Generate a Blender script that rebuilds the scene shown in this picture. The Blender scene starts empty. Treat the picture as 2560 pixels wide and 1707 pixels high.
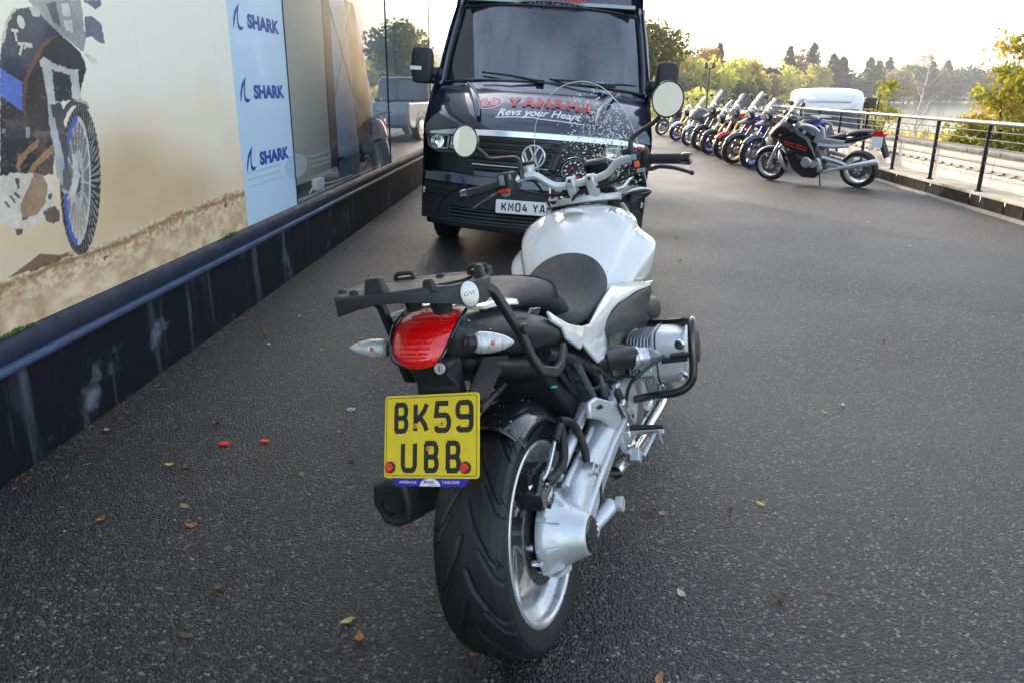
import bpy, bmesh, math, random
import numpy as np
from mathutils import Vector, Matrix
S = bpy.context.scene
C = S.collection
R = math.radians
rnd = random.Random(7)

# ---------------- camera, sky, sun, exposure ----------------
cam = bpy.data.cameras.new('camera'); cam_o = bpy.data.objects.new('camera', cam); C.objects.link(cam_o)
cam.sensor_width = 36; cam.lens = 27.0; cam.clip_start = 0.05; cam.clip_end = 6000
cam_o.matrix_world = Matrix.Translation((0, 0, 1.41)) @ Matrix.Rotation(R(90 - 18.1), 4, 'X') @ Matrix.Rotation(R(0.5), 4, 'Z')
S.camera = cam_o
SUN_EL, SUN_AZ = R(16.5), R(-24)          # azimuth from +Y (ahead), negative = to the left
w = bpy.data.worlds.new('World'); S.world = w; w.use_nodes = True
nt = w.node_tree; bg = nt.nodes['Background']
sky = nt.nodes.new('ShaderNodeTexSky'); sky.sky_type = 'NISHITA'; sky.sun_disc = False
sky.sun_elevation = SUN_EL; sky.sun_rotation = SUN_AZ
sky.air_density = 1.0; sky.dust_density = 3.0; sky.ozone_density = .4; sky.altitude = 0
# thin broken cloud over the whole sky: the same soft noise in every direction
_tc = nt.nodes.new('ShaderNodeTexCoord'); _mp = nt.nodes.new('ShaderNodeMapping'); _mp.inputs['Scale'].default_value = (1, 1, 2.2); _n = nt.nodes.new('ShaderNodeTexNoise'); _n.inputs['Scale'].default_value = 3.0; _n.inputs['Detail'].default_value = 7; _n.inputs['Roughness'].default_value = .62
_r = nt.nodes.new('ShaderNodeValToRGB'); _r.color_ramp.elements[0].position = .38; _r.color_ramp.elements[0].color = (.62,.66,.74,1); _r.color_ramp.elements[1].position = .66; _r.color_ramp.elements[1].color = (2.0,1.92,1.8,1)
_m = nt.nodes.new('ShaderNodeMix'); _m.data_type = 'RGBA'; _m.blend_type = 'MULTIPLY'; _m.inputs[0].default_value = 1
nt.links.new(_tc.outputs['Generated'], _mp.inputs[0]); nt.links.new(_mp.outputs[0], _n.inputs['Vector']); nt.links.new(_n.outputs['Fac'], _r.inputs[0]); nt.links.new(sky.outputs[0], _m.inputs[6]); nt.links.new(_r.outputs[0], _m.inputs[7]); nt.links.new(_m.outputs[2], bg.inputs[0]); bg.inputs[1].default_value = 0.15
sun = bpy.data.lights.new('sun', 'SUN'); sun.energy = 2.0; sun.angle = R(2.0); sun.color = (1.0, 0.91, 0.78)
sun_o = bpy.data.objects.new('sun', sun); C.objects.link(sun_o)
sd = Vector((math.sin(SUN_AZ) * math.cos(SUN_EL), math.cos(SUN_AZ) * math.cos(SUN_EL), math.sin(SUN_EL)))
sun_o.rotation_euler = sd.to_track_quat('Z', 'Y').to_euler(); sun_o.location = sd * 60
vs = S.view_settings; vs.view_transform = 'Standard'; vs.look = 'None'; vs.exposure = 2.1; vs.gamma = 1; vs.use_curve_mapping = False
S.cycles.max_bounces = 8; S.cycles.transparent_max_bounces = 12

# ---------------- object helpers ----------------
def link(o, parent=None):
    C.objects.link(o)
    if parent is not None: o.parent = parent
    return o
def tag(o, label=None, cat=None, group=None, kind=None):
    if label: o['label'] = label
    if cat: o['category'] = cat
    if group: o['group'] = group
    if kind: o['kind'] = kind
    return o
def thing(name, label, cat, loc=(0, 0, 0), rz=0, group=None, m=None):
    o = bpy.data.objects.new(name, None); link(o); o.empty_display_size = .1
    if m is not None: o.matrix_world = m
    else: o.location = loc; o.rotation_euler = (0, 0, rz)
    return tag(o, label, cat, group)
def copy_tree(o, parent=None):
    c = o.copy(); link(c)
    if parent is not None:
        c.parent = parent; c.matrix_parent_inverse = o.matrix_parent_inverse.copy()
    for ch in list(o.children): copy_tree(ch, c)
    return c

class MB:
    def __init__(s): s.v = []; s.f = []; s.mi = []; s.cur = 0
    def add(s, vs_, fs):
        b = len(s.v); s.v.extend([tuple(float(q) for q in p) for p in vs_])
        for f in fs: s.f.append([i + b for i in f]); s.mi.append(s.cur)
        return s
    def box(s, c, d, m=None):
        x, y, z = [q / 2 for q in d]
        vs_ = [Vector(p) for p in [(-x,-y,-z),(x,-y,-z),(x,y,-z),(-x,y,-z),(-x,-y,z),(x,-y,z),(x,y,z),(-x,y,z)]]
        if m is not None: vs_ = [m @ p for p in vs_]
        return s.add([p + Vector(c) for p in vs_], [(0,3,2,1),(4,5,6,7),(0,1,5,4),(1,2,6,5),(2,3,7,6),(3,0,4,7)])
    def tube(s, pts, r, n=10, cap=True, smooth=0, squash=None):
        P = [Vector(p) for p in pts]; k0 = len(P)
        rs = list(r) if hasattr(r, '__len__') else [r] * k0
        if smooth:
            Q = []; rr = []
            for i in range(k0 - 1):
                p0 = P[max(i-1, 0)]; p1 = P[i]; p2 = P[i+1]; p3 = P[min(i+2, k0-1)]
                for j in range(smooth):
                    t = j / smooth
                    Q.append(.5 * ((2*p1) + (p2-p0)*t + (2*p0-5*p1+4*p2-p3)*t*t + (3*p1-p0-3*p2+p3)*t**3)); rr.append(rs[i]*(1-t)+rs[i+1]*t)
            Q.append(P[-1]); rr.append(rs[-1]); P, rs = Q, rr
        k = len(P); rings = []
        t0 = (P[1] - P[0]).normalized()
        up = Vector((0, 0, 1)) if abs(t0.z) < .9 else Vector((1, 0, 0))
        nrm = (up - t0 * up.dot(t0)).normalized()
        for i in range(k):
            t = (P[min(i+1, k-1)] - P[max(i-1, 0)]).normalized()
            nrm = (nrm - t * nrm.dot(t)).normalized(); b = t.cross(nrm)
            q = squash or (1, 1)
            rings.append([P[i] + (nrm*math.cos(a)*q[0] + b*math.sin(a)*q[1]) * rs[i] for a in [2*math.pi*j/n for j in range(n)]])
        return s.loft(rings, cap)
    def loft(s, rings, cap=True, closed=True):
        n = len(rings[0]); vs_ = [p for r_ in rings for p in r_]; fs = []
        for i in range(len(rings) - 1):
            for j in range(n if closed else n - 1):
                a = i*n + j; b = i*n + (j+1) % n
                fs.append((a, b, b + n, a + n))
        if cap and closed:
            fs.append(tuple(range(n))[::-1]); fs.append(tuple(range((len(rings)-1)*n, len(rings)*n)))
        return s.add(vs_, fs)
    def lathe(s, prof, c, ax='y', n=48, a0=0, a1=2*math.pi, cap=False):
        full = abs(a1 - a0) > 6.28; m = n if full else n + 1
        rings = []
        for r_, h in prof:
            ring = []
            for j in range(m):
                a = a0 + (a1 - a0) * j / n; p, q = r_*math.cos(a), r_*math.sin(a)
                v = {'y': (p, h, q), 'x': (h, p, q), 'z': (p, q, h)}[ax]
                ring.append((c[0]+v[0], c[1]+v[1], c[2]+v[2]))
            rings.append(ring)
        return s.loft(rings, cap, full)
    def prism(s, poly, fn, t0, t1):     # poly 2d, fn(u,v,t)->3d
        n = len(poly)
        vs_ = [fn(u, v, t0) for u, v in poly] + [fn(u, v, t1) for u, v in poly]
        return s.add(vs_, [tuple(range(n))[::-1], tuple(range(n, 2*n))] + [(i, (i+1) % n, (i+1) % n + n, i + n) for i in range(n)])
    def ball(s, c, r, n=16, m=10):
        r = r if hasattr(r, '__len__') else (r, r, r)
        rings = [[(c[0]+r[0]*math.sin(math.pi*max(i,.02)/m if i < m else math.pi*.998)*math.cos(2*math.pi*j/n), c[1]+r[1]*math.sin(math.pi*max(i,.02)/m if i < m else math.pi*.998)*math.sin(2*math.pi*j/n), c[2]-r[2]*math.cos(math.pi*i/m)) for j in range(n)] for i in range(m+1)]
        return s.loft(rings, True)
    def grid(s, fn, nu, nv):
        vs_ = [fn(i/nu, j/nv) for i in range(nu+1) for j in range(nv+1)]
        return s.add(vs_, [(i*(nv+1)+j, (i+1)*(nv+1)+j, (i+1)*(nv+1)+j+1, i*(nv+1)+j+1) for i in range(nu) for j in range(nv)])
    def xf(s, m):
        s.v = [tuple(m @ Vector(p)) for p in s.v]; return s
    def mesh(s, name, mats, smooth=40):
        me = bpy.data.meshes.new(name); me.from_pydata(s.v, [], s.f)
        for m in (mats if isinstance(mats, (list, tuple)) else [mats]): me.materials.append(m)
        if any(s.mi): me.polygons.foreach_set('material_index', s.mi)
        bm = bmesh.new(); bm.from_mesh(me); bmesh.ops.recalc_face_normals(bm, faces=bm.faces); bm.to_mesh(me); bm.free()
        if smooth:
            me.polygons.foreach_set('use_smooth', [True]*len(me.polygons)); me.set_sharp_from_angle(angle=R(smooth))
        return me
    def pieces(s):
        par = list(range(len(s.v)))
        def fd(a):
            while par[a] != a: par[a] = par[par[a]]; a = par[a]
            return a
        for f in s.f:
            for q in f[1:]: par[fd(q)] = fd(f[0])
        out = {}
        for f, m_ in zip(s.f, s.mi): out.setdefault(fd(f[0]), []).append((f, m_))
        res = []
        for fs in out.values():
            q = MB(); mp = {}
            for f, m_ in fs:
                for i in f:
                    if i not in mp: mp[i] = len(q.v); q.v.append(s.v[i])
                q.f.append([mp[i] for i in f]); q.mi.append(m_)
            res.append(q)
        return res
    def build(s, name, mats, parent=None, smooth=40, bevel=0, sub=0, solid=0, seg=2, split=False):
        if split: return [q.build(name, mats, parent, smooth, bevel, sub, solid, seg) for q in s.pieces()][0]
        o = bpy.data.objects.new(name, s.mesh(name, mats, smooth)); link(o, parent)
        if solid:
            q = o.modifiers.new('s', 'SOLIDIFY'); q.thickness = solid; q.offset = 0
        if bevel:
            q = o.modifiers.new('b', 'BEVEL'); q.width = bevel; q.segments = seg; q.limit_method = 'ANGLE'; q.angle_limit = R(35)
        if sub:
            q = o.modifiers.new('u', 'SUBSURF'); q.levels = sub; q.render_levels = sub
        return o

# ---------------- materials ----------------
def mat(name, col, rough=.5, metal=0, coat=0, var=0, vscale=8, rvar=0, bump=0, bscale=60, spec=.5, trans=0, ior=1.45, emit=None, sss=0):
    m = bpy.data.materials.new(name); m.use_nodes = True; t = m.node_tree; b = t.nodes['Principled BSDF']
    b.inputs['Base Color'].default_value = (*col, 1); b.inputs['Roughness'].default_value = rough; b.inputs['Metallic'].default_value = metal
    b.inputs['Coat Weight'].default_value = coat; b.inputs['Coat Roughness'].default_value = .04; b.inputs['Specular IOR Level'].default_value = spec
    b.inputs['Transmission Weight'].default_value = trans; b.inputs['IOR'].default_value = ior
    if emit: b.inputs['Emission Color'].default_value = (*emit[0], 1); b.inputs['Emission Strength'].default_value = emit[1]
    tc = None
    def noise(sc, det=5):
        nonlocal tc
        if tc is None: tc = t.nodes.new('ShaderNodeTexCoord')
        n = t.nodes.new('ShaderNodeTexNoise'); n.inputs['Scale'].default_value = sc; n.inputs['Detail'].default_value = det
        t.links.new(tc.outputs['Object'], n.inputs['Vector']); return n
    if var:
        n = noise(vscale); r = t.nodes.new('ShaderNodeValToRGB')
        r.color_ramp.elements[0].position = .3; r.color_ramp.elements[1].position = .7
        r.color_ramp.elements[0].color = (*[c*(1-var) for c in col], 1); r.color_ramp.elements[1].color = (*[min(1, c*(1+var)) for c in col], 1)
        t.links.new(n.outputs['Fac'], r.inputs[0]); t.links.new(r.outputs[0], b.inputs['Base Color'])
    if rvar:
        n = noise(vscale*2.3); q = t.nodes.new('ShaderNodeMapRange'); q.inputs[1].default_value = .3; q.inputs[2].default_value = .7
        q.inputs[3].default_value = max(0, rough-rvar); q.inputs[4].default_value = min(1, rough+rvar)
        t.links.new(n.outputs['Fac'], q.inputs[0]); t.links.new(q.outputs[0], b.inputs['Roughness'])
    if bump:
        n = noise(bscale, 4); q = t.nodes.new('ShaderNodeBump'); q.inputs['Strength'].default_value = bump; q.inputs['Distance'].default_value = .01
        t.links.new(n.outputs['Fac'], q.inputs['Height']); t.links.new(q.outputs[0], b.inputs['Normal'])
    return m
def thin_glass(name, tint=(.9, .95, .95), boost=1.0, rough=0.0):
    m = bpy.data.materials.new(name); m.use_nodes = True; t = m.node_tree; t.nodes.clear()
    o = t.nodes.new('ShaderNodeOutputMaterial'); mx = t.nodes.new('ShaderNodeMixShader')
    tr = t.nodes.new('ShaderNodeBsdfTransparent'); tr.inputs[0].default_value = (*tint, 1)
    gl = t.nodes.new('ShaderNodeBsdfGlossy'); gl.inputs['Roughness'].default_value = rough
    geo = t.nodes.new('ShaderNodeNewGeometry'); dt = t.nodes.new('ShaderNodeVectorMath'); dt.operation = 'DOT_PRODUCT'
    t.links.new(geo.outputs['Normal'], dt.inputs[0]); t.links.new(geo.outputs['Incoming'], dt.inputs[1])
    def mth(op, a, b_=None, clamp=False):
        q = t.nodes.new('ShaderNodeMath'); q.operation = op; q.use_clamp = clamp
        for k, v in enumerate((a, b_)):
            if v is None: continue
            if isinstance(v, (int, float)): q.inputs[k].default_value = v
            else: t.links.new(v, q.inputs[k])
        return q.outputs[0]
    c = mth('ABSOLUTE', dt.outputs['Value']); p = mth('POWER', mth('SUBTRACT', 1.0, c), 5.0)      # Schlick, the same from both sides
    fac = mth('MULTIPLY', mth('ADD', mth('MULTIPLY', p, .96), .04), 1.6*boost, True)
    t.links.new(fac, mx.inputs[0]); t.links.new(tr.outputs[0], mx.inputs[1]); t.links.new(gl.outputs[0], mx.inputs[2]); t.links.new(mx.outputs[0], o.inputs[0])
    return m
M = {}
M['black_plastic'] = mat('black_plastic', (.020,.0205,.022), .48, var=.15, vscale=30, rvar=.08, bump=.08, bscale=900)
M['grey_plastic'] = mat('grey_plastic', (.032,.033,.036), .40, var=.1, vscale=20, rvar=.08, bump=.06, bscale=900)
M['gloss_black'] = mat('gloss_black', (.012,.012,.014), .18, coat=.6, rvar=.08, vscale=14)
M['frame_black'] = mat('frame_black', (.02,.02,.022), .35, rvar=.1, vscale=40)
M['dark_guts'] = mat('dark_guts', (.012,.012,.013), .65, var=.4, vscale=25)
M['seat_vinyl'] = mat('seat_vinyl', (.017,.0175,.020), .52, var=.12, vscale=20, rvar=.06, bump=.25, bscale=700)
M['white_paint'] = mat('white_paint', (.72,.72,.70), .12, coat=1.0)
M['silver_cast'] = mat('silver_cast', (.56,.58,.60), .40, metal=.55, var=.08, vscale=12, rvar=.1, bump=.08, bscale=400)
M['silver_rim'] = mat('silver_rim', (.62,.63,.65), .28, metal=.7, var=.06, vscale=9, rvar=.1)
M['alu'] = mat('alu', (.66,.66,.66), .30, metal=.85, var=.08, vscale=20, rvar=.1)
M['alu_dark'] = mat('alu_dark', (.20,.205,.21), .4, metal=.7, var=.3, vscale=30, rvar=.12)
M['chrome'] = mat('chrome', (.85,.85,.85), .07, metal=1)
M['steel_disc'] = mat('steel_disc', (.25,.245,.24), .32, metal=.9, var=.2, vscale=50)
M['rubber'] = mat('rubber', (.010,.0105,.012), .55, var=.25, vscale=14, rvar=.1, bump=.1, bscale=500)
M['rubber_side'] = mat('rubber_side', (.02,.02,.021), .7, var=.2, vscale=14)
M['mirror_glass'] = mat('mirror_glass', (.92,.95,.95), .015, metal=1)
M['clear_lens'] = mat('clear_lens', (.50,.51,.52), .16, metal=.25, coat=1, var=.22, vscale=60, bump=.3, bscale=300)
M['amber'] = mat('amber', (.75,.12,.015), .25, coat=.5)
M['red_lens'] = mat('red_lens', (.80,.004,.006), .12, coat=1.0, var=.0, bump=.5, bscale=120)
M['red_plastic'] = mat('red_plastic', (.55,.015,.012), .3, coat=.4)
M['orange_plastic'] = mat('orange_plastic', (.75,.10,.02), .35)
M['plate_yellow'] = mat('plate_yellow', (.78,.58,.015), .38, coat=.3, var=.05, vscale=40)
M['plate_white'] = mat('plate_white', (.74,.75,.74), .35, coat=.3)
M['ink_black'] = mat('ink_black', (.018,.018,.018), .4)
M['blue_tag'] = mat('blue_tag', (.02,.02,.36), .4)
M['white_ink'] = mat('white_ink', (.78,.78,.78), .45)
M['grey_ink'] = mat('grey_ink', (.22,.27,.31), .4)
M['brass'] = mat('brass', (.72,.42,.10), .32, metal=.6)
M['screen'] = thin_glass('screen', (.93,.94,.94), 1.3)
M['screen_edge'] = mat('screen_edge', (.60,.62,.60), .25)
M['drop'] = mat('drop', (.85,.87,.88), .05, coat=1)
M['drop_clear'] = mat('drop_clear', (.95,.96,.97), .03, trans=.85, ior=1.33)
M['teal'] = mat('teal', (.02,.45,.36), .5)

# ---------------- flat lettering ----------------
def ribbon(mb, pts, w, fn, closed=False, z=0):
    P = [Vector((p[0], p[1])) for p in pts]; n = len(P); L = []; Rr = []
    for i in range(n):
        a = P[(i-1) % n] if (closed or i > 0) else None; b = P[(i+1) % n] if (closed or i < n-1) else None
        d1 = (P[i]-a).normalized() if a is not None else None; d2 = (b-P[i]).normalized() if b is not None else None
        if d1 is None: d1 = d2
        if d2 is None: d2 = d1
        t = d1 + d2; t = t.normalized() if t.length > 1e-4 else d1
        nn = Vector((-t.y, t.x)); k = max(.5, nn.dot(Vector((-d1.y, d1.x))))
        L.append(P[i] + nn*(w/2/k)); Rr.append(P[i] - nn*(w/2/k))
    vs_ = [fn(p.x, p.y, z) for p in L] + [fn(p.x, p.y, z) for p in Rr]
    m = n if closed else n-1
    mb.add(vs_, [(i, (i+1) % n, (i+1) % n + n, i+n) for i in range(m)])
def arc(cx, cy, rx, ry, a0, a1, n=7):
    return [(cx+rx*math.cos(R(a0+(a1-a0)*i/n)), cy+ry*math.sin(R(a0+(a1-a0)*i/n))) for i in range(n+1)]
def plate_glyph(ch):            # strokes in a 1 x 1 box, stroke centre lines
    e = .0
    G = {'B': [[(.12,0),(.75,0)]+arc(.75,.25,.25,.25,-90,90)[1:]+[(.2,.5)], [(.2,.5),(.75,.5)]+arc(.75,.75,.22,.25,-90,90)[1:]+[(.12,1)], [(.2,0),(.2,1)]],
     'K': [[(.08,0),(.08,1)], [(.95,1),(.75,.75),(.15,.36)], [(.4,.52),(.78,.25),(.95,0)]],
     '5': [[(.02,.16),(.1,.03),(.2,0),(.72,0)]+arc(.72,.28,.28,.28,-90,90)[1:]+[(.03,.56),(.12,1),(.95,1)]],
     '9': [[(.02,.14),(.1,.03),(.2,0),(.72,0)]+arc(.75,.25,.25,.25,-90,0)[1:]+[(1,.75)]+arc(.75,.75,.25,.25,0,90)[1:]+[(.25,1)]+arc(.25,.75,.25,.25,90,180)[1:]+[(0,.68)]+arc(.25,.68,.25,.2,180,270)[1:]+[(1,.48)]],
     'U': [[(.03,1),(.03,.25)]+arc(.28,.25,.25,.25,180,270)[1:]+[(.72,0)]+arc(.72,.25,.25,.25,270,360)[1:]+[(.97,1)]],
     'M': [[(0,0),(0,1),(.5,.35),(1,1),(1,0)]],
     '0': [[(.28,0),(.72,0)]+arc(.72,.25,.25,.25,270,360)[1:]+[(.97,.75)]+arc(.72,.75,.25,.25,0,90)[1:]+[(.28,1)]+arc(.28,.75,.25,.25,90,180)[1:]+[(.03,.25)]+arc(.28,.25,.25,.25,180,270)[1:]],
     '4': [[(.72,0),(.72,.62)], [(1,.24),(.03,.24),(.45,1)]],
     'Y': [[(0,1),(.5,.45),(1,1)], [(.5,.45),(.5,0)]],
     'H': [[(0,0),(0,1)], [(1,0),(1,1)], [(0,.5),(1,.5)]],
     'A': [[(0,0),(.42,1),(.58,1),(1,0)], [(.18,.3),(.82,.3)]]}
    return G[ch]
def subdiv(p, n):
    return p if n < 2 else [((1-k/n)*a[0]+k/n*b[0], (1-k/n)*a[1]+k/n*b[1]) for a, b in zip(p[:-1], p[1:]) for k in range(n)] + [p[-1]]
def plate_text(mb, txt, x, y, cw, ch, gap, sw, fn, z, nsub=1):
    for c in txt:
        if c != ' ':
            for k, st in enumerate(plate_glyph(c)):
                ribbon(mb, subdiv([(x+sw/2+p[0]*(cw-sw), y+sw/2+p[1]*(ch-sw)) for p in st], nsub), sw, fn, z=z+k*(2e-5 if nsub < 2 else 3e-4))
        x += (cw if c != ' ' else cw*.6) + gap
def text_mb(txt, size, fn, bold=0, shear=0, align='LEFT', sx=1.0, z=0):
    cu = bpy.data.curves.new('t', 'FONT'); cu.body = txt; cu.size = size; cu.offset = bold; cu.shear = shear; cu.align_x = align; cu.resolution_u = 3
    o = bpy.data.objects.new('t', cu); C.objects.link(o); bpy.context.view_layer.update()
    me = bpy.data.meshes.new_from_object(o.evaluated_get(bpy.context.evaluated_depsgraph_get()))
    mb = MB(); mb.add([fn(v.co.x*sx, v.co.y, z) for v in me.vertices], [tuple(p.vertices) for p in me.polygons])
    bpy.data.objects.remove(o); bpy.data.meshes.remove(me); bpy.data.curves.remove(cu)
    return mb
# ---------------- ground, lake, far shore ----------------
def nodes_mat(name):
    m = bpy.data.materials.new(name); m.use_nodes = True; t = m.node_tree
    def N(ty, **k):
        n = t.nodes.new('ShaderNode' + ty)
        for a, v in k.items():
            if a.startswith('i_'): n.inputs[int(a[2:]) if a[2:].isdigit() else a[2:].replace('_', ' ')].default_value = v
            else: setattr(n, a, v)
        return n
    return m, t, N, (lambda a, b: t.links.new(a, b)), t.nodes['Principled BSDF']
def ramp(N, *st):
    r = N('ValToRGB'); el = r.color_ramp.elements
    while len(el) < len(st): el.new(.5)
    for e_, (p, c) in zip(el, st): e_.position = p; e_.color = (*c, 1) if len(c) == 3 else c
    return r
def asphalt_mat():
    m, t, N, L, b = nodes_mat('wet_asphalt'); tc = N('TexCoord')
    v = N('TexVoronoi', i_Scale=122.0); v.inputs['Randomness'].default_value = 1; L(tc.outputs['Object'], v.inputs['Vector'])
    v2 = N('TexVoronoi', i_Scale=210.0); L(tc.outputs['Object'], v2.inputs['Vector'])
    sep = N('SeparateColor'); L(v.outputs['Color'], sep.inputs[0])
    stone = ramp(N, (0, (.004,.004,.004)), (.45, (.008,.008,.008)), (.66, (.017,.0165,.016)), (.84, (.042,.039,.034)), (.95, (.10,.088,.073)), (1, (.23,.21,.18))); L(sep.outputs[0], stone.inputs[0])
    big = N('TexNoise', i_Scale=.55, i_Detail=4.0); L(tc.outputs['Object'], big.inputs['Vector'])
    mid = N('TexNoise', i_Scale=5.0, i_Detail=6.0); L(tc.outputs['Object'], mid.inputs['Vector'])
    rb = ramp(N, (.3, (.60,.60,.61)), (.5, (.95,.95,.95)), (.72, (1.45,1.43,1.40))); L(big.outputs['Fac'], rb.inputs[0])
    rm = ramp(N, (.3, (.8,.8,.8)), (.7, (1.15,1.15,1.15))); L(mid.outputs['Fac'], rm.inputs[0])
    m1 = N('Mix', data_type='RGBA', blend_type='MULTIPLY'); m1.inputs[0].default_value = 1; L(stone.outputs[0], m1.inputs[6]); L(rb.outputs[0], m1.inputs[7])
    m2 = N('Mix', data_type='RGBA', blend_type='MULTIPLY'); m2.inputs[0].default_value = 1; L(m1.outputs[2], m2.inputs[6]); L(rm.outputs[0], m2.inputs[7])
    L(m2.outputs[2], b.inputs['Base Color'])
    rr = N('MapRange'); rr.inputs[1].default_value = .3; rr.inputs[2].default_value = .7; rr.inputs[3].default_value = .40; rr.inputs[4].default_value = .58; L(big.outputs['Fac'], rr.inputs[0]); L(rr.outputs[0], b.inputs['Roughness'])
    b.inputs['Specular IOR Level'].default_value = .5
    hi = N('Math', operation='SUBTRACT'); hi.inputs[0].default_value = 1; L(v.outputs['Distance'], hi.inputs[1])
    h2 = N('Math', operation='MULTIPLY_ADD'); L(v2.outputs['Distance'], h2.inputs[0]); h2.inputs[1].default_value = -.35; L(hi.outputs[0], h2.inputs[2])
    h3 = N('Math', operation='MULTIPLY_ADD'); L(sep.outputs[1], h3.inputs[0]); h3.inputs[1].default_value = .45; L(h2.outputs[0], h3.inputs[2])
    bp = N('Bump', i_Strength=.9, i_Distance=.006); L(h3.outputs[0], bp.inputs['Height']); L(bp.outputs[0], b.inputs['Normal'])
    return m
RD = Vector((.0812764, .9966916, 0)); RN = Vector((.9966916, -.0812764, 0)); RP = Vector((5.998, 10.143, 0))
def rp(s, o=0, z=0): return RP + RD*s + RN*o + Vector((0, 0, z))
e = MB(); e.add([(-14,-12,0), tuple(rp(-23,.02)), tuple(rp(26,.02)), (-14,36,0), (-14,-12,-.4), tuple(rp(-23,.02,-.4)), tuple(rp(26,.02,-.4)), (-14,36,-.4)], [(0,1,2,3),(0,4,5,1),(1,5,6,2),(2,6,7,3),(3,7,4,0)])
tag(e.build('asphalt', asphalt_mat(), smooth=0), kind='structure')
def land_mat():
    m, t, N, L, b = nodes_mat('rough_land'); tc = N('TexCoord'); n = N('TexNoise', i_Scale=.5, i_Detail=8.0); L(tc.outputs['Object'], n.inputs['Vector'])
    r = ramp(N, (.3, (.05,.05,.015)), (.5, (.16,.12,.04)), (.7, (.22,.17,.07))); L(n.outputs['Fac'], r.inputs[0]); L(r.outputs[0], b.inputs['Base Color']); b.inputs['Roughness'].default_value = .95
    return m
LM = land_mat()
def polar(az, d, z=0): return Vector((math.sin(R(az))*d, math.cos(R(az))*d, z))
WZ = -2.5
# near land: from the foot of the parapet down to the lake
def shore_d(az): return 96 + 10*math.sin(az*.35) + 5*math.sin(az*.9+1) + max(0, 14-az)*11
e = MB(); rows = []
for k in range(41):
    az = -70 + 4.2*k
    row = []
    for j in range(15):
        f = j/14; d = 3 + (shore_d(az) - 3)*f**1.6; z = -.95 - 1.35*f - .25*max(0, f-.9)*10 + .06*math.sin(d*.7+az)
        row.append(polar(az, d, z))
    rows.append(row)
e.grid(lambda u, v: rows[round(u*40)][round(v*14)], 40, 14); tag(e.build('scrub_ground', LM), kind='structure')
e = MB(); e.add([(-1900,-400,WZ),(2100,-400,WZ),(2100,2200,WZ),(-1900,2200,WZ)], [(0,1,2,3)])
wm, t, N, L, b = nodes_mat('lake_water'); b.inputs['Base Color'].default_value = (.05,.07,.08,1); b.inputs['Roughness'].default_value = .12; b.inputs['IOR'].default_value = 1.33
tc = N('TexCoord'); n = N('TexNoise', i_Scale=.35, i_Detail=6.0); L(tc.outputs['Object'], n.inputs['Vector']); bp = N('Bump', i_Strength=.25, i_Distance=.3); L(n.outputs['Fac'], bp.inputs['Height']); L(bp.outputs[0], b.inputs['Normal'])
tag(e.build('lake', wm, smooth=0), kind='structure')
# far shore and hills, one sheet of terrain
def far_d(az): return float(np.interp(az, [-60,0,8,14,20,26,34,60], [240,240,250,330,430,520,560,620]))
def hill(az, f):
    n_ = math.sin(az*.7)+.5*math.sin(az*1.9+1)+.3*math.sin(az*4.1)
    top = float(np.interp(az, [-60,-20,-6,4,10,13,17,21,26,32,40,60], [120,90,95,105,88,60,26,18,30,22,26,60]))
    return WZ - .3 + 1.2*min(1, f*12) + (top + 4*n_)*max(0, f-.08)**1.3
e = MB(); e.grid(lambda u, v: polar(-60+120*u, far_d(-60+120*u) + 1500*v**1.5, hill(-60+120*u, v)), 160, 24)
hm, t, N, L, b = nodes_mat('wooded_hill'); tc = N('TexCoord'); n = N('TexNoise', i_Scale=.02, i_Detail=9.0); L(tc.outputs['Object'], n.inputs['Vector'])
r = ramp(N, (.3, (.05,.055,.03)), (.48, (.12,.09,.05)), (.6, (.15,.12,.05)), (.75, (.10,.12,.05))); L(n.outputs['Fac'], r.inputs[0]); L(r.outputs[0], b.inputs['Base Color']); b.inputs['Roughness'].default_value = 1
tag(e.build('hills', hm), kind='structure')

# ---------------- parapet wall with railing ----------------
PF = Matrix.Translation(RP) @ Matrix(((RD.x,-RN.x,0,0),(RD.y,-RN.y,0,0),(0,0,1,0),(0,0,0,1)))    # X along, Y towards the car park, Z up
par = thing('parapet_wall', 'low car park edge wall of dark stone blocks, pale ledge and white rendered panels along the right', 'wall', m=PF)
blk = mat('dark_stone', (.020,.0185,.017), .9, spec=.08, var=.5, vscale=5, bump=.5, bscale=40)
ledge = mat('pale_concrete', (.42,.39,.33), .85, spec=.2, var=.25, vscale=4, bump=.3, bscale=60)
wwhite = mat('white_render', (.50,.48,.465), .7, var=.08, vscale=2.5, bump=.15, bscale=40)
cope = mat('grey_coping', (.20,.195,.185), .85, var=.3, vscale=6, bump=.3, bscale=50)
def row(name, n, x0, step, gap, y0, y1, z0, z1, m, jit, bev=.006, top=0):
    ms = []
    for k in range(6):
        q = MB(); l = step-gap; ms.append(q.box((0,0,0),(l,y1-y0,z1-z0)).mesh(name, m, 30))
    for i in range(n):
        o = bpy.data.objects.new(name, ms[i % 6]); link(o, par)
        o.location = (x0+step*(i+.5), (y0+y1)/2 + rnd.uniform(-jit, jit), (z0+z1)/2 + rnd.uniform(-jit, jit)*.5); o.rotation_euler = (rnd.uniform(-1,1)*jit*.5, rnd.uniform(-1,1)*jit*.3, rnd.uniform(-1,1)*jit*.5)
        q = o.modifiers.new('b', 'BEVEL'); q.width = bev; q.segments = 2
row('stone_block', 46, -5.2, .44, .010, -.14, .0, -.06, .165, blk, .006, .008)
row('ledge_slab', 22, -5.2, .92, .006, -.46, .012, .168, .205, ledge, .003, .005)
row('wall_panel', 46, -5.2, .44, .004, -.60, -.45, -.9, .615, wwhite, .0015, .003)
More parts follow.
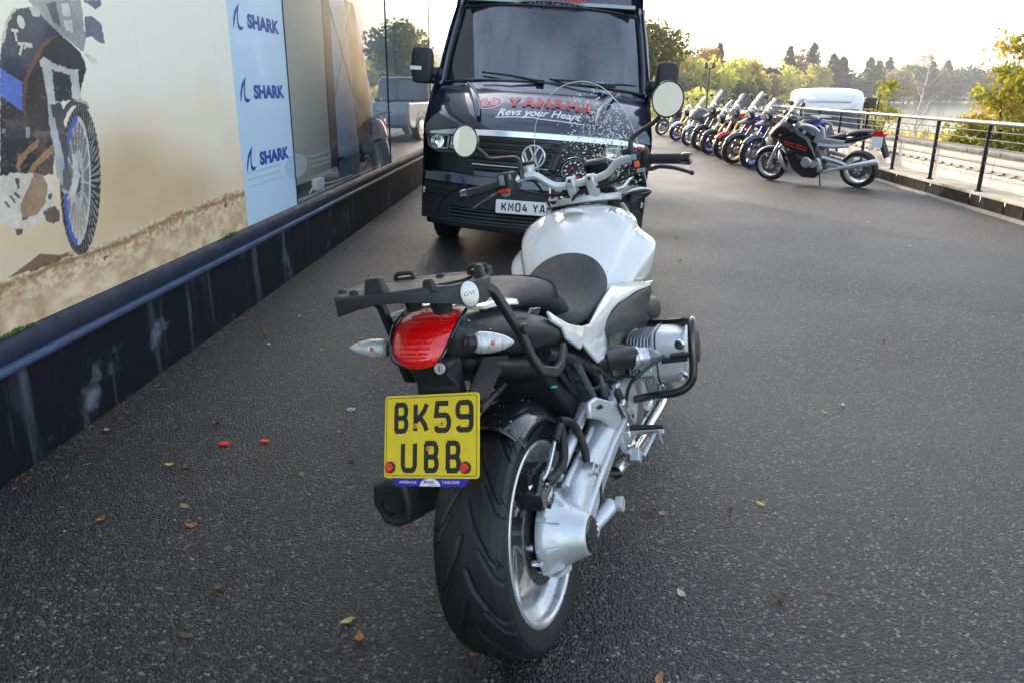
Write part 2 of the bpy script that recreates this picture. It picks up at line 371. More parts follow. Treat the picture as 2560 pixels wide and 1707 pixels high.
row('coping_stone', 22, -5.2, .92, .006, -.64, -.415, .617, .675, cope, .002, .008)
e = MB(); e.box((4.9,.055,.008),(20.2,.10,.03)); e.build('gutter_strip', cope, par, bevel=.004)
e = MB()
for k in range(9):
    x = rnd.uniform(-2.5, 5); l = rnd.uniform(.03,.08); e.add([(x,.0062,.166),(x+l*.5,.0063,.166),(x+l*.4,.0064,.166-rnd.uniform(.02,.09)),(x+l*.1,.0063,.166-rnd.uniform(.01,.05))], [(0,1,2,3)])
e.build('bird_droppings', M['white_ink'], par, smooth=0)['kind'] = 'stuff'
rail = thing('railing', 'dark metal railing with round posts and horizontal wires along the car park edge', 'railing', m=PF)
rmat = mat('railing_paint', (.012,.013,.020), .6, var=.3, vscale=15, spec=.25); rtop = mat('railing_top', (.16,.16,.155), .5, metal=.3, var=.2, vscale=12)
pm = None
for k in range(-4, 9):
    x = 1.4715*k
    if pm is None:
        e = MB(); e.tube([(0,0,.2),(0,0,1.045)], .026, n=16); e.tube([(0,0,.204),(0,0,.216)], .05, n=16); pm = e.mesh('post', rmat)
    o = bpy.data.objects.new('post', pm); link(o, rail); o.location = (x, -.06, 0); o.rotation_euler = (0, R(rnd.uniform(-.5,.5)), 0)
e = MB(); e.tube([(-5.9+.5*k, -.06, 1.062) for k in range(36)], .029, n=14); e.build('top_rail', rtop, rail)
wmz = None
for z in (.955,.855,.755,.655,.56):
    if wmz is None: e = MB(); e.tube([(-5.9,-.06,0),(11.7,-.06,0)], .0085, n=8); wmz = e.mesh('wire', rmat)
    o = bpy.data.objects.new('wire', wmz); link(o, rail); o.location = (0, 0, z)
cab = thing('cable', 'dark cable clipped along the white parapet wall below its coping', 'cable', m=PF)
e = MB(); pts = []
for k in range(0, 101):
    x = -4 + .15*k; pts.append((x, -.442, .395 + .010*math.sin(k*2*math.pi/2.0) + (-.014 if k % 2 else .006)))
e.tube(pts, .0085, n=8); e.build('cable_run', M['rubber'], cab)
for k in range(0, 101, 2):
    e = MB(); e.box((-4+.15*k, -.440, .403), (.03,.022,.03)); e.build('clip', M['rubber'], cab)
fl = thing('floodlight', 'black square floodlight fixed on top of a railing post', 'floodlight', m=PF @ Matrix.Translation((4.41,-.06,1.09)) @ Matrix.Rotation(R(25), 4, 'Z'))
e = MB(); e.box((-.02,0,.15),(.10,.20,.19)); e.box((.045,0,.15),(.03,.15,.14)); e.build('lamp_body', M['gloss_black'], fl, bevel=.012)
e = MB(); e.box((-.075,0,.15),(.012,.17,.16)); e.build('lamp_glass', M['frame_black'], fl, bevel=.004)
e = MB(); e.tube([(0,-.12,.15),(0,-.12,.02),(0,.12,.02),(0,.12,.15)], .012, n=8); e.tube([(0,0,-.03),(0,0,.03)], .03, n=12); e.build('lamp_bracket', M['frame_black'], fl)
lp = thing('lamp_post', 'slim dark lamp post with two small spotlights standing among yellow trees', 'lamp post', polar(13.45, 46, -1.6))
e = MB(); e.tube([(0,0,0),(0,0,2.4),(.02,0,4.25)], [.06,.055,.045], n=10); e.build('pole', M['frame_black'], lp)
e = MB(); e.tube([(-.22,0,4.22),(.22,0,4.22)], .02, n=8); e.build('crossbar', M['frame_black'], lp)
for s in (-1, 1):
    e = MB(); e.box((s*.2,-.05,4.38),(.16,.2,.24), Matrix.Rotation(R(-25), 3, 'X')); e.build('spotlight', M['gloss_black'], lp, bevel=.02)
# ---------------- the shop front on the left ----------------
WS = Vector((.0475006, .9988712, 0)); WN = Vector((.9988712, -.0475006, 0)); W0 = Vector((-1.878, 2.511, 0))
WF = Matrix.Translation(W0) @ Matrix(((WS.x,-WN.x,0,0),(WS.y,-WN.y,0,0),(0,0,1,0),(0,0,0,1)))      # X along the wall, Y into the shop
shop = thing('shop_building', 'motorcycle showroom front on the left with printed window films above a dark painted plinth', 'shop', m=WF)
S0, S1 = -7.0, 14.0
def plinth_mat():
    m, t, N, L, b = nodes_mat('painted_plinth'); tc = N('TexCoord')
    mp = N('Mapping'); mp.inputs['Scale'].default_value = (3.2, 3.2, .35); L(tc.outputs['Object'], mp.inputs[0])
    n = N('TexNoise', i_Scale=2.2, i_Detail=8.0, i_Roughness=.6); L(mp.outputs[0], n.inputs['Vector'])
    n2 = N('TexNoise', i_Scale=2.6, i_Detail=9.0, i_Roughness=.65); L(tc.outputs['Object'], n2.inputs['Vector'])
    n3 = N('TexNoise', i_Scale=60.0, i_Detail=4.0); L(tc.outputs['Object'], n3.inputs['Vector'])
    r1 = ramp(N, (.55, (0,0,0)), (.78, (1,1,1))); L(n.outputs['Fac'], r1.inputs[0])
    r2 = ramp(N, (.585, (0,0,0)), (.70, (1,1,1))); L(n2.outputs['Fac'], r2.inputs[0])
    r3 = ramp(N, (.70, (0,0,0)), (.78, (1,1,1))); L(n3.outputs['Fac'], r3.inputs[0])
    a = N('Math', operation='MAXIMUM'); q1 = N('Math', operation='MULTIPLY', i_1=.30); L(r1.outputs[0], q1.inputs[0]); q2 = N('Math', operation='MULTIPLY', i_1=.45); L(r2.outputs[0], q2.inputs[0]); L(q1.outputs[0], a.inputs[0]); L(q2.outputs[0], a.inputs[1])
    a2 = N('Math', operation='MAXIMUM'); q3 = N('Math', operation='MULTIPLY', i_1=.25); L(r3.outputs[0], q3.inputs[0]); L(a.outputs[0], a2.inputs[0]); L(q3.outputs[0], a2.inputs[1])
    mx = N('Mix', data_type='RGBA'); L(a2.outputs[0], mx.inputs[0]); mx.inputs[6].default_value = (.007,.008,.013,1); mx.inputs[7].default_value = (.30,.34,.42,1); L(mx.outputs[2], b.inputs['Base Color'])
    b.inputs['Roughness'].default_value = .5; b.inputs['Specular IOR Level'].default_value = .16; bp = N('Bump', i_Strength=.35, i_Distance=.01); L(n2.outputs['Fac'], bp.inputs['Height']); L(bp.outputs[0], b.inputs['Normal'])
    return m
sillm = mat('sill_metal', (.020,.027,.045), .5, spec=.14, var=.3, vscale=5, rvar=.12, bump=.1, bscale=30)
e = MB(); e.box(((S0+S1)/2,.20,.20),(S1-S0,.40,.40)); e.build('plinth', plinth_mat(), shop, smooth=0)
def bar(name, prof, m, x0=S0, x1=S1, **k):
    q = MB(); q.prism(prof, lambda u, v, t_: Vector((t_, u, v)), x0, x1); return q.build(name, m, shop, **k)
bar('sill', [(-.022,.398),(-.026,.412),(-.020,.428),(.0,.432),(.01,.432),(.012,.398)], mat('sill_lip', (.045,.07,.125), .4, spec=.2, metal=.0, var=.25, vscale=6), bevel=.003)
bar('window_frame', [(-.004,.435),(-.008,.462),(.004,.500),(.022,.520),(.10,.520),(.10,.435)], sillm, bevel=.002)
e = MB()
for k in range(9):      # frame rivets and seams
    e.tube([(-.4+.9*k, .010, .512), (-.4+.9*k, .008, .516)], .004, n=8)
e.build('frame_rivets', sillm, shop, split=True)
bar('fascia', [(-.05,3.35),(-.05,4.75),(.10,4.75),(.10,3.35)], mat('fascia', (.30,.32,.34), .5, var=.08))
# body of the shop behind the window line
e = MB(); e.box(((S0+S1)/2,4.95,4.70),(S1-S0,6.1,.10)); e.build('roof', cope, shop, smooth=0)
for k in range(10):
    e = MB(); e.box((S0+2.1*(k+.5),1.0,4.69),(2.08,1.78,.012)); e.build('added_skylight', thin_glass('added_skylight_glass', (.92,.94,.94)), shop, smooth=0)  # glazed strip added out of view to let daylight onto the window display
e = MB(); e.box(((S0+S1)/2,8.0,2.3),(S1-S0,.2,4.7)); e.box((S0+.1,4.2,2.3),(.2,7.4,4.7)); e.box((S1-.1,4.2,2.3),(.2,7.4,4.7)); e.build('rear_wall', wwhite, shop, smooth=0)
GY = .034
# --- printed films (flat pictures on the glass)
def film_grid(name, s0, s1, z0, z1, nx, nz, paint, m):
    xs = np.linspace(s0, s1, nx+1); zs = np.linspace(z0, z1, nz+1); X, Z = np.meshgrid(xs, zs, indexing='ij')
    v = np.stack([X, np.full_like(X, GY-.003), Z], -1).reshape(-1, 3)
    i = (np.arange(nx)[:,None]*(nz+1) + np.arange(nz)[None,:]).ravel(); f = np.stack([i, i+nz+1, i+nz+2, i+1], -1)
    me = bpy.data.meshes.new(name); me.from_pydata(v, [], f.tolist())
    ca_ = me.color_attributes.new('print', 'FLOAT_COLOR', 'POINT'); col = paint(X, Z); ca_.data.foreach_set('color', np.concatenate([col, np.ones(col.shape[:2]+(1,))], -1).astype(np.float32).ravel())
    me.materials.append(m); o = bpy.data.objects.new(name, me); link(o, shop); return o
pm_, t, N, L, b = nodes_mat('printed_film'); at = N('Attribute', attribute_name='print'); L(at.outputs['Color'], b.inputs['Base Color']); b.inputs['Roughness'].default_value = .42; b.inputs['Coat Weight'].default_value = .35; b.inputs['Coat Roughness'].default_value = .06; b.inputs['Specular IOR Level'].default_value = .3
rg = np.random.default_rng(5)
def vnoise(X, Y, sc, oct=4, seed=0):
    out = np.zeros_like(X); amp = 1; tot = 0; g_ = np.random.default_rng(seed)
    for k in range(oct):
        T_ = g_.random((64, 64)); x = X*sc*2**k; y = Y*sc*2**k; xi = np.floor(x).astype(int); yi = np.floor(y).astype(int); fx = x-xi; fy = y-yi; fx = fx*fx*(3-2*fx); fy = fy*fy*(3-2*fy)
        a = T_[xi%64, yi%64]; b_ = T_[(xi+1)%64, yi%64]; c = T_[xi%64, (yi+1)%64]; d = T_[(xi+1)%64, (yi+1)%64]
        out += amp*((a*(1-fx)+b_*fx)*(1-fy)+(c*(1-fx)+d*fx)*fy); tot += amp; amp *= .55
    return out/tot

POLY = [
 ((0.1, 0.07, 0.05), [(0.395, 0.744), (0.479, 0.766), (0.548, 0.763), (0.627, 0.739), (0.727, 0.726), (0.623, 0.725), (0.524, 0.719), (0.432, 0.718)]),
 ((0.035, 0.035, 0.04), [(0.479, 1.498), (0.527, 1.595), (0.612, 1.678), (0.693, 1.698), (0.793, 1.694), (0.878, 1.611), (1.001, 1.546), (1.026, 1.487), (0.935, 1.359), (0.764, 1.346), (0.74, 1.346), (0.735, 1.246), (0.672, 1.068), (0.567, 1.072), (0.463, 1.09), (0.362, 1.093)]),
 ((0.03, 0.04, 0.075), [(0.504, 1.55), (0.551, 1.641), (0.625, 1.685), (0.687, 1.678), (0.854, 1.659), (0.89, 1.612), (0.761, 1.584), (0.687, 1.526), (0.606, 1.436), (0.472, 1.473)]),
 ((0.62, 0.55, 0.4), [(0.503, 1.562), (0.551, 1.641), (0.615, 1.686), (0.626, 1.682), (0.564, 1.636), (0.518, 1.557)]),
 ((0.1, 0.17, 0.5), [(0.472, 1.471), (0.583, 1.423), (0.551, 1.314), (0.444, 1.376)]),
 ((0.16, 0.08, 0.05), [(0.595, 1.436), (0.687, 1.526), (0.775, 1.591), (0.878, 1.611), (0.822, 1.591), (0.753, 1.556), (0.698, 1.506), (0.615, 1.43), (0.565, 1.295), (0.555, 1.315)]),
 ((0.05, 0.04, 0.035), [(0.613, 1.423), (0.703, 1.424), (0.694, 1.291), (0.684, 1.234), (0.577, 1.26), (0.568, 1.322)]),
 ((0.36, 0.36, 0.34), [(0.7, 1.725), (1.063, 1.762), (1.055, 1.615), (1.022, 1.547), (0.878, 1.611), (0.795, 1.661)]),
 ((0.12, 0.12, 0.13), [(0.812, 1.723), (0.877, 1.736), (0.886, 1.64), (0.841, 1.658)]),
 ((0.7, 0.68, 0.62), [(0.913, 1.733), (0.971, 1.739), (0.97, 1.689), (0.917, 1.685)]),
 ((0.68, 0.66, 0.6), [(0.913, 1.67), (0.972, 1.675), (0.972, 1.628), (0.919, 1.625)]),
 ((0.55, 0.52, 0.46), [(0.702, 1.693), (0.74, 1.709), (0.769, 1.692), (0.756, 1.668), (0.717, 1.668)]),
 ((0.16, 0.19, 0.24), [(1.071, 1.694), (1.129, 1.704), (1.194, 1.678), (1.203, 1.594), (1.156, 1.595), (1.105, 1.619), (1.053, 1.608)]),
 ((0.14, 0.17, 0.22), [(1.077, 1.764), (1.219, 1.779), (1.219, 1.756), (1.167, 1.737), (1.089, 1.758)]),
 ((0.72, 0.62, 0.5), [(1.022, 1.547), (1.069, 1.541), (1.114, 1.524), (1.117, 1.509), (1.073, 1.508), (1.038, 1.529)]),
 ((0.55, 0.52, 0.45), [(0.719, 1.486), (0.778, 1.481), (0.766, 1.346), (0.716, 1.34)]),
 ((0.58, 0.55, 0.48), [(0.903, 1.469), (0.958, 1.463), (0.951, 1.359), (0.888, 1.359)]),
 ((0.6, 0.57, 0.5), [(0.71, 1.506), (0.743, 1.521), (0.807, 1.496), (0.902, 1.477), (0.966, 1.478), (0.955, 1.452), (0.883, 1.454), (0.788, 1.474), (0.711, 1.482)]),
 ((0.42, 0.42, 0.42), [(0.712, 1.34), (0.752, 1.346), (0.751, 1.172), (0.736, 1.054), (0.692, 1.051), (0.705, 1.204)]),
 ((0.06, 0.065, 0.07), [(0.728, 1.34), (0.801, 1.346), (0.822, 1.287), (0.768, 1.274), (0.735, 1.289)]),
 ((0.5, 0.47, 0.4), [(0.716, 1.138), (0.757, 1.15), (0.761, 1.119), (0.738, 1.084), (0.744, 1.016), (0.721, 0.98), (0.699, 0.991), (0.706, 1.057)]),
 ((0.34, 0.19, 0.1), [(0.455, 1.118), (0.48, 1.15), (0.581, 1.198), (0.626, 1.216), (0.612, 1.189), (0.535, 1.152), (0.488, 1.122), (0.474, 1.092)]),
 ((0.36, 0.2, 0.11), [(0.516, 1.088), (0.547, 1.116), (0.679, 1.177), (0.705, 1.183), (0.689, 1.147), (0.591, 1.112), (0.554, 1.084)]),
 ((0.35, 0.3, 0.25), [(0.553, 1.254), (0.582, 1.26), (0.563, 1.213), (0.544, 1.221)]),
 ((0.3, 0.27, 0.24), [(0.42, 1.26), (0.44, 1.26), (0.433, 1.243), (0.417, 1.244)]),
 ((0.66, 0.6, 0.5), [(0.36, 1.087), (0.423, 1.097), (0.527, 1.087), (0.612, 1.067), (0.66, 1.025), (0.645, 0.953), (0.564, 0.898), (0.457, 0.883), (0.385, 0.892), (0.316, 0.938)]),
 ((0.36, 0.23, 0.14), [(0.5, 1.03), (0.56, 1.087), (0.603, 1.075), (0.625, 1.029), (0.595, 0.967), (0.526, 0.926), (0.437, 0.926), (0.44, 0.974)]),
 ((0.1, 0.08, 0.07), [(0.438, 1.075), (0.458, 1.073), (0.458, 1.035), (0.441, 1.033)]),
 ((0.1, 0.08, 0.07), [(0.418, 1.026), (0.434, 1.027), (0.45, 1.001), (0.435, 1.0)]),
 ((0.1, 0.08, 0.07), [(0.388, 1.016), (0.4, 1.018), (0.423, 0.987), (0.41, 0.986)]),
 ((0.1, 0.08, 0.07), [(0.356, 1.0), (0.37, 1.001), (0.388, 0.975), (0.375, 0.973)]),
 ((0.1, 0.08, 0.07), [(0.574, 0.934), (0.596, 0.938), (0.581, 0.918), (0.563, 0.917)]),
 ((0.1, 0.08, 0.07), [(0.617, 0.994), (0.646, 0.997), (0.634, 0.977), (0.612, 0.976)]),
 ((0.1, 0.08, 0.07), [(0.437, 0.926), (0.469, 0.924), (0.461, 0.915), (0.434, 0.916)]),
 ((0.16, 0.12, 0.09), [(0.573, 0.912), (0.612, 0.943), (0.648, 0.941), (0.672, 0.919), (0.661, 0.879), (0.618, 0.878), (0.574, 0.893)]),
 ((0.16, 0.1, 0.08), [(0.385, 0.892), (0.436, 0.887), (0.42, 0.868), (0.394, 0.869)]),
]
POLY2 = [((0.07, 0.07, 0.075), [(0.784, 1.288), (0.82, 1.327), (0.881, 1.356), (0.948, 1.359), (0.992, 1.343), (1.0, 1.312), (0.969, 1.313), (0.927, 1.332), (0.871, 1.326), (0.824, 1.294), (0.786, 1.251)]), ((0.46, 0.4, 0.33), [(0.887, 1.353), (0.948, 1.358), (0.991, 1.341), (0.998, 1.32), (0.969, 1.336), (0.931, 1.347)]), ((0.45, 0.45, 0.46), [(0.702, 1.29), (0.745, 1.282), (0.759, 1.135), (0.744, 1.016), (0.765, 0.975), (0.721, 0.98), (0.706, 1.057)]), ((0.1, 0.09, 0.09), [(0.745, 1.282), (0.801, 1.28), (0.803, 1.154), (0.761, 1.074), (0.759, 1.135)]), ((0.6, 0.58, 0.52), [(0.82, 1.145), (0.855, 1.127), (0.85, 1.042), (0.796, 0.971), (0.754, 0.915), (0.758, 0.976), (0.805, 1.047)]), ((0.16, 0.13, 0.11), [(0.736, 1.077), (0.784, 1.087), (0.788, 1.034), (0.754, 0.984), (0.721, 1.003)]), ((0.5, 0.5, 0.5), [(0.755, 1.473), (0.781, 1.47), (0.765, 1.35), (0.74, 1.346)])]
def inpoly(X, Z, p):
    ins = np.zeros(X.shape, bool); n = len(p)
    for i in range(n):
        x0, z0 = p[i]; x1, z1 = p[(i+1) % n]
        c = ((z0 > Z) != (z1 > Z)); ins ^= c & (X < (x1-x0)*(Z-z0)/((z1-z0) if z1 != z0 else 1e-9) + x0)
    return ins
def poster(X, Z):
    A = np.array; lerp = lambda a, b, t: a + (b-a)*t[..., None]
    n1 = vnoise(X, Z, 2.2, 4, 1); n2 = vnoise(X, Z*1.0, 9, 4, 2); n3 = vnoise(X*1.0, Z*2.2, 26, 3, 3); n4 = vnoise(X, Z, 60, 2, 4)
    t = np.clip((Z-.75)/1.1, 0, 1)
    col = lerp(A([.78,.60,.38]), A([.86,.82,.70]), np.clip(t*1.5 + (n1-.5)*.9, 0, 1))
    dust = np.exp(-(((X-1.25)/.42)**2 + ((Z-1.02)/.24)**2)) + .8*np.exp(-(((X-1.75)/.5)**2 + ((Z-.86)/.16)**2)) + .5*np.exp(-(((X-.5)/.5)**2 + ((Z-.80)/.12)**2))
    col = lerp(col, A([.52,.35,.18]), np.clip(dust*(.35+.9*n1), 0, .85))
    col = lerp(col, A([.74,.69,.56]), np.clip((.9-Z)*3, 0, 1)*np.clip((.9-X)*2, 0, 1)*.7)
    hz = np.interp(X, [0,.39,.74,1.08,1.48,1.76,2.25,2.75], [.722,.727,.731,.735,.758,.768,.766,.765]) + (n3-.5)*.018 + .012*np.clip(n2-.55, 0, 1)*6
    gnd = Z < hz; dep = np.clip((hz-Z)/.24, 0, 1)
    blur = np.clip(dep*1.6, 0, 1); n7 = vnoise(X*.7, Z*1.5, 16, 3, 14)
    fine = np.clip((n3*.6 + n4*.4 - .36)*4.2, 0, 1); soft = np.clip((n7 - .26)*2.0, 0, 1)
    gcol = lerp(A([.32,.16,.07]), A([.84,.64,.40]), fine*(1-blur) + (.30+.70*soft)*blur)
    gcol = lerp(gcol, A([.86,.72,.50]), blur*.12)
    near = (hz-Z < .012) & (X < 1.6); gcol = np.where(near[..., None], gcol*.6 + A([.72,.62,.46])*.4, gcol)
    rut = np.exp(-((hz-.03-Z)/.012)**2)*(n3 > .42); gcol = lerp(gcol, A([.26,.14,.07]), np.clip(rut, 0, 1)*.9)
    col = np.where(gnd[..., None], gcol, col)
    def wheel(a, b, c0, c1, colr, noise=.0):
        nonlocal col
        H = A([.146,-.016]); V = A([.0885,.308]); M_ = np.linalg.inv(np.stack([H, V], 1)); q = np.stack([X-c0, Z-c1], -1) @ M_.T
        r = np.hypot(q[..., 0]/a, q[..., 1]/b); return q, r
    q, r = wheel(1, 1, .853, 1.023, None)
    wx = X + (n4-.5)*.008 + (n3-.5)*.006; wz = Z + (vnoise(X, Z, 45, 2, 9)-.5)*.010
    n5 = vnoise(X, Z, 11, 5, 11); n6 = vnoise(X*.7, Z*1.4, 85, 3, 12)
    for i_, (c, pp) in enumerate(POLY):
        sh_ = (.62 + .62*n5 + .25*(n6-.5))[..., None] if max(c) > .12 else (.45 + 1.1*n5)[..., None]
        if i_ == 1:      # engine and frame clutter: glints of metal and rusty mud in the dark mass
            cl_ = A(c) + np.clip((n6-.66)*4, 0, 1)[..., None]*A([.22,.20,.17])*(Z < 1.45)[..., None] + np.clip((n5-.55)*3, 0, 1)[..., None]*A([.14,.08,.045])*(Z < 1.3)[..., None]
            col = np.where(inpoly(wx, wz, pp)[..., None], cl_*(.5+.9*n5[..., None]), col)
        else: col = np.where(inpoly(wx, wz, pp)[..., None], A(c)*sh_ + .06*np.clip((n6-.66)*4, 0, 1)[..., None], col)
    q, r = wheel(1, 1, .855, 1.023, None); ang = np.arctan2(q[..., 1], q[..., 0])
    kn = (np.sin(ang*52 + np.where(r > .93, 0, 1.5)) > .1) & (n3 > .3)
    col = np.where((r < 1.0)[..., None], np.where(kn, .16, .03)[..., None]*A([1,.92,.84])*(1.0+.8*(n4[..., None]-.5)) + .12*(q[..., 0:1] > .35)*kn[..., None], col)
    q2, r2 = wheel(.66, .86, .829, 1.023, None); a2 = np.arctan2(q2[..., 1]/.86, q2[..., 0]/.66)
    col = np.where((r2 < 1)[..., None], np.where((q2[..., 0:1] < 0), A([.08,.13,.44]), A([.55,.55,.55])), col)
    q3, r3 = wheel(.54, .78, .834, 1.023, None); inside = r3 < 1
    bgc = lerp(A([.22,.19,.17]), A([.66,.54,.38]), np.clip((.95-Z)*4, 0, 1))
    col = np.where(inside[..., None], bgc*(.8+.4*n2[..., None]), col)
    a3 = np.arctan2(q3[..., 1]/.78, q3[..., 0]/.54)
    spk = inside & ((np.abs(np.sin(a3*9 + r3*.5)) < .13) | (np.abs(np.sin(a3*9 - r3*.7 + .9)) < .10))
    col = np.where(spk[..., None], A([.74,.71,.64])*(.6+.6*n5[..., None]), col)
    col = np.where(((r3 > .30) & (r3 < .52) & inside)[..., None], A([.40,.40,.40])*(.7+.7*n3[..., None]), col)
    col = np.where(((r3 < .22))[..., None], A([.10,.09,.09])*(.6+1.2*n3[..., None]), col)
    for c, pp in POLY2: col = np.where(inpoly(wx, wz, pp)[..., None], A(c)*(.6 + .7*n5 + .3*(n6-.5))[..., None], col)
    spray = inpoly(X, Z, [(.30,.725),(.42,.752),(.50,.775),(.62,.745),(.74,.74),(.74,.731),(.45,.722)]) & (n3 > .38); col = np.where(spray[..., None], A([.24,.13,.08]), col)
    clods = (n7 > .80) & gnd & (dep < .5); col = np.where(clods[..., None], A([.26,.14,.08]), col)
    seam = (np.abs(X-1.48) < .004) | (np.abs(X-2.39) < .003); col = np.where(seam[..., None], col*.93, col)
    return np.clip(col, 0, 1)
film_grid('poster_film', -.25, 2.640, .521, 2.30, 640, 460, poster, pm_)
film_grid('poster_film', S0, -.25, .521, 3.35, 6, 6, lambda X, Z: np.full(X.shape+(3,), .7)*np.array([1,.9,.72]), pm_)
film_grid('poster_film', -.25, 2.640, 2.30, 3.35, 6, 6, lambda X, Z: np.full(X.shape+(3,), .76)*np.array([1,.95,.84]), pm_)
def wp_(s, z, y=GY-.006): return Vector((s, y, z))
logo = mat('poster_print_white', (.66,.62,.52), .5)
e = MB(); e.prism([(.636+.022*math.cos(a), 1.640+.024*math.sin(a)) for a in [k*math.pi/12 for k in range(24)]], lambda u, v, t: wp_(u, v, GY-.0035-t), .0, .0006); e.build('poster_roundel', logo, shop, smooth=0)
for txt, s_, z_, sz, sk in (('T', .572, 1.572, .055, 0), ('7', .585, 1.522, .062, .2), ('700', .625, 1.545, .030, .2)):
    text_mb(txt, sz, lambda x, y, z: wp_(s_ + x*1.1, z_ + y, GY-.0042), bold=.003, shear=sk).build('poster_lettering', logo, shop, smooth=0)
# --- light blue banner film with its three logos
e = MB(); e.add([wp_(2.640, .521, GY-.003), wp_(3.695, .521, GY-.003), wp_(3.695, 3.35, GY-.003), wp_(2.640, 3.35, GY-.003)], [(0,1,2,3)])
e.build('banner_film', mat('banner_blue', (.50,.66,.80), .4, coat=.35, var=.03, vscale=1.5), shop, smooth=0)
navy = mat('logo_navy', (.012,.06,.30), .45)
for zc in (1.835, 1.388, .945):
    fin = [(2.715,-.075),(2.728,-.01),(2.765,.045),(2.845,.092),(2.815,.03),(2.808,-.02),(2.822,-.045),(2.870,-.052),(2.905,-.040),(2.865,-.068),(2.818,-.074),(2.790,-.055),(2.788,-.01),(2.798,.03),(2.805,.045),(2.765,.005),(2.742,-.04)]
    e = MB(); e.add([wp_(u, zc+v, GY-.0045) for u, v in fin], [tuple(range(len(fin)))]); e.build('logo_fin', navy, shop, smooth=0)
    text_mb('SHARK', .118, lambda x, y, z: wp_(2.965 + x*1.62, zc - .045 + y, GY-.0045), bold=.0058).build('logo_lettering', navy, shop, smooth=0)
# --- clear panes and the display behind them
gls = thin_glass('shop_glass', (.93,.96,.98), 1.0)
for a, b_ in ((3.70,7.455),(7.475,10.9),(10.92,13.8)):
    e = MB(); e.add([wp_(a,.521,GY), wp_(b_,.521,GY), wp_(b_,3.35,GY), wp_(a,3.35,GY)], [(0,1,2,3)]); e.build('window_pane', gls, shop, smooth=0)
jm = mat('silicone_joint', (.02,.02,.024), .6)
for a in (3.697, 7.465, 10.91):
    e = MB(); e.box((a, GY+.002, 1.935), (.018,.02,2.83)); e.build('pane_joint', jm, shop, smooth=0)
e = MB(); e.box(((3.7+S1)/2, .06, .530), (S1-3.7, .03, .022)); e.build('inner_frame', mat('inner_frame', (.40,.42,.42), .4, metal=.3), shop, bevel=.003)
stk = mat('frosted_sticker', (.40,.56,.64), .5); stk.node_tree.nodes['Principled BSDF'].inputs['Alpha'].default_value = .30
for k in range(4):
    c = 3.74 + 2.49*k
    e = MB(); e.add([wp_(c+.28*math.cos(a), .82+.094*math.sin(a), GY-.0045) for a in [j*math.pi/20 for j in range(40)]], [tuple(range(40))]); e.build('glass_sticker', stk, shop, smooth=0)
    for dz in (.045, 0, -.045):
        for x0 in (c-1.02, c+.36):
            e = MB(); e.add([wp_(x0,.82+dz-.006,GY-.0045), wp_(x0+.66,.82+dz-.006,GY-.0045), wp_(x0+.66,.82+dz+.006,GY-.0045), wp_(x0,.82+dz+.006,GY-.0045)], [(0,1,2,3)]); e.build('sticker_line', stk, shop, smooth=0)
bluew = mat('display_blue', (.34,.66,.95), .6, var=.05, vscale=2)
bm_, t, N, L, b = nodes_mat('display_board'); tc = N('TexCoord'); wv = N('TexWave', i_Scale=5.0, i_Distortion=2.0); wv.bands_direction = 'X'; L(tc.outputs['Object'], wv.inputs['Vector']); r = ramp(N, (.0, (.50,.47,.38)), (1, (.64,.60,.49))); L(wv.outputs['Fac'], r.inputs[0]); L(r.outputs[0], b.inputs['Base Color']); b.inputs['Roughness'].default_value = .7
e = MB(); e.box((4.75,.34,1.95), (2.05,.03,2.78)); e.build('display_board', bm_, shop, bevel=.004)
navyp = mat('display_navy', (.015,.025,.06), .6)
e = MB(); e.box((5.93,.37,1.95), (.28,.10,2.78)); e.build('display_post', navyp, shop, bevel=.006)
e = MB(); e.loft([[(8.55,.55,.53),(8.85,.55,.53),(8.85,.70,.53),(8.55,.70,.53)],[(8.15,.55,2.5),(8.40,.55,2.5),(8.40,.70,2.5),(8.15,.70,2.5)]]); e.build('display_post', navyp, shop, bevel=.006)
e = MB(); e.box((7.55,.80,1.95), (2.8,.04,2.8)); e.build('display_board', bluew, shop, bevel=.004)
e = MB(); e.box((11.6,1.15,1.95), (4.6,.04,2.8)); e.build('display_board', mat('display_grey', (.16,.24,.32), .6), shop, bevel=.004)
cw = mat('tie_wire', (.20,.24,.28), .4, metal=.5)
for a, b_ in (((6.55,.50,2.45),(7.95,.50,.95)),((7.70,.50,2.5),(6.50,.50,1.05))):
    e = MB(); e.tube([a, b_], .012, n=8); e.build('tie_wire', cw, shop)
e = MB(); e.box(((3.7+S1)/2, .55, .50), (S1-3.7,.98,.04)); e.build('window_ledge', mat('ledge_dark', (.016,.02,.024), .35, coat=.2), shop, bevel=.004)
sock = thing('junction_box', 'small pale electrical junction box with white wires inside the shop window', 'junction box', m=WF @ Matrix.Translation((4.62,.13,.522)))
e = MB(); e.box((0,0,.055), (.24,.05,.105)); e.build('box_body', M['white_ink'], sock, bevel=.008)
e = MB(); e.tube([(.12,0,.05),(.35,-.02,.03),(.6,.02,.01),(.9,-.02,.02),(1.25,0,.01)], .007, n=8, smooth=5); e.tube([(-.12,0,.03),(-.22,-.01,.04),(-.28,0,.0)], .007, n=8, smooth=5); e.build('box_wire', M['white_ink'], sock)
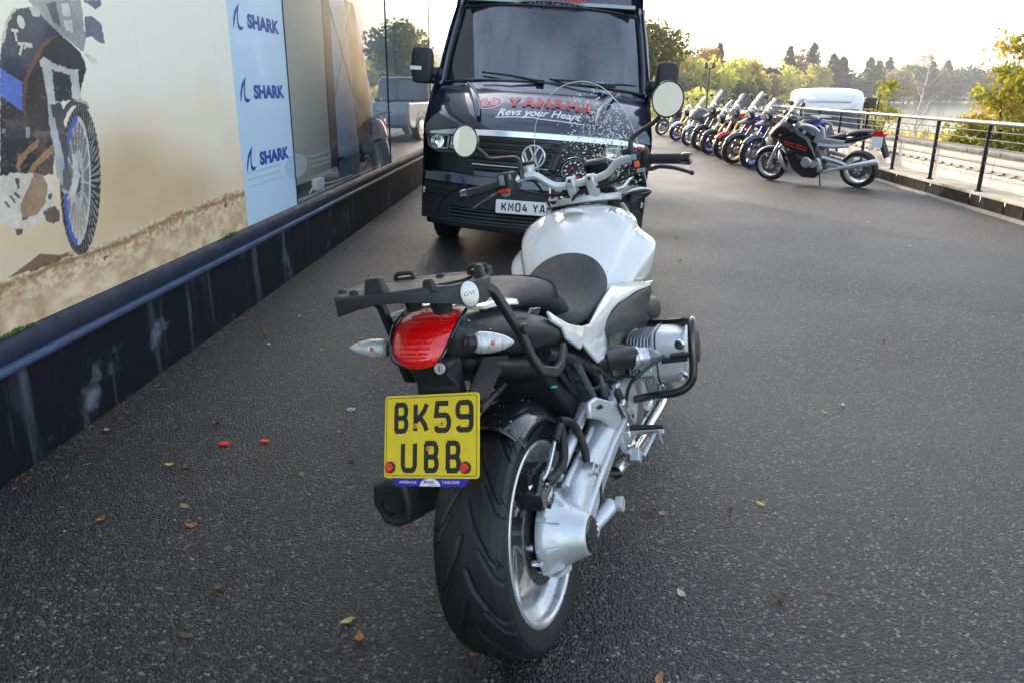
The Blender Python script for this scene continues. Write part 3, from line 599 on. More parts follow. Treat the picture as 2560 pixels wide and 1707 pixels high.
for s_, l in ((.28,.20),(2.32,.22)):
    ms = thing('moss', 'green moss tuft on the sill, ' + ('farthest left below the printed wheel' if s_ < 1 else 'beside the blue banner'), 'moss', m=WF @ Matrix.Translation((s_,.018,.524)))
    e = MB()
    for k in range(90):
        x, y = rnd.uniform(-l/2, l/2), rnd.uniform(-.010,.008); h = rnd.uniform(.006,.018)*(1-abs(x)/l*1.4); r_ = .004
        e.add([(x-r_,y-r_,0),(x+r_,y-r_,0),(x,y+r_,0),(x+rnd.uniform(-.004,.004),y,h)], [(0,1,3),(1,2,3),(2,0,3)])
    e.build('moss_tuft', mat('moss_green', (.07,.14,.02), .9, var=.4, vscale=60), ms, smooth=0)['kind'] = 'stuff'
# ---------------- the white roadster in front ----------------
AL, PH = 0.35163, 0.18446
sa, ca = math.sin(AL), math.cos(AL)
HM = Matrix.Translation((0.06692, 1.7479, 0)) @ Matrix(((sa,-ca,0,0),(ca,sa,0,0),(0,0,1,0),(0,0,0,1))) @ Matrix.Rotation(-PH, 4, 'X')
hero = thing('motorcycle', 'white roadster motorcycle seen from behind, yellow number plate, black luggage rack, leaning on its stand', 'motorcycle', m=HM)
def hb(name, mb, m, p=None, **k): return mb.build(name, m, p or hero, **k)

# --- rear wheel: tyre with cut grooves, rim, spokes, disc
AX = (0, 0, .313)
def tyre_mesh(nu=1000, nv=92):
    us = np.arange(nu) / nu * 2*np.pi; vv = np.linspace(-1, 1, nv+1)
    ctl = np.array([[-1,.222,-.071],[-.93,.236,-.079],[-.82,.262,-.087],[-.70,.284,-.0905],[-.58,.2965,-.083],[-.42,.3045,-.066],[-.24,.3100,-.040],[0,.3130,0]])
    cr = np.concatenate([ctl, (ctl*[-1,1,-1])[::-1][1:]])
    rad = np.interp(vv, cr[:,0], cr[:,1]); off = np.interp(vv, cr[:,0], cr[:,2])
    U, V = np.meshgrid(us, vv, indexing='ij'); dep = np.zeros_like(U)
    def groove(pts, w, d):
        nonlocal dep
        for (u0, v0), (u1, v1) in zip(pts[:-1], pts[1:]):
            du = (U - u0 + np.pi) % (2*np.pi) - np.pi; px = du*.31; py = (V - v0)*.125
            ex, ey = (u1-u0)*.31, (v1-v0)*.125; L2 = ex*ex + ey*ey
            t = np.clip((px*ex + py*ey)/L2, 0, 1); dd = np.hypot(px - t*ex, py - t*ey)
            dep = np.maximum(dep, d*np.clip((w - dd)/(w*.35), 0, 1))
    N = 13
    for k in range(N):
        for s in (-1, 1):
            b = 2*np.pi*(k + (.5 if s > 0 else 0))/N
            groove([(b, s*.03), (b+.16, s*.12), (b+.40, s*.36), (b+.47, s*.50), (b+.46, s*.58)], .0044, .0065)
            groove([(b-.14, s*.22), (b+.06, s*.44), (b+.12, s*.60), (b+.10, s*.68)], .0038, .006)
            groove([(b-.06, s*.50), (b+.01, s*.66)], .0030, .004)
    for k in range(90):                                         # fine sidewall ribs
        pass
    rr = rad[None,:] - dep
    X = rr*np.cos(U); Z = rr*np.sin(U); Y = np.broadcast_to(off, X.shape)
    v = np.stack([X + AX[0], Y, Z + AX[2]], -1).reshape(-1, 3)
    i = np.arange(nu)[:,None]*(nv+1) + np.arange(nv)[None,:]; j = ((np.arange(nu)+1) % nu)[:,None]*(nv+1) + np.arange(nv)[None,:]
    f = np.stack([i, i+1, j+1, j], -1).reshape(-1, 4)
    me = bpy.data.meshes.new('tyre'); me.from_pydata(v, [], f.tolist()); me.materials.append(M['rubber'])
    me.polygons.foreach_set('use_smooth', [True]*len(me.polygons)); me.update(); return me
wheel = hb('rear_wheel', MB().lathe([(.026,-.05),(.036,-.05),(.036,.06),(.026,.06)], AX, n=32), M['alu_dark'])
link(bpy.data.objects.new('tyre', tyre_mesh()), wheel)
rim = MB(); rim.lathe([(.236,-.0745),(.238,-.081),(.233,-.0845),(.2275,-.082),(.222,-.077),(.2195,-.066),(.214,-.058),(.199,-.046),(.186,-.03),(.184,0),(.186,.03),(.2,.05),(.216,.06),(.222,.077),(.2275,.082),(.233,.0845),(.238,.081),(.222,.07)], AX, n=128)
hb('rim', rim, M['silver_rim'], wheel, smooth=60)
sp = MB()
for k in range(5):
    for s in (-1, 1):
        a = 2*math.pi*k/5 + .3; A0 = a + s*.16; A1 = a + s*.13
        p0 = Vector((.035*math.cos(A0), .012, .035*math.sin(A0))); p1 = Vector((.19*math.cos(A1), -.012, .19*math.sin(A1)))
        sp.tube([p0 + Vector(AX), (p0*.5 + p1*.5) + Vector(AX), p1 + Vector(AX)], [.017,.012,.014], n=8, squash=(1, .8))
hb('spokes', sp, M['silver_rim'], wheel, bevel=0)
bd = MB(); bd.lathe([(.098,-.0715),(.1325,-.0715),(.1325,-.0765),(.098,-.0765),(.098,-.0715)], AX, n=80)
disc = hb('brake_disc', bd, M['steel_disc'], wheel)
hl = MB()
for k in range(30):
    a = 2*math.pi*k/30
    for r_, da in ((.105, 0), (.116, .1), (.126, 0)):
        c = Vector((r_*math.cos(a+da), -.0768, r_*math.sin(a+da))) + Vector(AX)
        hl.tube([c, c + Vector((0, -.0004, 0))], .0036, n=6)
hb('disc_holes', hl, M['dark_guts'], wheel)
cr_ = MB(); cr_.lathe([(.06,-.066),(.098,-.070),(.098,-.078),(.06,-.082)], AX, n=40); hb('disc_carrier', cr_, M['dark_guts'], wheel)
bb = MB()
for k in range(5):
    a = 2*math.pi*k/5 + .5; c = Vector((.1*math.cos(a), -.075, .1*math.sin(a))) + Vector(AX)
    bb.tube([c, c + Vector((0, -.012, 0))], .009, n=8)
hb('disc_bobbins', bb, M['alu'], wheel, bevel=.002)

# --- final drive and swing arm (right side)
fd = MB(); fd.lathe([(.0,-.090),(.085,-.090),(.106,-.094),(.110,-.104),(.108,-.118),(.096,-.130),(.084,-.142),(.070,-.165),(.058,-.192),(.052,-.205),(.046,-.208),(.0,-.208)], AX, n=64)
fdo = hb('final_drive', fd, M['silver_cast'], bevel=.002)
rb = MB()
for k in range(9):
    a = 2*math.pi*k/9 + .25; u = Vector((math.cos(a), 0, math.sin(a))); t = Vector((-u.z, 0, u.x))
    q = [(.108,-.094),(.114,-.100),(.113,-.124),(.094,-.150),(.080,-.150)]
    vs_ = [Vector(AX) + u*r_ + t*s*(.007 if i in (0,1,2) else .002) + Vector((0,y,0)) for s in (-1,1) for i,(r_,y) in enumerate(q)]
    rb.add(vs_, [(0,1,2,3,4),(9,8,7,6,5)] + [(i,(i+1)%5,(i+1)%5+5,i+5) for i in range(5)])
hb('cooling_rib', rb, M['silver_cast'], fdo, smooth=30, bevel=.0015, split=True)
cp = MB(); cp.lathe([(.0,-.214),(.034,-.214),(.040,-.212),(.047,-.2085),(.047,-.200)], AX, n=40); hb('hub_cap', cp, M['gloss_black'], fdo)
cpr = MB()
for k in range(16):
    a = 2*math.pi*k/16; c = Vector((.039*math.cos(a), -.2135, .039*math.sin(a))) + Vector(AX); cpr.box(c, (.004,.004,.004))
hb('cap_teeth', cpr, M['alu_dark'], fdo)
fb = MB()
for a in (1.9, 3.3, 4.6):
    c = Vector((.118*math.cos(a), -.098, .118*math.sin(a))) + Vector(AX); fb.tube([c + Vector((0,.012,0)), c + Vector((0,-.016,0))], .0085, n=6)
hb('flange_bolt', fb, M['chrome'], fdo, bevel=.001, split=True)
def ell(c, ry, rz, n=20, p=2.6):
    out = []
    for j in range(n):
        a = 2*math.pi*j/n; cc, ss = math.cos(a), math.sin(a)
        out.append((c[0], c[1] + ry*math.copysign(abs(cc)**(2/p), cc), c[2] + rz*math.copysign(abs(ss)**(2/p), ss)))
    return out
sw = MB(); sw.loft([ell((.02,-.150,.325),.040,.085), ell((.09,-.148,.338),.042,.086), ell((.15,-.147,.350),.043,.078), ell((.26,-.147,.372),.046,.068), ell((.40,-.147,.400),.050,.060), ell((.52,-.145,.425),.054,.064), ell((.60,-.14,.44),.060,.078)])
swo = hb('swing_arm', sw, M['silver_cast'], sub=1)
e = MB()
e.tube([(.03,-.185,.335),(.16,-.192,.375),(.34,-.196,.408),(.50,-.199,.43)], [.012,.010,.010,.013], n=8)
e.tube([(.06,-.135,.412),(.2,-.135,.432),(.36,-.135,.452)], [.012,.009,.010], n=8)
e.box((.08,-.15,.255), (.07,.05,.03), Matrix.Rotation(-.3, 3, 'Y'))
e.tube([(.02,-.14,.24),(.14,-.155,.232),(.16,-.16,.236)], [.022,.024,.022], n=12)
hb('arm_ribs', e, M['silver_cast'], swo, bevel=.002)
e = MB()
for k, x in enumerate((.175,.192,.209)):
    e.loft([ell((x-.006,-.147,.352+.2*(x-.17)),.050,.079-.02*k), ell((x+.006,-.147,.354+.2*(x-.17)),.053-.002*k,.080-.02*k*.5)])
hb('rubber_boot', e, M['rubber_side'], swo, sub=1)
e = MB(); e.tube([(.24,-.212,.27),(.24,-.232,.27)], .022, n=20); e.tube([(.14,-.15,.235),(.24,-.20,.27)], [.02,.024], n=12); hb('torque_arm_pivot', e, M['silver_cast'], swo, bevel=.002)
e = MB(); e.tube([(.06,-.115,.44),(.22,-.125,.49),(.36,-.12,.52)], .017, n=12); hb('reaction_strut', e, M['silver_cast'])

# --- caliper and hoses
e = MB()
cal = [(-.055,-.03),(.05,-.04),(.075,.0),(.055,.045),(-.02,.055),(-.065,.03)]
Rm = Matrix.Rotation(-.2, 3, 'Y')
e.prism(cal, lambda u, v, t: Vector((-.028,0,.452)) + Rm @ Vector((u, t, v)), -.055, -.125)
e.box((-.02,-.09,.405), (.05,.075,.05), Rm)
cl = hb('brake_caliper', e, M['gloss_black'], bevel=.007)
e = MB(); e.tube([(-.075,-.095,.475),(-.075,-.095,.515)], .007, n=8); e.tube([(-.075,-.095,.513),(-.075,-.095,.524)], .005, n=8); hb('bleed_nipple', e, M['rubber'], cl)
e = MB(); e.tube([(-.075,-.105,.478),(-.04,-.125,.492),(.0,-.13,.515),(.05,-.13,.545)], .0055, n=8, smooth=4); e.tube([(-.078,-.092,.478),(-.066,-.108,.478)], .011, n=8); hb('hose_union', e, M['alu'], cl)
e = MB(); e.tube([(-.02,-.127,.425),(-.02,-.135,.425)], .008, n=6); e.tube([(-.045,-.127,.47),(-.045,-.135,.47)], .007, n=6); hb('caliper_bolts', e, M['chrome'], cl)
t_ = text_mb('BREMBO', .020, lambda x, y, z: Vector((-.045,-.1262,.425)) + Rm @ Vector((x*.55, 0, y*.9)), bold=.0005); hb('caliper_lettering', t_, M['white_ink'], cl, smooth=0)
e = MB(); e.tube([(.05,-.13,.545),(.11,-.125,.560),(.145,-.118,.535),(.11,-.125,.47),(.02,-.125,.46),(-.03,-.12,.47)], .013, n=10, smooth=6)
e.tube([(.13,-.122,.57),(.20,-.135,.53),(.205,-.155,.45),(.165,-.162,.405)], .012, n=10, smooth=6)
e.tube([(.145,-.12,.55),(.10,-.128,.47),(.07,-.13,.45)], .010, n=10, smooth=4)
hb('brake_hose', e, M['rubber'])
e = MB(); e.tube([(.158,-.205,.418),(.158,-.192,.418)], .014, n=6); e.tube([(.158,-.192,.418),(.158,-.16,.418)], .018, n=16); hb('hose_clamp', e, M['alu'], bevel=.001)

# --- hugger
e = MB()
def hug(u, v):
    a = R(105 - 97*u); s = -1 + 2*v; fl = abs(s)**3
    r_ = .337 + .012*math.sin(u*2) - .055*fl - .012*(1-u)*fl
    return (r_*math.cos(a), .102*s*(1 - .08*(1-u)), .313 + r_*math.sin(a))
e.grid(hug, 26, 18)
hg = hb('hugger', e, M['gloss_black'], solid=.004, smooth=60)
e = MB(); e.tube([hug(.02, v/18) for v in range(19)], .004, n=6); hb('hugger_lip', e, M['gloss_black'], hg)
e = MB(); e.add([tuple(Vector(hug(*uv))*1.0 + Vector((-.002,-.001,.0035))) for uv in ((.03,.80),(.03,.88),(.075,.88),(.075,.80))], [(0,1,2,3)])
hb('hugger_sticker', e, M['white_ink'], hg, smooth=0)
e = MB(); e.add([tuple(Vector(hug(*uv))*1.0 + Vector((-.0035,-.0015,.0045))) for uv in ((.035,.85),(.035,.875),(.055,.875),(.055,.85))], [(0,1,2,3)])
hb('sticker_mark', e, M['red_plastic'], hg, smooth=0)

# --- number plate on its carrier
PC = Vector((-.321, .004, .722)); PU = Vector((0, -1, 0)); PV = Vector((.416, 0, .909)); PN = Vector((-.909, 0, .416))
# slight twist so that its right edge sits a little further forward
tw = Matrix.Rotation(R(-5), 3, PV); PU = tw @ PU; PN = tw @ PN
def pf(u, v, t): return PC + PU*u + PV*v + PN*t
def rrect(w_, h_, r_, n=4):
    out = []
    for cx, cy, a in ((w_/2-r_, h_/2-r_, 0), (-w_/2+r_, h_/2-r_, 90), (-w_/2+r_, -h_/2+r_, 180), (w_/2-r_, -h_/2+r_, 270)):
        out += [(cx + r_*math.cos(R(a+90*k/n)), cy + r_*math.sin(R(a+90*k/n))) for k in range(n+1)]
    return out
e = MB(); e.prism(rrect(.240,.178,.008), pf, -.0015, .0015); pl = hb('number_plate', e, M['plate_yellow'], bevel=.0006)
e = MB(); ribbon(e, rrect(.229,.167,.005), .0012, pf, True, .0019)
plate_text(e, 'BK59', -.1010, .006, .0445, .068, .0100, .0112, pf, .0019)
plate_text(e, 'UBB', -.0765, -.078, .0445, .068, .0100, .0112, pf, .0019)
e.v = [tuple(p) for p in e.v]; hb('plate_lettering', e, M['ink_black'], pl, smooth=0)
e = MB()
for u, v in ((-.036,.022),(.030,.0255),(-.003,-.0265)):
    e.tube([pf(u,v,.0015), pf(u,v,.004)], .0058, n=14)
hb('plate_screws', e, M['brass'], pl, bevel=.001)
e = MB()
for u, v in ((-.036,.022),(.030,.0255),(-.003,-.0265)): e.prism([(u-.0008,v-.003),(u+.0008,v-.003),(u+.0008,v+.003),(u-.0008,v+.003)], pf, .0038, .0044)
hb('screw_slots', e, M['ink_black'], pl, smooth=0)
for u in (-.1015, .089):
    e = MB(); e.tube([pf(u,-.066,.0015), pf(u,-.066,.007)], .0125, n=24); rf = hb('reflector_ring', e, M['black_plastic'], pl, bevel=.001)
    e = MB(); e.tube([pf(u-.001,-.066,.006), pf(u-.001,-.066,.0085)], .0098, n=24); hb('reflector', e, M['red_lens'], rf, bevel=.001)
e = MB(); e.prism([(-.103,-.089),(.098,-.089),(.088,-.102),(-.089,-.102)] if False else [(.098,-.0885),(-.100,-.0885),(-.086,-.1055),(.084,-.1055)], pf, -.001, .001)
bt = hb('dealer_strip', e, M['blue_tag'], pl, smooth=0)
e = MB(); e.prism([(.026*math.cos(R(a))+.0, -.1055+.0165*math.sin(R(a))) for a in range(0, 181, 12)], pf, .001, .0014); hb('dealer_oval', e, M['white_ink'], bt, smooth=0)
t_ = text_mb('mitchellsmc.co.uk', .0085, lambda x, y, z: pf(x*.72-.078, y-.0995, .0017), bold=.00012); hb('dealer_address', t_, M['white_ink'], bt, smooth=0)
t_ = text_mb('T: 01463 233478', .0085, lambda x, y, z: pf(x*.74+.030, y-.0995, .0017), bold=.00012); hb('dealer_phone', t_, M['white_ink'], bt, smooth=0)
t_ = text_mb('Mitchells', .0098, lambda x, y, z: pf(x*.75-.0165, y-.0995, .0018), bold=.0001, shear=.4); hb('dealer_name', t_, M['blue_tag'], bt, smooth=0)
e = MB(); e.prism([(-.004,-.1035),(.016,-.1035),(.016,-.1022),(-.004,-.1022)], pf, .0014, .0018); hb('dealer_line', e, M['red_plastic'], bt, smooth=0)
e = MB()
e.loft([[(-.292,.046,.878),(-.294,-.034,.868),(-.22,-.05,.87),(-.22,.05,.875)], [(-.262,.048,.82),(-.258,-.05,.81),(-.22,-.05,.80),(-.22,.05,.81)], [(-.268,.05,.76),(-.262,-.06,.75),(-.235,-.06,.745),(-.235,.05,.755)]])
hb('plate_carrier', e, M['black_plastic'], bevel=.004)
e = MB(); e.add([(-.188,-.088,.850),(-.055,-.090,.812),(-.215,-.086,.755),(-.268,-.082,.765),(-.275,-.080,.80)], [(0,1,2,3,4)]); hb('carrier_side_plate', e, M['black_plastic'], solid=.004, smooth=0)
e = MB(); e.tube([(-.04,-.06,.735),(-.285,-.105,.765)], .008, n=8); e.tube([(-.04,.06,.735),(-.285,.085,.765)], .008, n=8); hb('carrier_stay', e, M['frame_black'])

# --- tail light
rows = [[(-.195,.062,.965),(-.200,.03,.971),(-.205,.0,.973),(-.203,-.035,.971),(-.205,-.075,.962)],
        [(-.232,.068,.950),(-.245,.036,.955),(-.25,.0,.957),(-.246,-.036,.953),(-.232,-.068,.946)],
        [(-.262,.068,.928),(-.285,.036,.931),(-.290,.0,.932),(-.282,-.034,.928),(-.258,-.060,.924)],
        [(-.280,.064,.903),(-.306,.034,.904),(-.312,.003,.904),(-.304,-.028,.900),(-.280,-.050,.898)],
        [(-.288,.058,.884),(-.312,.032,.882),(-.318,.006,.881),(-.312,-.022,.879),(-.292,-.040,.880)],
        [(-.285,.044,.872),(-.300,.030,.869),(-.305,.006,.868),(-.300,-.016,.867),(-.288,-.032,.870)]]
e = MB(); e.add([p for r_ in rows for p in r_], [(i*5+j, i*5+j+1, i*5+j+6, i*5+j+5) for i in range(5) for j in range(4)])
e.v = [(x-.016, y*1.06+.001, z+.004) for x, y, z in e.v]; rows = [[(x-.016, y*1.06+.001, z+.004) for x, y, z in r_] for r_ in rows]
tl = hb('tail_light', e, M['red_lens'], sub=3, smooth=0)
e = MB()
for k in range(12):
    t = .12 + .07*k; i = min(int(t*5), 4); f = t*5 - i
    p = [Vector(rows[i][j])*(1-f) + Vector(rows[i+1][j])*f for j in range(1, 4)]
    e.tube([q + Vector((-.0005,0,.0005)) for q in p], .0014, n=5, smooth=4)
hb('lens_ridges', e, M['red_lens'], tl)
e = MB(); e.tube([tuple(Vector(rows[i][0]) + Vector((.004,.004,0))) for i in range(6)], .006, n=8, smooth=3); e.tube([tuple(Vector(rows[i][4]) + Vector((.006,-.003,0))) for i in range(6)], .004, n=8, smooth=3); hb('tail_light_bezel', e, M['gloss_black'], tl, split=True)

# --- tail body, locks, white tail trims
def sec(x, w_, zb, zt, n=5, cr=.7):
    h = (zt-zb)/2; zc = (zt+zb)/2
    return [(x, y, z) for y, z in [(-w_*.55,zb),(-w_*.95,zb+h*.45),(-w_,zc+h*.1),(-w_*.86,zt-h*.25),(-w_*.45,zt),(0,zt+.004),(w_*.45,zt),(w_*.86,zt-h*.25),(w_,zc+h*.1),(w_*.95,zb+h*.45),(w_*.55,zb),(0,zb)]]
e = MB(); e.loft([sec(-.262,.066,.868,.950), sec(-.245,.092,.864,.958), sec(-.20,.110,.855,.964), sec(-.12,.130,.832,.957), sec(-.02,.152,.797,.930), sec(.08,.166,.770,.890), sec(.17,.165,.755,.845), sec(.22,.15,.755,.82)])
tb = hb('tail_fairing', e, M['grey_plastic'], sub=2)
e = MB(); e.tube([(-.300,-.042,.866),(-.312,-.043,.8675)], .012, n=24); lk = hb('seat_lock', e, M['alu'], tb, bevel=.001)
e = MB(); e.box((-.3125,-.043,.8676), (.001,.002,.011)); hb('key_slot', e, M['ink_black'], lk, smooth=0)
e = MB(); e.tube([(-.26,-.042,.866),(-.304,-.043,.866)], .017, n=20); hb('lock_housing', e, M['black_plastic'], tb)
e = MB(); e.loft([[(-.20,-.07,.971),(-.20,-.115,.966),(-.20,-.12,.958),(-.20,-.07,.960)], [(-.14,-.085,.974),(-.14,-.128,.966),(-.14,-.134,.952),(-.14,-.085,.955)], [(-.055,-.11,.955),(-.055,-.138,.945),(-.055,-.141,.930),(-.055,-.11,.935)]]); hb('tail_trim', e, M['white_paint'], bevel=.003, sub=1)
e = MB(); e.loft([[(-.20,.07,.973),(-.20,.115,.968),(-.20,.12,.958),(-.20,.07,.960)], [(-.14,.085,.974),(-.14,.128,.966),(-.14,.134,.952),(-.14,.085,.955)], [(-.055,.11,.955),(-.055,.138,.945),(-.055,.141,.930),(-.055,.11,.935)]]); hb('tail_trim', e, M['white_paint'], bevel=.003, sub=1)
e = MB(); e.loft([[(-.225,.07,.966),(-.225,-.045,.969),(-.21,-.045,.982),(-.21,.07,.98)], [(-.15,.07,.975),(-.15,-.06,.978),(-.15,-.06,.988),(-.15,.07,.985)]]); hb('tail_cap', e, M['silver_rim'], bevel=.003)
e = MB(); e.prism([(-.05,.905),(-.03,.915),(.03,.902),(.015,.889)], lambda u, v, t: Vector((u, t, v)), -.150, -.160); hb('tail_slot', e, M['gloss_black'], tb, bevel=.003)

# --- indicators
def indicator(c, d, up, L, Rr, stem):
    d = Vector(d).normalized(); c = Vector(c); rings = []; n = 20
    bk = Vector((-1, 0, .25)); bk = (bk - d*bk.dot(d)).normalized(); u = d.cross(bk)
    for t, r_ in ((0,.72),(.08,.96),(.25,1.0),(.45,.94),(.65,.78),(.82,.54),(.94,.28),(1,.03)):
        rings.append([c + d*(L*t) + bk*(Rr*.8*r_*math.cos(a)) + u*(Rr*r_*math.sin(a)) for a in [2*math.pi*j/n for j in range(n)]])
    e = MB(); e.loft(rings[:], True); lens = hb('indicator', e, M['clear_lens'], sub=1)
    e = MB(); e.ball(c + d*(L*.42) + bk*(Rr*.66), (.0052,.0046,.0052)); hb('bulb', e, M['amber'], lens)
    e = MB(); e.tube([c + d*.006, c - d*.012], [Rr*.74, Rr*.6], n=20); e.tube([c - d*.008, Vector(stem)], .011, n=12); hb('indicator_stalk', e, M['black_plastic'], lens, bevel=.002)
    e = MB()
    for k in range(4): 
        t = .16 + .17*k; r_ = np.interp(t, [0,.25,.65,.82,1],[.9,1.0,.78,.54,.1])
        e.tube([c + d*(L*t) + bk*(Rr*.8*r_*math.cos(a)*1.004) + u*(Rr*r_*math.sin(a)*1.004) for a in [R(-62+124*j/8) for j in range(9)]], .0005, n=4)
    hb('lens_flutes', e, M['alu'], lens)
indicator((-.308,-.128,.917), (.62,-.80,-.22), 0, .088, .0235, (-.25,-.085,.905))
indicator((-.215,.128,.890), (-.45,.85,.22), 0, .088, .0235, (-.20,.085,.885))

# --- luggage rack
e = MB()
def rk(x, y): return 1.020
def rkb(x, y): return float(np.interp(y, [-.15,-.10,-.03,.04,.10,.165], [.985,1.0,1.016,1.022,1.012,.996]))
out = [(-.358,.09),(-.352,.135),(-.325,.165),(-.28,.178),(-.22,.172),(-.192,.15),(-.185,.09),(-.183,0),(-.186,-.08),(-.192,-.13),(-.215,-.150),(-.255,-.150),(-.285,-.140),(-.312,-.105),(-.335,-.06),(-.352,0),(-.358,.05)]
inn = [(-.318,.09),(-.312,.115),(-.30,.128),(-.275,.135),(-.235,.132),(-.215,.118),(-.208,.08),(-.206,0),(-.208,-.07),(-.212,-.10),(-.228,-.114),(-.25,-.115),(-.268,-.108),(-.285,-.085),(-.300,-.05),(-.312,0),(-.318,.05)]
n = len(out); rings = []
for i in range(n):
    o, q = Vector(out[i]), Vector(inn[i]); zt = rk(*o) + .024 - .006*(o.y < -.1); zb = rkb(*o)
    tall = 1 if o.x < -.24 else .55
    rings.append([(o.x, o.y, zb + (1-tall)*.02), (o.x*.998, o.y, zt-.006), ((o.x*.85+q.x*.15), (o.y*.85+q.y*.15), zt), (q.x, q.y, zt-.003), (q.x, q.y, zt-.02), ((o.x*.8+q.x*.2), (o.y*.8+q.y*.2), zb + (1-tall)*.02 + .004)])
rings.append(rings[0]); e.loft(rings, False)
rack = hb('luggage_rack', e, M['black_plastic'], bevel=.003, smooth=50)
e = MB(); e.loft([[(x, y, rk(x, y)+dz) for x, y in inn] for dz in (.014, .021)], True); hb('rack_deck', e, M['black_plastic'], rack, bevel=.001)
for (x, y, sx, sy, h) in ((-.335,.052,.024,.046,.032),(-.338,.105,.014,.02,.012),(-.322,-.062,.016,.026,.016),(-.30,.158,.016,.02,.010),(-.232,-.135,.02,.02,.02),(-.215,-.035,.012,.02,.007)):
    e = MB(); z = rk(x, y) + .022
    e.loft([[(x-sx*.6,y-sy*.6,z-.012),(x+sx*.6,y-sy*.6,z-.012),(x+sx*.6,y+sy*.6,z-.012),(x-sx*.6,y+sy*.6,z-.012)], [(x-sx*.4,y-sy*.38,z+h),(x+sx*.4,y-sy*.38,z+h),(x+sx*.4,y+sy*.38,z+h),(x-sx*.4,y+sy*.38,z+h)]])
    hb('rack_lug', e, M['black_plastic'], rack, bevel=.004)
for y in (.06, -.118):
    e = MB(); z = rk(-.2, y) + .024
    e.tube([(-.2,y-.022,z-.004),(-.2,y-.020,z+.008),(-.2,y-.010,z+.011),(-.2,y+.010,z+.011),(-.2,y+.020,z+.008),(-.2,y+.022,z-.004)], .005, n=8, smooth=3)
    e.box((-.185,y,z-.006), (.03,.04,.016)); hb('rack_latch', e, M['black_plastic'], rack, bevel=.002)
bc = Vector((-.293,-.133,1.014)); bn = Vector((-.80,-.58,.12)).normalized(); bu = Vector((0,0,1)).cross(bn).normalized(); bv = bn.cross(bu)
e = MB(); e.loft([[bc + bn*t + bu*(.0205*k*math.cos(a)) + bv*(.0285*k*math.sin(a)) for a in [2*math.pi*j/32 for j in range(32)]] for t, k in ((-.018,.8),(.0,1.0))]); hb('badge_boss', e, M['black_plastic'], rack)
e = MB(); e.loft([[bc + bn*t + bu*(.0185*k*math.cos(a)) + bv*(.0262*k*math.sin(a)) for a in [2*math.pi*j/32 for j in range(32)]] for t, k in ((0,1.0),(.0022,1.0),(.0032,.93))]); bo = hb('rack_badge', e, mat('badge_silver', (.62,.62,.60), .35, metal=.4), rack)
t_ = text_mb('GIVI', .0125, lambda x, y, z: bc + bn*.0036 + bu*(x-.0135) + bv*(y-.003), shear=.25); hb('badge_lettering', t_, M['grey_plastic'], bo, smooth=0)
def flatbar(mb, pts, w_, t_):
    rings = []
    for i, p in enumerate(pts):
        p = Vector(p); d = (Vector(pts[min(i+1, len(pts)-1)]) - Vector(pts[max(i-1, 0)])).normalized(); y = Vector((0, 1, 0)); s = y.cross(d).normalized()
        rings.append([p + s*w_/2 + y*t_/2, p - s*w_/2 + y*t_/2, p - s*w_/2 - y*t_/2, p + s*w_/2 - y*t_/2])
    mb.loft(rings)
e = MB(); flatbar(e, [(-.235,-.142,1.018),(-.212,-.150,1.000),(-.150,-.168,.892),(-.125,-.178,.82),(-.100,-.184,.785),(-.03,-.190,.757),(.02,-.190,.758),(.075,-.186,.790)], .024, .016); hb('rack_arm', e, M['black_plastic'], bevel=.004)
e = MB(); flatbar(e, [(-.235,.135,1.018),(-.206,.13,.991),(-.150,.145,.885),(-.125,.155,.82),(-.100,.165,.785),(-.03,.172,.757),(.02,.172,.758),(.075,.168,.790)], .024, .016); hb('rack_arm', e, M['black_plastic'], bevel=.004)
e = MB(); e.tube([(-.155,-.180,.898),(-.155,-.188,.898)], .013, n=18); hb('arm_bolt', e, M['frame_black'], bevel=.002)
e = MB(); e.tube([(-.27,.01,.985),(-.27,.01,1.015)], [.016,.022], n=14); e.tube([(-.27,-.055,.975),(-.27,-.055,1.015)], [.02,.028], n=14); hb('rack_foot', e, M['black_plastic'])

# --- seat
def ssec(x, w_, zb, zt, crown=.012):
    return [(x, y, z) for y, z in [(-w_*.9,zb),(-w_,zb+(zt-zb)*.35),(-w_*.94,zb+(zt-zb)*.72),(-w_*.70,zt-crown),(-w_*.35,zt-crown*.25),(0,zt),(w_*.35,zt-crown*.25),(w_*.70,zt-crown),(w_*.94,zb+(zt-zb)*.72),(w_,zb+(zt-zb)*.35),(w_*.9,zb),(0,zb)]]
e = MB(); e.loft([ssec(-.165,.075,.945,.955), ssec(-.14,.115,.930,.968), ssec(-.06,.132,.915,.978), ssec(.05,.142,.890,.980), ssec(.14,.146,.865,.972), ssec(.21,.146,.840,.952), ssec(.27,.145,.815,.915), ssec(.32,.14,.795,.868), ssec(.335,.12,.79,.84)])
pil = hb('pillion_seat', e, M['seat_vinyl'], sub=2)
e = MB(); e.tube([(.205,y,z+.0015) for _, y, z in ssec(.215,.1462,.84,.9525)[1:10]], .0022, n=6, smooth=4); e.tube([(.19,y,z+.0012) for _, y, z in ssec(.20,.1464,.845,.957)[1:10]], .0016, n=6, smooth=4); hb('seat_piping', e, M['rubber_side'], pil)
def fsec(x, w_, zb, zt):
    h = zt-zb; half = [(w_*.9,0),(w_,.24),(w_*.95,.50),(w_*.76,.78),(w_*.40,.95)]
    return [(x, -a, zb+b*h) for a, b in half] + [(x, 0, zt)] + [(x, a, zb+b*h) for a, b in half[::-1]] + [(x, 0, zb)]
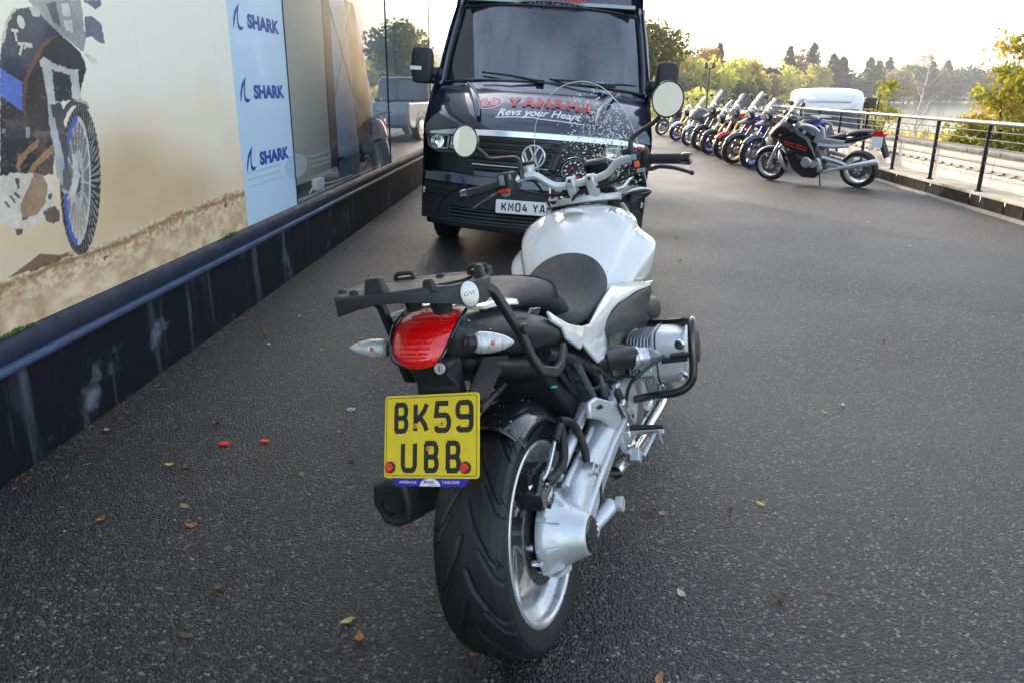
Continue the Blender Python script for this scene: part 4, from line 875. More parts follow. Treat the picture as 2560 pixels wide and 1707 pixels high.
e = MB(); e.loft([ssec(.25,.12,.78,.845), ssec(.30,.148,.765,.855), ssec(.38,.150,.748,.835), ssec(.46,.150,.742,.822), ssec(.54,.150,.760,.823), fsec(.61,.153,.765,.846), fsec(.67,.152,.765,.876), fsec(.72,.148,.775,.896), fsec(.76,.135,.79,.908), fsec(.79,.11,.81,.913), fsec(.81,.07,.84,.905)])
hb('rider_seat', e, M['seat_vinyl'], sub=2)

# --- tank
def tsec(x, w_, zb, zt, k, sc):    # k wing sharpness, sc scallop depth
    H_ = [(0, zt), (w_*.34, zt-.008), (w_*.62, zt-.034), (w_*.82-sc*.2, zt-.075), (w_*.86-sc, zt-.108), (w_*(.97+.03*k), zt-.135-.02*k), (w_*.985, zt-.185), (w_*.90, zb+.035), (w_*.80, zb)]
    return [(x, y*1.06+.010, z) for y, z in H_] + [(x, -y*1.06+.010, z) for y, z in H_[::-1][:-1]]
e = MB(); e.loft([tsec(.655,.118,.72,.825,.0,.0), tsec(.72,.145,.725,.862,.1,.004), tsec(.78,.178,.73,.912,.3,.012), tsec(.85,.216,.735,.983,.7,.022), tsec(.92,.246,.738,1.018,1,.032), tsec(.985,.258,.74,1.038,1.2,.036), tsec(1.04,.252,.745,1.042,1,.030), tsec(1.09,.228,.76,1.026,.8,.018), tsec(1.135,.18,.80,.99,.4,.006), tsec(1.15,.12,.84,.95,0,0)], cap=True)
tank = hb('fuel_tank', e, M['white_paint'], sub=3, smooth=0)
e = MB(); e.tube([(.93,.0,1.016),(.935,0,1.030)], [.04,.034], n=28); hb('filler_cap', e, M['white_paint'], tank, bevel=.003)
# --- white side panels and dark covers
def panel(name, pts, m, th=.008, mirror=False, sub=0, off=0):
    for s in ((1, -1) if mirror else (1,)):
        e = MB(); e.add([(x, y*s, z) for x, y, z in pts], [tuple(range(len(pts)))])
        o = hb(name, e, m, solid=th, bevel=.003, smooth=30)
    return o
wp = [(.985,-.236,.748),(.90,-.222,.762),(.80,-.203,.785),(.70,-.158,.800),(.60,-.152,.782),(.50,-.150,.762),(.43,-.149,.748),(.33,-.151,.768),(.22,-.153,.808),(.14,-.154,.846),(.073,-.156,.880),(.080,-.163,.850),(.135,-.167,.818),(.150,-.169,.785),(.25,-.169,.725),(.27,-.169,.735),(.33,-.168,.690),(.40,-.167,.637),(.46,-.167,.630),(.515,-.166,.645),(.520,-.167,.675),(.506,-.168,.705),(.53,-.172,.728),(.575,-.178,.745),(.66,-.188,.755),(.80,-.212,.752),(.92,-.230,.740)]
panel('side_panel', wp, M['white_paint'], .010, True)
sc_ = [(.945,-.232,.742),(.80,-.208,.748),(.66,-.186,.748),(.575,-.174,.738),(.53,-.168,.722),(.512,-.165,.700),(.53,-.165,.672),(.60,-.175,.668),(.68,-.195,.652),(.83,-.222,.622),(.87,-.226,.640),(.84,-.224,.665),(.90,-.228,.690),(.93,-.232,.715)]
panel('intake_cover', sc_, M['grey_plastic'], .012, True)
e = MB(); e.loft([ell((.88,-.196,.672),.030,.040), ell((.98,-.196,.650),.036,.046), ell((1.10,-.196,.622),.036,.048), ell((1.13,-.196,.615),.026,.036)]); hb('oil_cooler_duct', e, M['grey_plastic'], sub=1)
e = MB(); e.loft([ell((.88,.196,.672),.030,.040), ell((.98,.196,.650),.036,.046), ell((1.10,.196,.622),.036,.048)]); hb('oil_cooler_duct', e, M['grey_plastic'], sub=1)
# inner dark bulk between wheel, seat and engine
e = MB(); e.loft([[(x, -w_, zb),(x, -w_*1.05, (zb+zt)/2),(x, -w_*.9, zt),(x, w_*.9, zt),(x, w_*1.05, (zb+zt)/2),(x, w_, zb)] for x, w_, zb, zt in ((.20,.085,.66,.775),(.30,.105,.50,.78),(.42,.115,.40,.78),(.55,.12,.36,.78))]); hb('airbox', e, M['dark_guts'], bevel=.01)
e = MB(); e.loft([ell((x, .0, z), w_, h) for x, z, w_, h in ((-.20,.845,.075,.02),(-.1,.80,.10,.03),(.03,.755,.11,.035),(.18,.72,.10,.05),(.3,.66,.08,.06))]); hb('inner_fender', e, M['black_plastic'], sub=1)
# engine
e = MB(); e.loft([[(x, -w_, zb),(x, -w_*1.06, zb+.06),(x, -w_*1.06, zt-.06),(x, -w_*.8, zt),(x, w_*.8, zt),(x, w_*1.06, zt-.06),(x, w_*1.06, zb+.06),(x, w_, zb)] for x, w_, zb, zt in ((.53,.10,.32,.58),(.58,.13,.28,.63),(.70,.15,.24,.66),(.92,.15,.22,.66),(1.02,.12,.27,.62),(1.06,.09,.34,.56))]); eng = hb('engine_block', e, M['alu_dark'], bevel=.012)
e = MB()
for k, (x, z) in enumerate(((.60,.50),(.66,.46),(.62,.40),(.70,.38),(.76,.43),(.68,.56))): e.tube([(x,-.15,z),(x,-.172,z)], .011, n=8); 
hb('engine_bolts', e, M['alu'], eng, bevel=.002)
e = MB(); e.loft([ell((.62,-.145,.41),.03,.08), ell((.72,-.165,.40),.02,.09), ell((.8,-.15,.38),.02,.07)]); e.box((.60,-.158,.46),(.05,.02,.10)); hb('gear_cover', e, M['silver_cast'], eng, bevel=.004)
for s in (-1, 1):
    def cc(x, y, z): return (.80 + x, s*y, .535 + z)
    e = MB()
    for k in range(7):
        y = .176 + .0115*k; w_, h = .150 + .002*k, .150
        e.loft([[cc(u, yy, v) for u, v in rrect(w_, h, .03)] for yy in (y, y + .0042)])
    fins = hb('cylinder_fins', e, M['silver_cast'], smooth=30)
    e = MB(); e.loft([[cc(u, yy, v) for u, v in rrect(w_, w_, .04)] for yy, w_ in ((.14,.115),(.26,.118))]); hb('cylinder_barrel', e, M['alu_dark'], fins)
    e = MB(); e.loft([[cc(u, yy, v) for u, v in rrect(w_, h, .035, 6)] for yy, w_, h in ((.252,.160,.160),(.260,.168,.172),(.264,.168,.172),(.270,.168,.172))]); hb('cylinder_head', e, M['silver_cast'], fins, bevel=.002)
    e = MB(); e.loft([[cc(u + dx, yy, v) for u, v in rrect(w_, h, .04, 6)] for yy, w_, h, dx in ((.2735,.164,.172,0),(.325,.164,.170,0),(.355,.156,.160,0),(.368,.140,.142,0),(.372,.11,.11,0))]); vc = hb('valve_cover', e, M['silver_cast'], smooth=50)
    e = MB(); e.loft([[cc(u, yy, v) for u, v in rrect(.174,.182,.04,6)] for yy in (.270,.2735)]); hb('cover_gasket', e, M['frame_black'], vc)
    e = MB()
    for v in (.05, -.055):
        e.tube([cc(-.078, .352, v), cc(-.088, .350, v)], .017, n=18); 
    hb('cover_bolt', e, M['chrome'], vc, bevel=.003, split=True)
    e = MB(); e.loft([[cc(.03 + .052*k*math.cos(a), yy, .01 + .06*k*math.sin(a)) for a in [2*math.pi*j/28 for j in range(28)]] for yy, k in ((.362,1),(.385,1),(.392,.85))]); hb('plug_cover', e, M['frame_black'], vc)
    e = MB(); e.tube([cc(-.12,.20,.025), cc(-.09,.245,.02)], [.036,.030], n=18); e.tube([cc(-.09,.245,.02), cc(-.02,.285,.02)], .030, n=16); e.box(cc(-.07,.235,-.03), (.05,.04,.035)); tbd = hb('throttle_body', e, M['silver_cast'], bevel=.003)
    e = MB(); e.tube([cc(-.115,.205,.025), cc(-.107,.213,.0245)], .040, n=18); e.tube([cc(-.10,.27,.03), cc(-.115,.27,.03)], .014, n=6); hb('hose_band', e, M['alu'], tbd)
    e = MB(); e.tube([(.50,s*.11,.612),(.56,s*.13,.600),(.64,s*.165,.580),(.69,s*.20,.562)], [.038,.041,.041,.039], n=20, smooth=4); hb('intake_pipe', e, M['frame_black'])
    e = MB(); e.tube([cc(-.10,.30,.02), cc(-.17,.25,.0), cc(-.19,.2,-.04), cc(-.16,.17,-.12)], .006, n=8, smooth=4); e.tube([cc(-.086,.372,.005), cc(-.086,.29,.0)], .010, n=10); hb('plug_lead', e, M['frame_black'], tbd)
    e = MB(); e.tube([cc(-.02,.27,-.08), cc(.05,.27,-.14), cc(.02,.235,-.20), cc(-.16,.19,-.25), cc(-.35,.16,-.27)], .022, n=14, smooth=5); hb('exhaust_header', e, M['chrome'])
    e = MB(); e.tube([(.97,s*.17,.60),(.90,s*.25,.612),(.83,s*.36,.630),(.775,s*.388,.648),(.735,s*.392,.635),(.715,s*.392,.60),(.70,s*.388,.50),(.693,s*.375,.462),(.685,s*.335,.437),(.69,s*.25,.425),(.72,s*.16,.40)], .0135, n=12, smooth=5)
    e.tube([(.83,s*.30,.545),(.70,s*.385,.55)] if False else [(.705,s*.39,.555),(.71,s*.32,.55)], .010, n=10)
    hb('crash_bar', e, M['gloss_black'])
e = MB(); e.tube([(.62,-.16,.36),(.56,-.175,.31),(.62,-.19,.26),(.80,-.18,.22)], .02, n=12, smooth=4); hb('exhaust_link', e, M['chrome'])
e = MB()
for pts, r_ in (([(.10,-.125,.765),(.25,-.132,.705),(.50,-.138,.575),(.78,-.14,.42)], .017), ([(.10,.125,.765),(.25,.132,.705),(.50,.138,.575),(.78,.14,.42)], .017), ([(.25,-.12,.70),(.42,-.1,.45)], .012), ([(.62,-.14,.74),(.60,-.14,.52),(.58,-.14,.44)], .013), ([(.40,-.14,.63),(.55,-.145,.47)], .012), ([(.2,-.11,.70),(.32,-.11,.58),(.5,-.1,.5)], .010)):
    e.tube(pts, r_, n=12, smooth=4)
fr = hb('rear_subframe', e, M['frame_black'])
e = MB(); e.tube([(.262,-.150,.682),(.39,-.150,.520)], .010, n=12); e.tube([(.455,-.150,.590),(.485,-.152,.478)], .010, n=12); hb('bracket_strut', e, M['alu_dark'], fr, split=True)
e = MB(); e.tube([(.52,-.16,.64),(.55,-.165,.55),(.60,-.16,.50)], .004, n=6, smooth=4); e.tube([(.44,-.16,.60),(.56,-.165,.53),(.68,-.17,.50),(.75,-.2,.47)], .005, n=6, smooth=4); e.tube([(.30,-.13,.62),(.40,-.15,.56),(.5,-.15,.56)], .005, n=6, smooth=4); hb('engine_hoses', e, M['rubber_side'])
e = MB(); e.tube([(.20,-.09,.64),(.225,-.095,.632)], .0035, n=6); hb('cable_tie', e, M['teal'])
# foot peg brackets (right)
for s in (-1, 1):
    e = MB()
    pb = [(.245,.575),(.30,.570),(.40,.520),(.44,.508),(.45,.485),(.47,.425),(.535,.372),(.545,.335),(.515,.315),(.47,.322),(.44,.362),(.40,.415),(.375,.455),(.33,.487),(.262,.522),(.238,.530)]
    e.prism(pb, lambda u, v, t: Vector((u, s*(t + (u-.25)*.10), v)), .160, .178)
    bk = hb('footpeg_bracket', e, M['silver_cast'], bevel=.006)
    e = MB(); e.prism([(.275,.548),(.315,.543),(.335,.525),(.30,.532)], lambda u, v, t: Vector((u, s*(t + (u-.25)*.10), v)), .176, .1795); hb('bracket_window', e, M['dark_guts'], bk, smooth=0)
    e = MB(); e.prism([(.42,.50),(.455,.505),(.545,.425),(.535,.395),(.515,.392)], lambda u, v, t: Vector((u, s*t, v)), .205, .222); fp = hb('folded_footpeg', e, M['alu'], bk, bevel=.005)
    e = MB(); e.prism([(.44,.528),(.475,.535),(.535,.455),(.51,.435)], lambda u, v, t: Vector((u, s*t, v)), .188, .206); hb('peg_pad', e, M['rubber_side'], bk, bevel=.006)
    e = MB(); e.tube([(.455,s*.222,.483),(.455,s*.2235,.483)], .007, n=12); e.tube([(.51,s*.222,.428),(.51,s*.2235,.428)], .007, n=12); hb('peg_holes', e, M['dark_guts'], fp)
    e = MB(); e.box((.485,s*.205,.375), (.05,.03,.045)); e.tube([(.47,s*.195,.345),(.50,s*.215,.345)], .016, n=12); hb('peg_hinge', e, M['alu'], bk, bevel=.004)
    e = MB(); e.loft([[(.478,s*.215,.372),(.505,s*.215,.372),(.505,s*.215,.392),(.478,s*.215,.392)], [(.445,s*.315,.398),(.462,s*.315,.395),(.462,s*.315,.407),(.445,s*.315,.409)]]); rp = hb('footpeg', e, M['alu'], bk, bevel=.003)
    e = MB(); e.loft([[(.476,s*.215,.392),(.507,s*.215,.392),(.507,s*.215,.402),(.476,s*.215,.402)], [(.444,s*.325,.410),(.463,s*.325,.408),(.463,s*.325,.417),(.444,s*.325,.419)]]); hb('peg_rubber', e, M['rubber_side'], rp, bevel=.003)
    e = MB(); e.tube([(.452,s*.308,.396),(.440,s*.318,.365)], .004, n=8); hb('peg_feeler', e, M['alu_dark'], rp)
    e = MB(); e.tube([(.50,s*.185,.325),(.56,s*.20,.275)], .014, n=12); e.box((.53,s*.21,.285), (.045,.03,.04), Matrix.Rotation(.7, 3, 'Y')); e.tube([(.56,s*.225,.27),(.66,s*.25,.31)], .008, n=10); e.tube([(.66,s*.23,.31),(.66,s*.28,.31)], .009, n=10); hb('foot_pedal', e, M['silver_cast'], bevel=.004)
e = MB(); e.tube([(.52,.12,.28),(.46,.17,.15),(.42,.26,.015)], .012, n=10); e.box((.42,.27,.012), (.05,.05,.01)); hb('side_stand', e, M['frame_black'])
e = MB(); e.tube([(.45,-.10,.25),(.36,-.13,.20),(.20,-.145,.17)], .012, n=10, smooth=3); e.prism([(.30,.30),(.36,.32),(.35,.18),(.31,.17)], lambda u, v, t: Vector((u, -t, v)), .13, .142); hb('centre_stand', e, M['frame_black'], bevel=.002)
# muffler on the left
def hexs(c, a, b, k=1.0): return [(c[0], c[1] + y*k, c[2] + z*k) for y, z in ((-.045,.055),(.0,.066),(.045,.05),(.056,.0),(.035,-.055),(.0,-.066),(-.04,-.052),(-.052,.0))]
e = MB(); e.loft([hexs((-.222,.205,.505),0,0,.62), hexs((-.226,.205,.505),0,0,.8), hexs((-.219,.205,.505),0,0,.98), hexs((-.17,.203,.497),0,0,1.02), hexs((.10,.195,.455),0,0,1.04), hexs((.22,.185,.435),0,0,.8), hexs((.30,.175,.42),0,0,.4)]); mf = hb('muffler', e, M['black_plastic'], bevel=.004, smooth=30)
e = MB(); e.loft([hexs((-.12,.2015,.489),0,0,1.055), hexs((-.10,.201,.486),0,0,1.055)]); hb('muffler_band', e, M['grey_plastic'], mf, bevel=.001)
e = MB(); e.lathe([(.026,-.232),(.024,-.20),(.0,-.195)], (0,.205,.505), 'x', n=24); hb('muffler_bore', e, M['dark_guts'], mf)
e = MB(); e.lathe([(.024,-.226),(.024,-.234),(.030,-.234),(.030,-.224)], (0,.205,.505), 'x', n=28); hb('muffler_tip', e, M['frame_black'], mf)
e = MB(); e.tube([(.28,.175,.42),(.42,.14,.33),(.6,.05,.25),(.7,0,.24)], .026, n=14, smooth=4); hb('exhaust_pipe', e, M['chrome'])
# --- fork, front wheel, headlight
e = MB()
for s in (-1, 1): e.tube([(1.07,s*.107,1.06),(1.26,s*.107,.72)], .022, n=14)
fk = hb('fork_tube', e, M['frame_black'], split=True)
e = MB()
for s in (-1, 1): e.tube([(1.24,s*.107,.75),(1.49,s*.107,.30)], [.027,.030], n=14)
hb('fork_slider', e, M['silver_cast'], fk, split=True)
FX = (1.495, 0, .300)
e = MB(); e.lathe([(.222,-.056),(.25,-.062),(.28,-.056),(.296,-.03),(.300,0),(.296,.03),(.28,.056),(.25,.062),(.222,.056)], FX, n=64); fw = hb('front_wheel', e, M['rubber'])
e = MB(); e.lathe([(.225,-.055),(.205,-.045),(.195,0),(.205,.045),(.225,.055)], FX, n=48)
for k in range(10):
    a = 2*math.pi*k/10; e.tube([Vector(FX)+Vector((.03*math.cos(a),0,.03*math.sin(a))), Vector(FX)+Vector((.2*math.cos(a+.1),0,.2*math.sin(a+.1)))], .011, n=6)
hb('front_rim', e, M['silver_rim'], fw)
e = MB()
for s in (-1, 1): e.lathe([(.10,s*.075),(.16,s*.075),(.16,s*.080),(.10,s*.080),(.10,s*.075)], FX, n=48)
hb('front_disc', e, M['steel_disc'], fw)
e = MB(); e.grid(lambda u, v: (FX[0]+(.318-.05*abs(2*v-1)**2.5)*math.cos(R(150-120*u)), (-1+2*v)*.075, FX[2]+(.318-.05*abs(2*v-1)**2.5)*math.sin(R(150-120*u))), 20, 10); hb('front_mudguard', e, M['white_paint'], solid=.004)
e = MB(); e.lathe([(.0,1.24),(.06,1.24),(.095,1.27),(.105,1.32),(.107,1.335)], (0,0,.93), 'x', n=32); hl_ = hb('headlight', e, M['gloss_black'])
e = MB(); e.lathe([(.0,1.345),(.06,1.342),(.103,1.332)], (0,0,.93), 'x', n=32); hb('headlight_lens', e, M['clear_lens'], hl_)
for s in (-1, 1):
    c = Vector((1.15 + .06*(s > 0), s*.135, 1.028 - .09*(s > 0))); d = Vector((-.08, s*.98, .12)).normalized(); rings = []
    for t, r_ in ((0,.35),(.1,.8),(.3,1),(.6,.95),(.85,.6),(1,.08)):
        q = c + d*(.105*t); rings.append([q + Vector((.020*r_*math.cos(a), 0, .023*r_*math.sin(a))) for a in [2*math.pi*j/16 for j in range(16)]])
    e = MB(); e.loft(rings); fi = hb('front_indicator', e, M['gloss_black'], sub=1)
    e = MB(); e.tube([c, c - d*.05], .012, n=10); hb('indicator_stalk', e, M['black_plastic'], fi)
    e = MB(); e.loft([[p + Vector((.006,0,.004)) for p in r_] for r_ in rings]); hb('indicator', e, M['clear_lens'], fi, sub=1)
# --- yoke, clamps, bars
e = MB(); e.prism([(1.045,.135),(1.085,.14),(1.10,.09),(1.095,.03),(1.05,.03)][::-1] + [(1.05,-.03),(1.095,-.03),(1.10,-.09),(1.085,-.14),(1.045,-.135),(1.03,-.09),(1.01,-.05),(1.005,0),(1.01,.05),(1.03,.09)], lambda u, v, t: Vector((u, v, 1.050 + t - (u-1.05)*.2)), -.012, .012); yk = hb('top_yoke', e, M['silver_cast'], bevel=.004)
e = MB()
for s in (-1, 1): e.tube([(1.07,s*.107,1.055),(1.062,s*.107,1.070)], .024, n=24)
hb('fork_cap', e, M['gloss_black'], yk, bevel=.002, split=True)
e = MB(); e.tube([(1.035,0,1.055),(1.030,0,1.075)], .022, n=24); e.tube([(1.05,.06,1.06),(1.045,.06,1.07)], .010, n=6); e.tube([(1.05,-.06,1.06),(1.045,-.06,1.07)], .010, n=6); hb('yoke_nut', e, M['chrome'], yk, bevel=.002)
for y in (.014, -.058):
    e = MB(); e.loft([ell((1.03 - .0*i, y, z), .0, .0) for i, z in ()] or [[(x0, y-.017, z),(x1, y-.017, z),(x1, y+.017, z),(x0, y+.017, z)] for x0, x1, z in ((1.015,1.06,1.058),(.995,1.04,1.085),(.980,1.025,1.105),(.979,1.024,1.130),(.985,1.018,1.142))]); cl_ = hb('bar_clamp', e, M['silver_cast'], bevel=.006)
    e = MB(); e.tube([(.978,y,1.128),(.9745,y,1.129)], .006, n=10); hb('clamp_bolt', e, M['frame_black'], cl_)
bar = [(.916,.290,1.1506),(.935,.238,1.157),(.945,.21,1.160),(.962,.175,1.168),(.972,.130,1.163),(.985,.095,1.132),(.998,.055,1.114),(1.002,-.02,1.117),(1.002,-.085,1.124),(1.002,-.125,1.138),(.996,-.155,1.163),(.985,-.195,1.174),(.97,-.25,1.168),(.955,-.32,1.158)]
e = MB(); e.tube(bar, .0135, n=14, smooth=5); hbar = hb('handlebar', e, M['silver_cast'])
for sd_, a, b, en in (('l', Vector((.935,.238,1.157)), Vector((.888,.368,1.141)), Vector((.879,.392,1.138))), ('r', Vector((.970,-.245,1.168)), Vector((.945,-.385,1.150)), Vector((.939,-.417,1.1465)))):
    d = (b-a).normalized()
    e = MB(); e.tube([a + (b-a)*t for t in (0,.1,.5,.9,1)], [.0175,.0165,.0165,.0165,.0175], n=20); gp = hb('grip', e, M['rubber_side'], hbar)
    e = MB()
    for k in range(1, 14):
        p = a + (b-a)*(k/14); e.tube([p, p + d*.004], .0172, n=18)
    hb('grip_ribs', e, M['rubber'], gp)
    e = MB(); e.tube([b, b + (en-b)*.25, en], [.0165,.0205,.020], n=24); bw = hb('bar_end_weight', e, M['gloss_black'], hbar, bevel=.002)
    e = MB(); e.tube([en, en + d*.001], .009, n=16); hb('weight_screw', e, M['alu'], bw)
    e = MB(); e.tube([a - d*.002, a + d*.010], .027, n=24); hb('grip_flange', e, M['rubber_side'], hbar, bevel=.003)
# switch blocks
bx = Vector((.94,.228,1.155)); rot = Matrix.Rotation(R(-18), 3, 'Z')
e = MB(); e.box(bx, (.058,.062,.078), rot); swl = hb('switch_block', e, M['black_plastic'], bevel=.012)
e = MB(); e.box(bx + Vector((-.033,.010,.014)), (.008,.020,.034), rot); e.box(bx + Vector((-.028,-.017,.022)), (.008,.016,.018), rot); hb('switch_button', e, M['grey_ink'], swl, bevel=.002)
e = MB(); e.box(bx + Vector((-.035,.004,-.024)), (.014,.048,.015), rot); hb('indicator_switch', e, M['red_plastic'], swl, bevel=.004)
e = MB(); e.prism([(-.02,0),(.02,0),(.016,-.014),(0,-.02),(-.016,-.014)], lambda u, v, t: bx + Vector((-.030,.003,-.026)) + rot @ Vector((t, u, v)), -.004, .004); hb('hazard_tab', e, M['grey_ink'], swl, bevel=.002)
bx = Vector((.972,-.236,1.168)); rot = Matrix.Rotation(R(10), 3, 'Z')
e = MB(); e.box(bx, (.05,.04,.058), rot); swr = hb('switch_block', e, M['black_plastic'], bevel=.009)
e = MB(); e.tube([bx + Vector((0,-.022,0)), bx + Vector((0,-.04,.0))], [.031,.034], n=24); hb('throttle_drum', e, M['rubber_side'], swr, bevel=.004)
e = MB(); e.box(bx + Vector((-.030,-.002,-.014)), (.012,.018,.022), rot); hb('starter_switch', e, M['orange_plastic'], swr, bevel=.004)
e = MB(); e.box(bx + Vector((-.010,-.012,.034)), (.02,.02,.012), rot); hb('kill_switch', e, M['red_plastic'], swr, bevel=.004)
e = MB(); e.box(bx + Vector((-.028,.006,.010)), (.008,.018,.020), rot); e.box(bx + Vector((-.026,-.012,-.036)), (.008,.03,.014), rot); hb('switch_button', e, M['grey_ink'], swr, bevel=.003)
# levers
e = MB(); e.tube([(.97,.20,1.142),(1.01,.245,1.135)], .012, n=10); e.tube([(1.01,.235,1.136),(1.012,.27,1.128),(.985,.335,1.105),(.97,.385,1.082)], [.010,.008,.007,.006], n=10, smooth=4, squash=(1,1.4)); e.ball((.969,.388,1.081), .008); hb('clutch_lever', e, M['frame_black'])
e = MB(); e.tube([(.985,-.215,1.150),(1.02,-.24,1.135)], .012, n=10); e.tube([(1.02,-.235,1.134),(1.03,-.268,1.128),(1.015,-.30,1.132),(1.005,-.35,1.120),(.99,-.405,1.098)], [.010,.009,.008,.007,.006], n=10, smooth=4, squash=(1,1.4)); e.ball((.989,-.407,1.097), .0085); hb('brake_lever', e, M['frame_black'])
e = MB(); e.tube([(1.00,.165,1.165),(1.00,.165,1.205)], [.024,.024], n=24); res = hb('fluid_reservoir', e, M['clear_lens'], bevel=.002)
e = MB(); e.tube([(1.00,.165,1.205),(1.00,.165,1.218)], .026, n=24); hb('reservoir_lid', e, M['black_plastic'], res, bevel=.003)
e = MB(); e.box((1.02,-.205,1.19), (.05,.05,.035)); hb('brake_reservoir', e, M['black_plastic'], bevel=.006)
# mirrors
for c, pts, nn in ((Vector((.985,.385,1.324)), [(.955,.178,1.172),(.960,.180,1.205),(.975,.192,1.232),(.985,.225,1.240),(.992,.30,1.246),(.996,.325,1.268),(.992,.345,1.290)], Vector((-.975,.15,.16))), (Vector((.985,-.356,1.343)), [(.985,-.214,1.175),(.985,-.215,1.215),(.988,-.222,1.238),(.993,-.250,1.256),(.996,-.30,1.278),(.995,-.322,1.295)], Vector((-.97,.16,.16)))):
    nn = nn.normalized(); u = Vector((0,0,1)).cross(nn).normalized(); v = nn.cross(u); r_ = .0555
    cir = lambda k, t: [c + nn*t + u*(r_*k*math.cos(a)) + v*(r_*1.06*k*math.sin(a)) for a in [2*math.pi*j/48 for j in range(48)]]
    e = MB(); e.loft([cir(.25,-.030), cir(.6,-.026), cir(.92,-.014), cir(1.0,-.004), cir(1.02,.001), cir(.99,.003), cir(.93,.002), cir(.915,-.002)]); mi = hb('mirror', e, M['gloss_black'])
    e = MB(); e.loft([[c + nn*(.0018 - .0016*(1-(k*k))*-1.2) + (u*math.cos(a) + v*1.06*math.sin(a))*(r_*.92*k) for a in [2*math.pi*j/48 for j in range(48)]] for k in (1.0,.8,.6,.4,.2,.02)]); hb('mirror_glass', e, M['mirror_glass'], mi, smooth=80)
    e = MB(); e.tube(pts, [.010,.009,.008,.0075,.0075,.0075,.008][:len(pts)], n=12, smooth=5); e.tube([Vector(pts[0]) + Vector((0,0,-.01)), Vector(pts[0]) + Vector((0,0,.022))], [.014,.0105], n=6); hb('mirror_stem', e, M['frame_black'], mi)
# cables
e = MB(); e.tube([(.99,-.20,1.150),(1.01,-.14,1.105),(1.00,-.03,1.088),(1.02,.05,1.065),(1.06,.075,1.03)], .0055, n=8, smooth=6); e.tube([(1.03,-.25,1.13),(1.03,-.16,1.105),(1.01,-.07,1.092),(.995,-.0,1.075),(1.02,.03,1.05)], .0045, n=8, smooth=6); e.tube([(.98,.22,1.13),(1.03,.13,1.09),(1.06,.07,1.08),(1.10,.0,1.05)], .005, n=8, smooth=6); e.tube([(1.0,.165,1.165),(1.03,.14,1.11),(1.05,.12,1.04)], .005, n=8, smooth=5); hb('control_cables', e, M['rubber'])
# instruments
ig = Vector((-.80, 0, .60)).normalized(); iu = Vector((0,-1,0)); iv = ig.cross(iu) * -1
if iv.z < 0: iv = -iv
def ring3(c, r0, t): return [Vector(c) + ig*t + iu*(r0*math.cos(a)) + iv*(r0*math.sin(a)) for a in [2*math.pi*j/40 for j in range(40)]]
for c, r_, nm in (((1.125,.040,1.160),.050,'speedometer'),((1.08,.008,1.130),.036,'rev_counter')):
    e = MB(); e.loft([ring3(c,r_*.7,-.04), ring3(c,r_,-.01), ring3(c,r_*1.04,.003), ring3(c,r_*.95,.006), ring3(c,r_*.92,0), ring3(c,r_*.05,-.001)]); ins = hb(nm, e, M['gloss_black'])
    e = MB()
    for k in range(22):
        a = R(220 - k*260/21); L_ = .78 if k % 3 else .70
        d0 = iu*math.cos(a) + iv*math.sin(a); s_ = iu*-math.sin(a) + iv*math.cos(a)
        e.add([Vector(c) + ig*.002 + d0*r_*L_ + s_*.0008, Vector(c) + ig*.002 + d0*r_*L_ - s_*.0008, Vector(c) + ig*.002 + d0*r_*.88 - s_*.0008, Vector(c) + ig*.002 + d0*r_*.88 + s_*.0008], [(0,1,2,3)])
        if k % 3 == 0:
            pp = Vector(c) + ig*.002 + d0*r_*.55; e.add([pp + iu*-.004 + iv*-.003, pp + iu*.004 + iv*-.003, pp + iu*.004 + iv*.003, pp + iu*-.004 + iv*.003], [(0,1,2,3)])
    hb('dial_marks', e, M['white_ink'], ins, smooth=0)
    e = MB(); a = R(215); d0 = iu*math.cos(a) + iv*math.sin(a); s_ = iu*-math.sin(a) + iv*math.cos(a); e.add([Vector(c)+ig*.004 + s_*.0015, Vector(c)+ig*.004 - s_*.0015, Vector(c)+ig*.004 + d0*r_*.8], [(0,1,2)]); e.tube([Vector(c)+ig*.001, Vector(c)+ig*.006], .006, n=12); hb('dial_needle', e, M['red_plastic'], ins, smooth=0)
e = MB(); e.box((1.13,-.055,1.150), (.03,.085,.075), Matrix.Rotation(R(-37), 3, 'Y')); ld = hb('display_housing', e, M['gloss_black'], bevel=.008)
e = MB(); e.box((1.118,-.055,1.159), (.004,.062,.052), Matrix.Rotation(R(-37), 3, 'Y')); hb('display', e, mat('lcd', (.10,.12,.09), .15, coat=1), ld, bevel=.001)
e = MB(); e.loft([[(1.12,-.10,1.07),(1.12,.10,1.07),(1.20,.09,1.02),(1.20,-.09,1.02)], [(1.15,-.095,1.145),(1.15,.095,1.165),(1.20,.09,1.13),(1.20,-.09,1.12)]]); hb('instrument_shroud', e, M['black_plastic'], bevel=.012)
e = MB(); e.tube([(1.07,.115,1.07),(1.12,.118,1.14),(1.15,.118,1.19)], .008, n=8); e.tube([(1.12,.118,1.165),(1.145,.095,1.215)], [.016,.02], n=12); hb('screen_bracket', e, M['black_plastic'])
e = MB(); e.tube([(1.05,.04,1.06),(1.13,.14,1.07),(1.20,.16,1.10)], .006, n=8); e.tube([(1.05,-.07,1.06),(1.13,-.14,1.07),(1.20,-.16,1.10)], .006, n=8); hb('screen_rod', e, M['alu'], split=True)
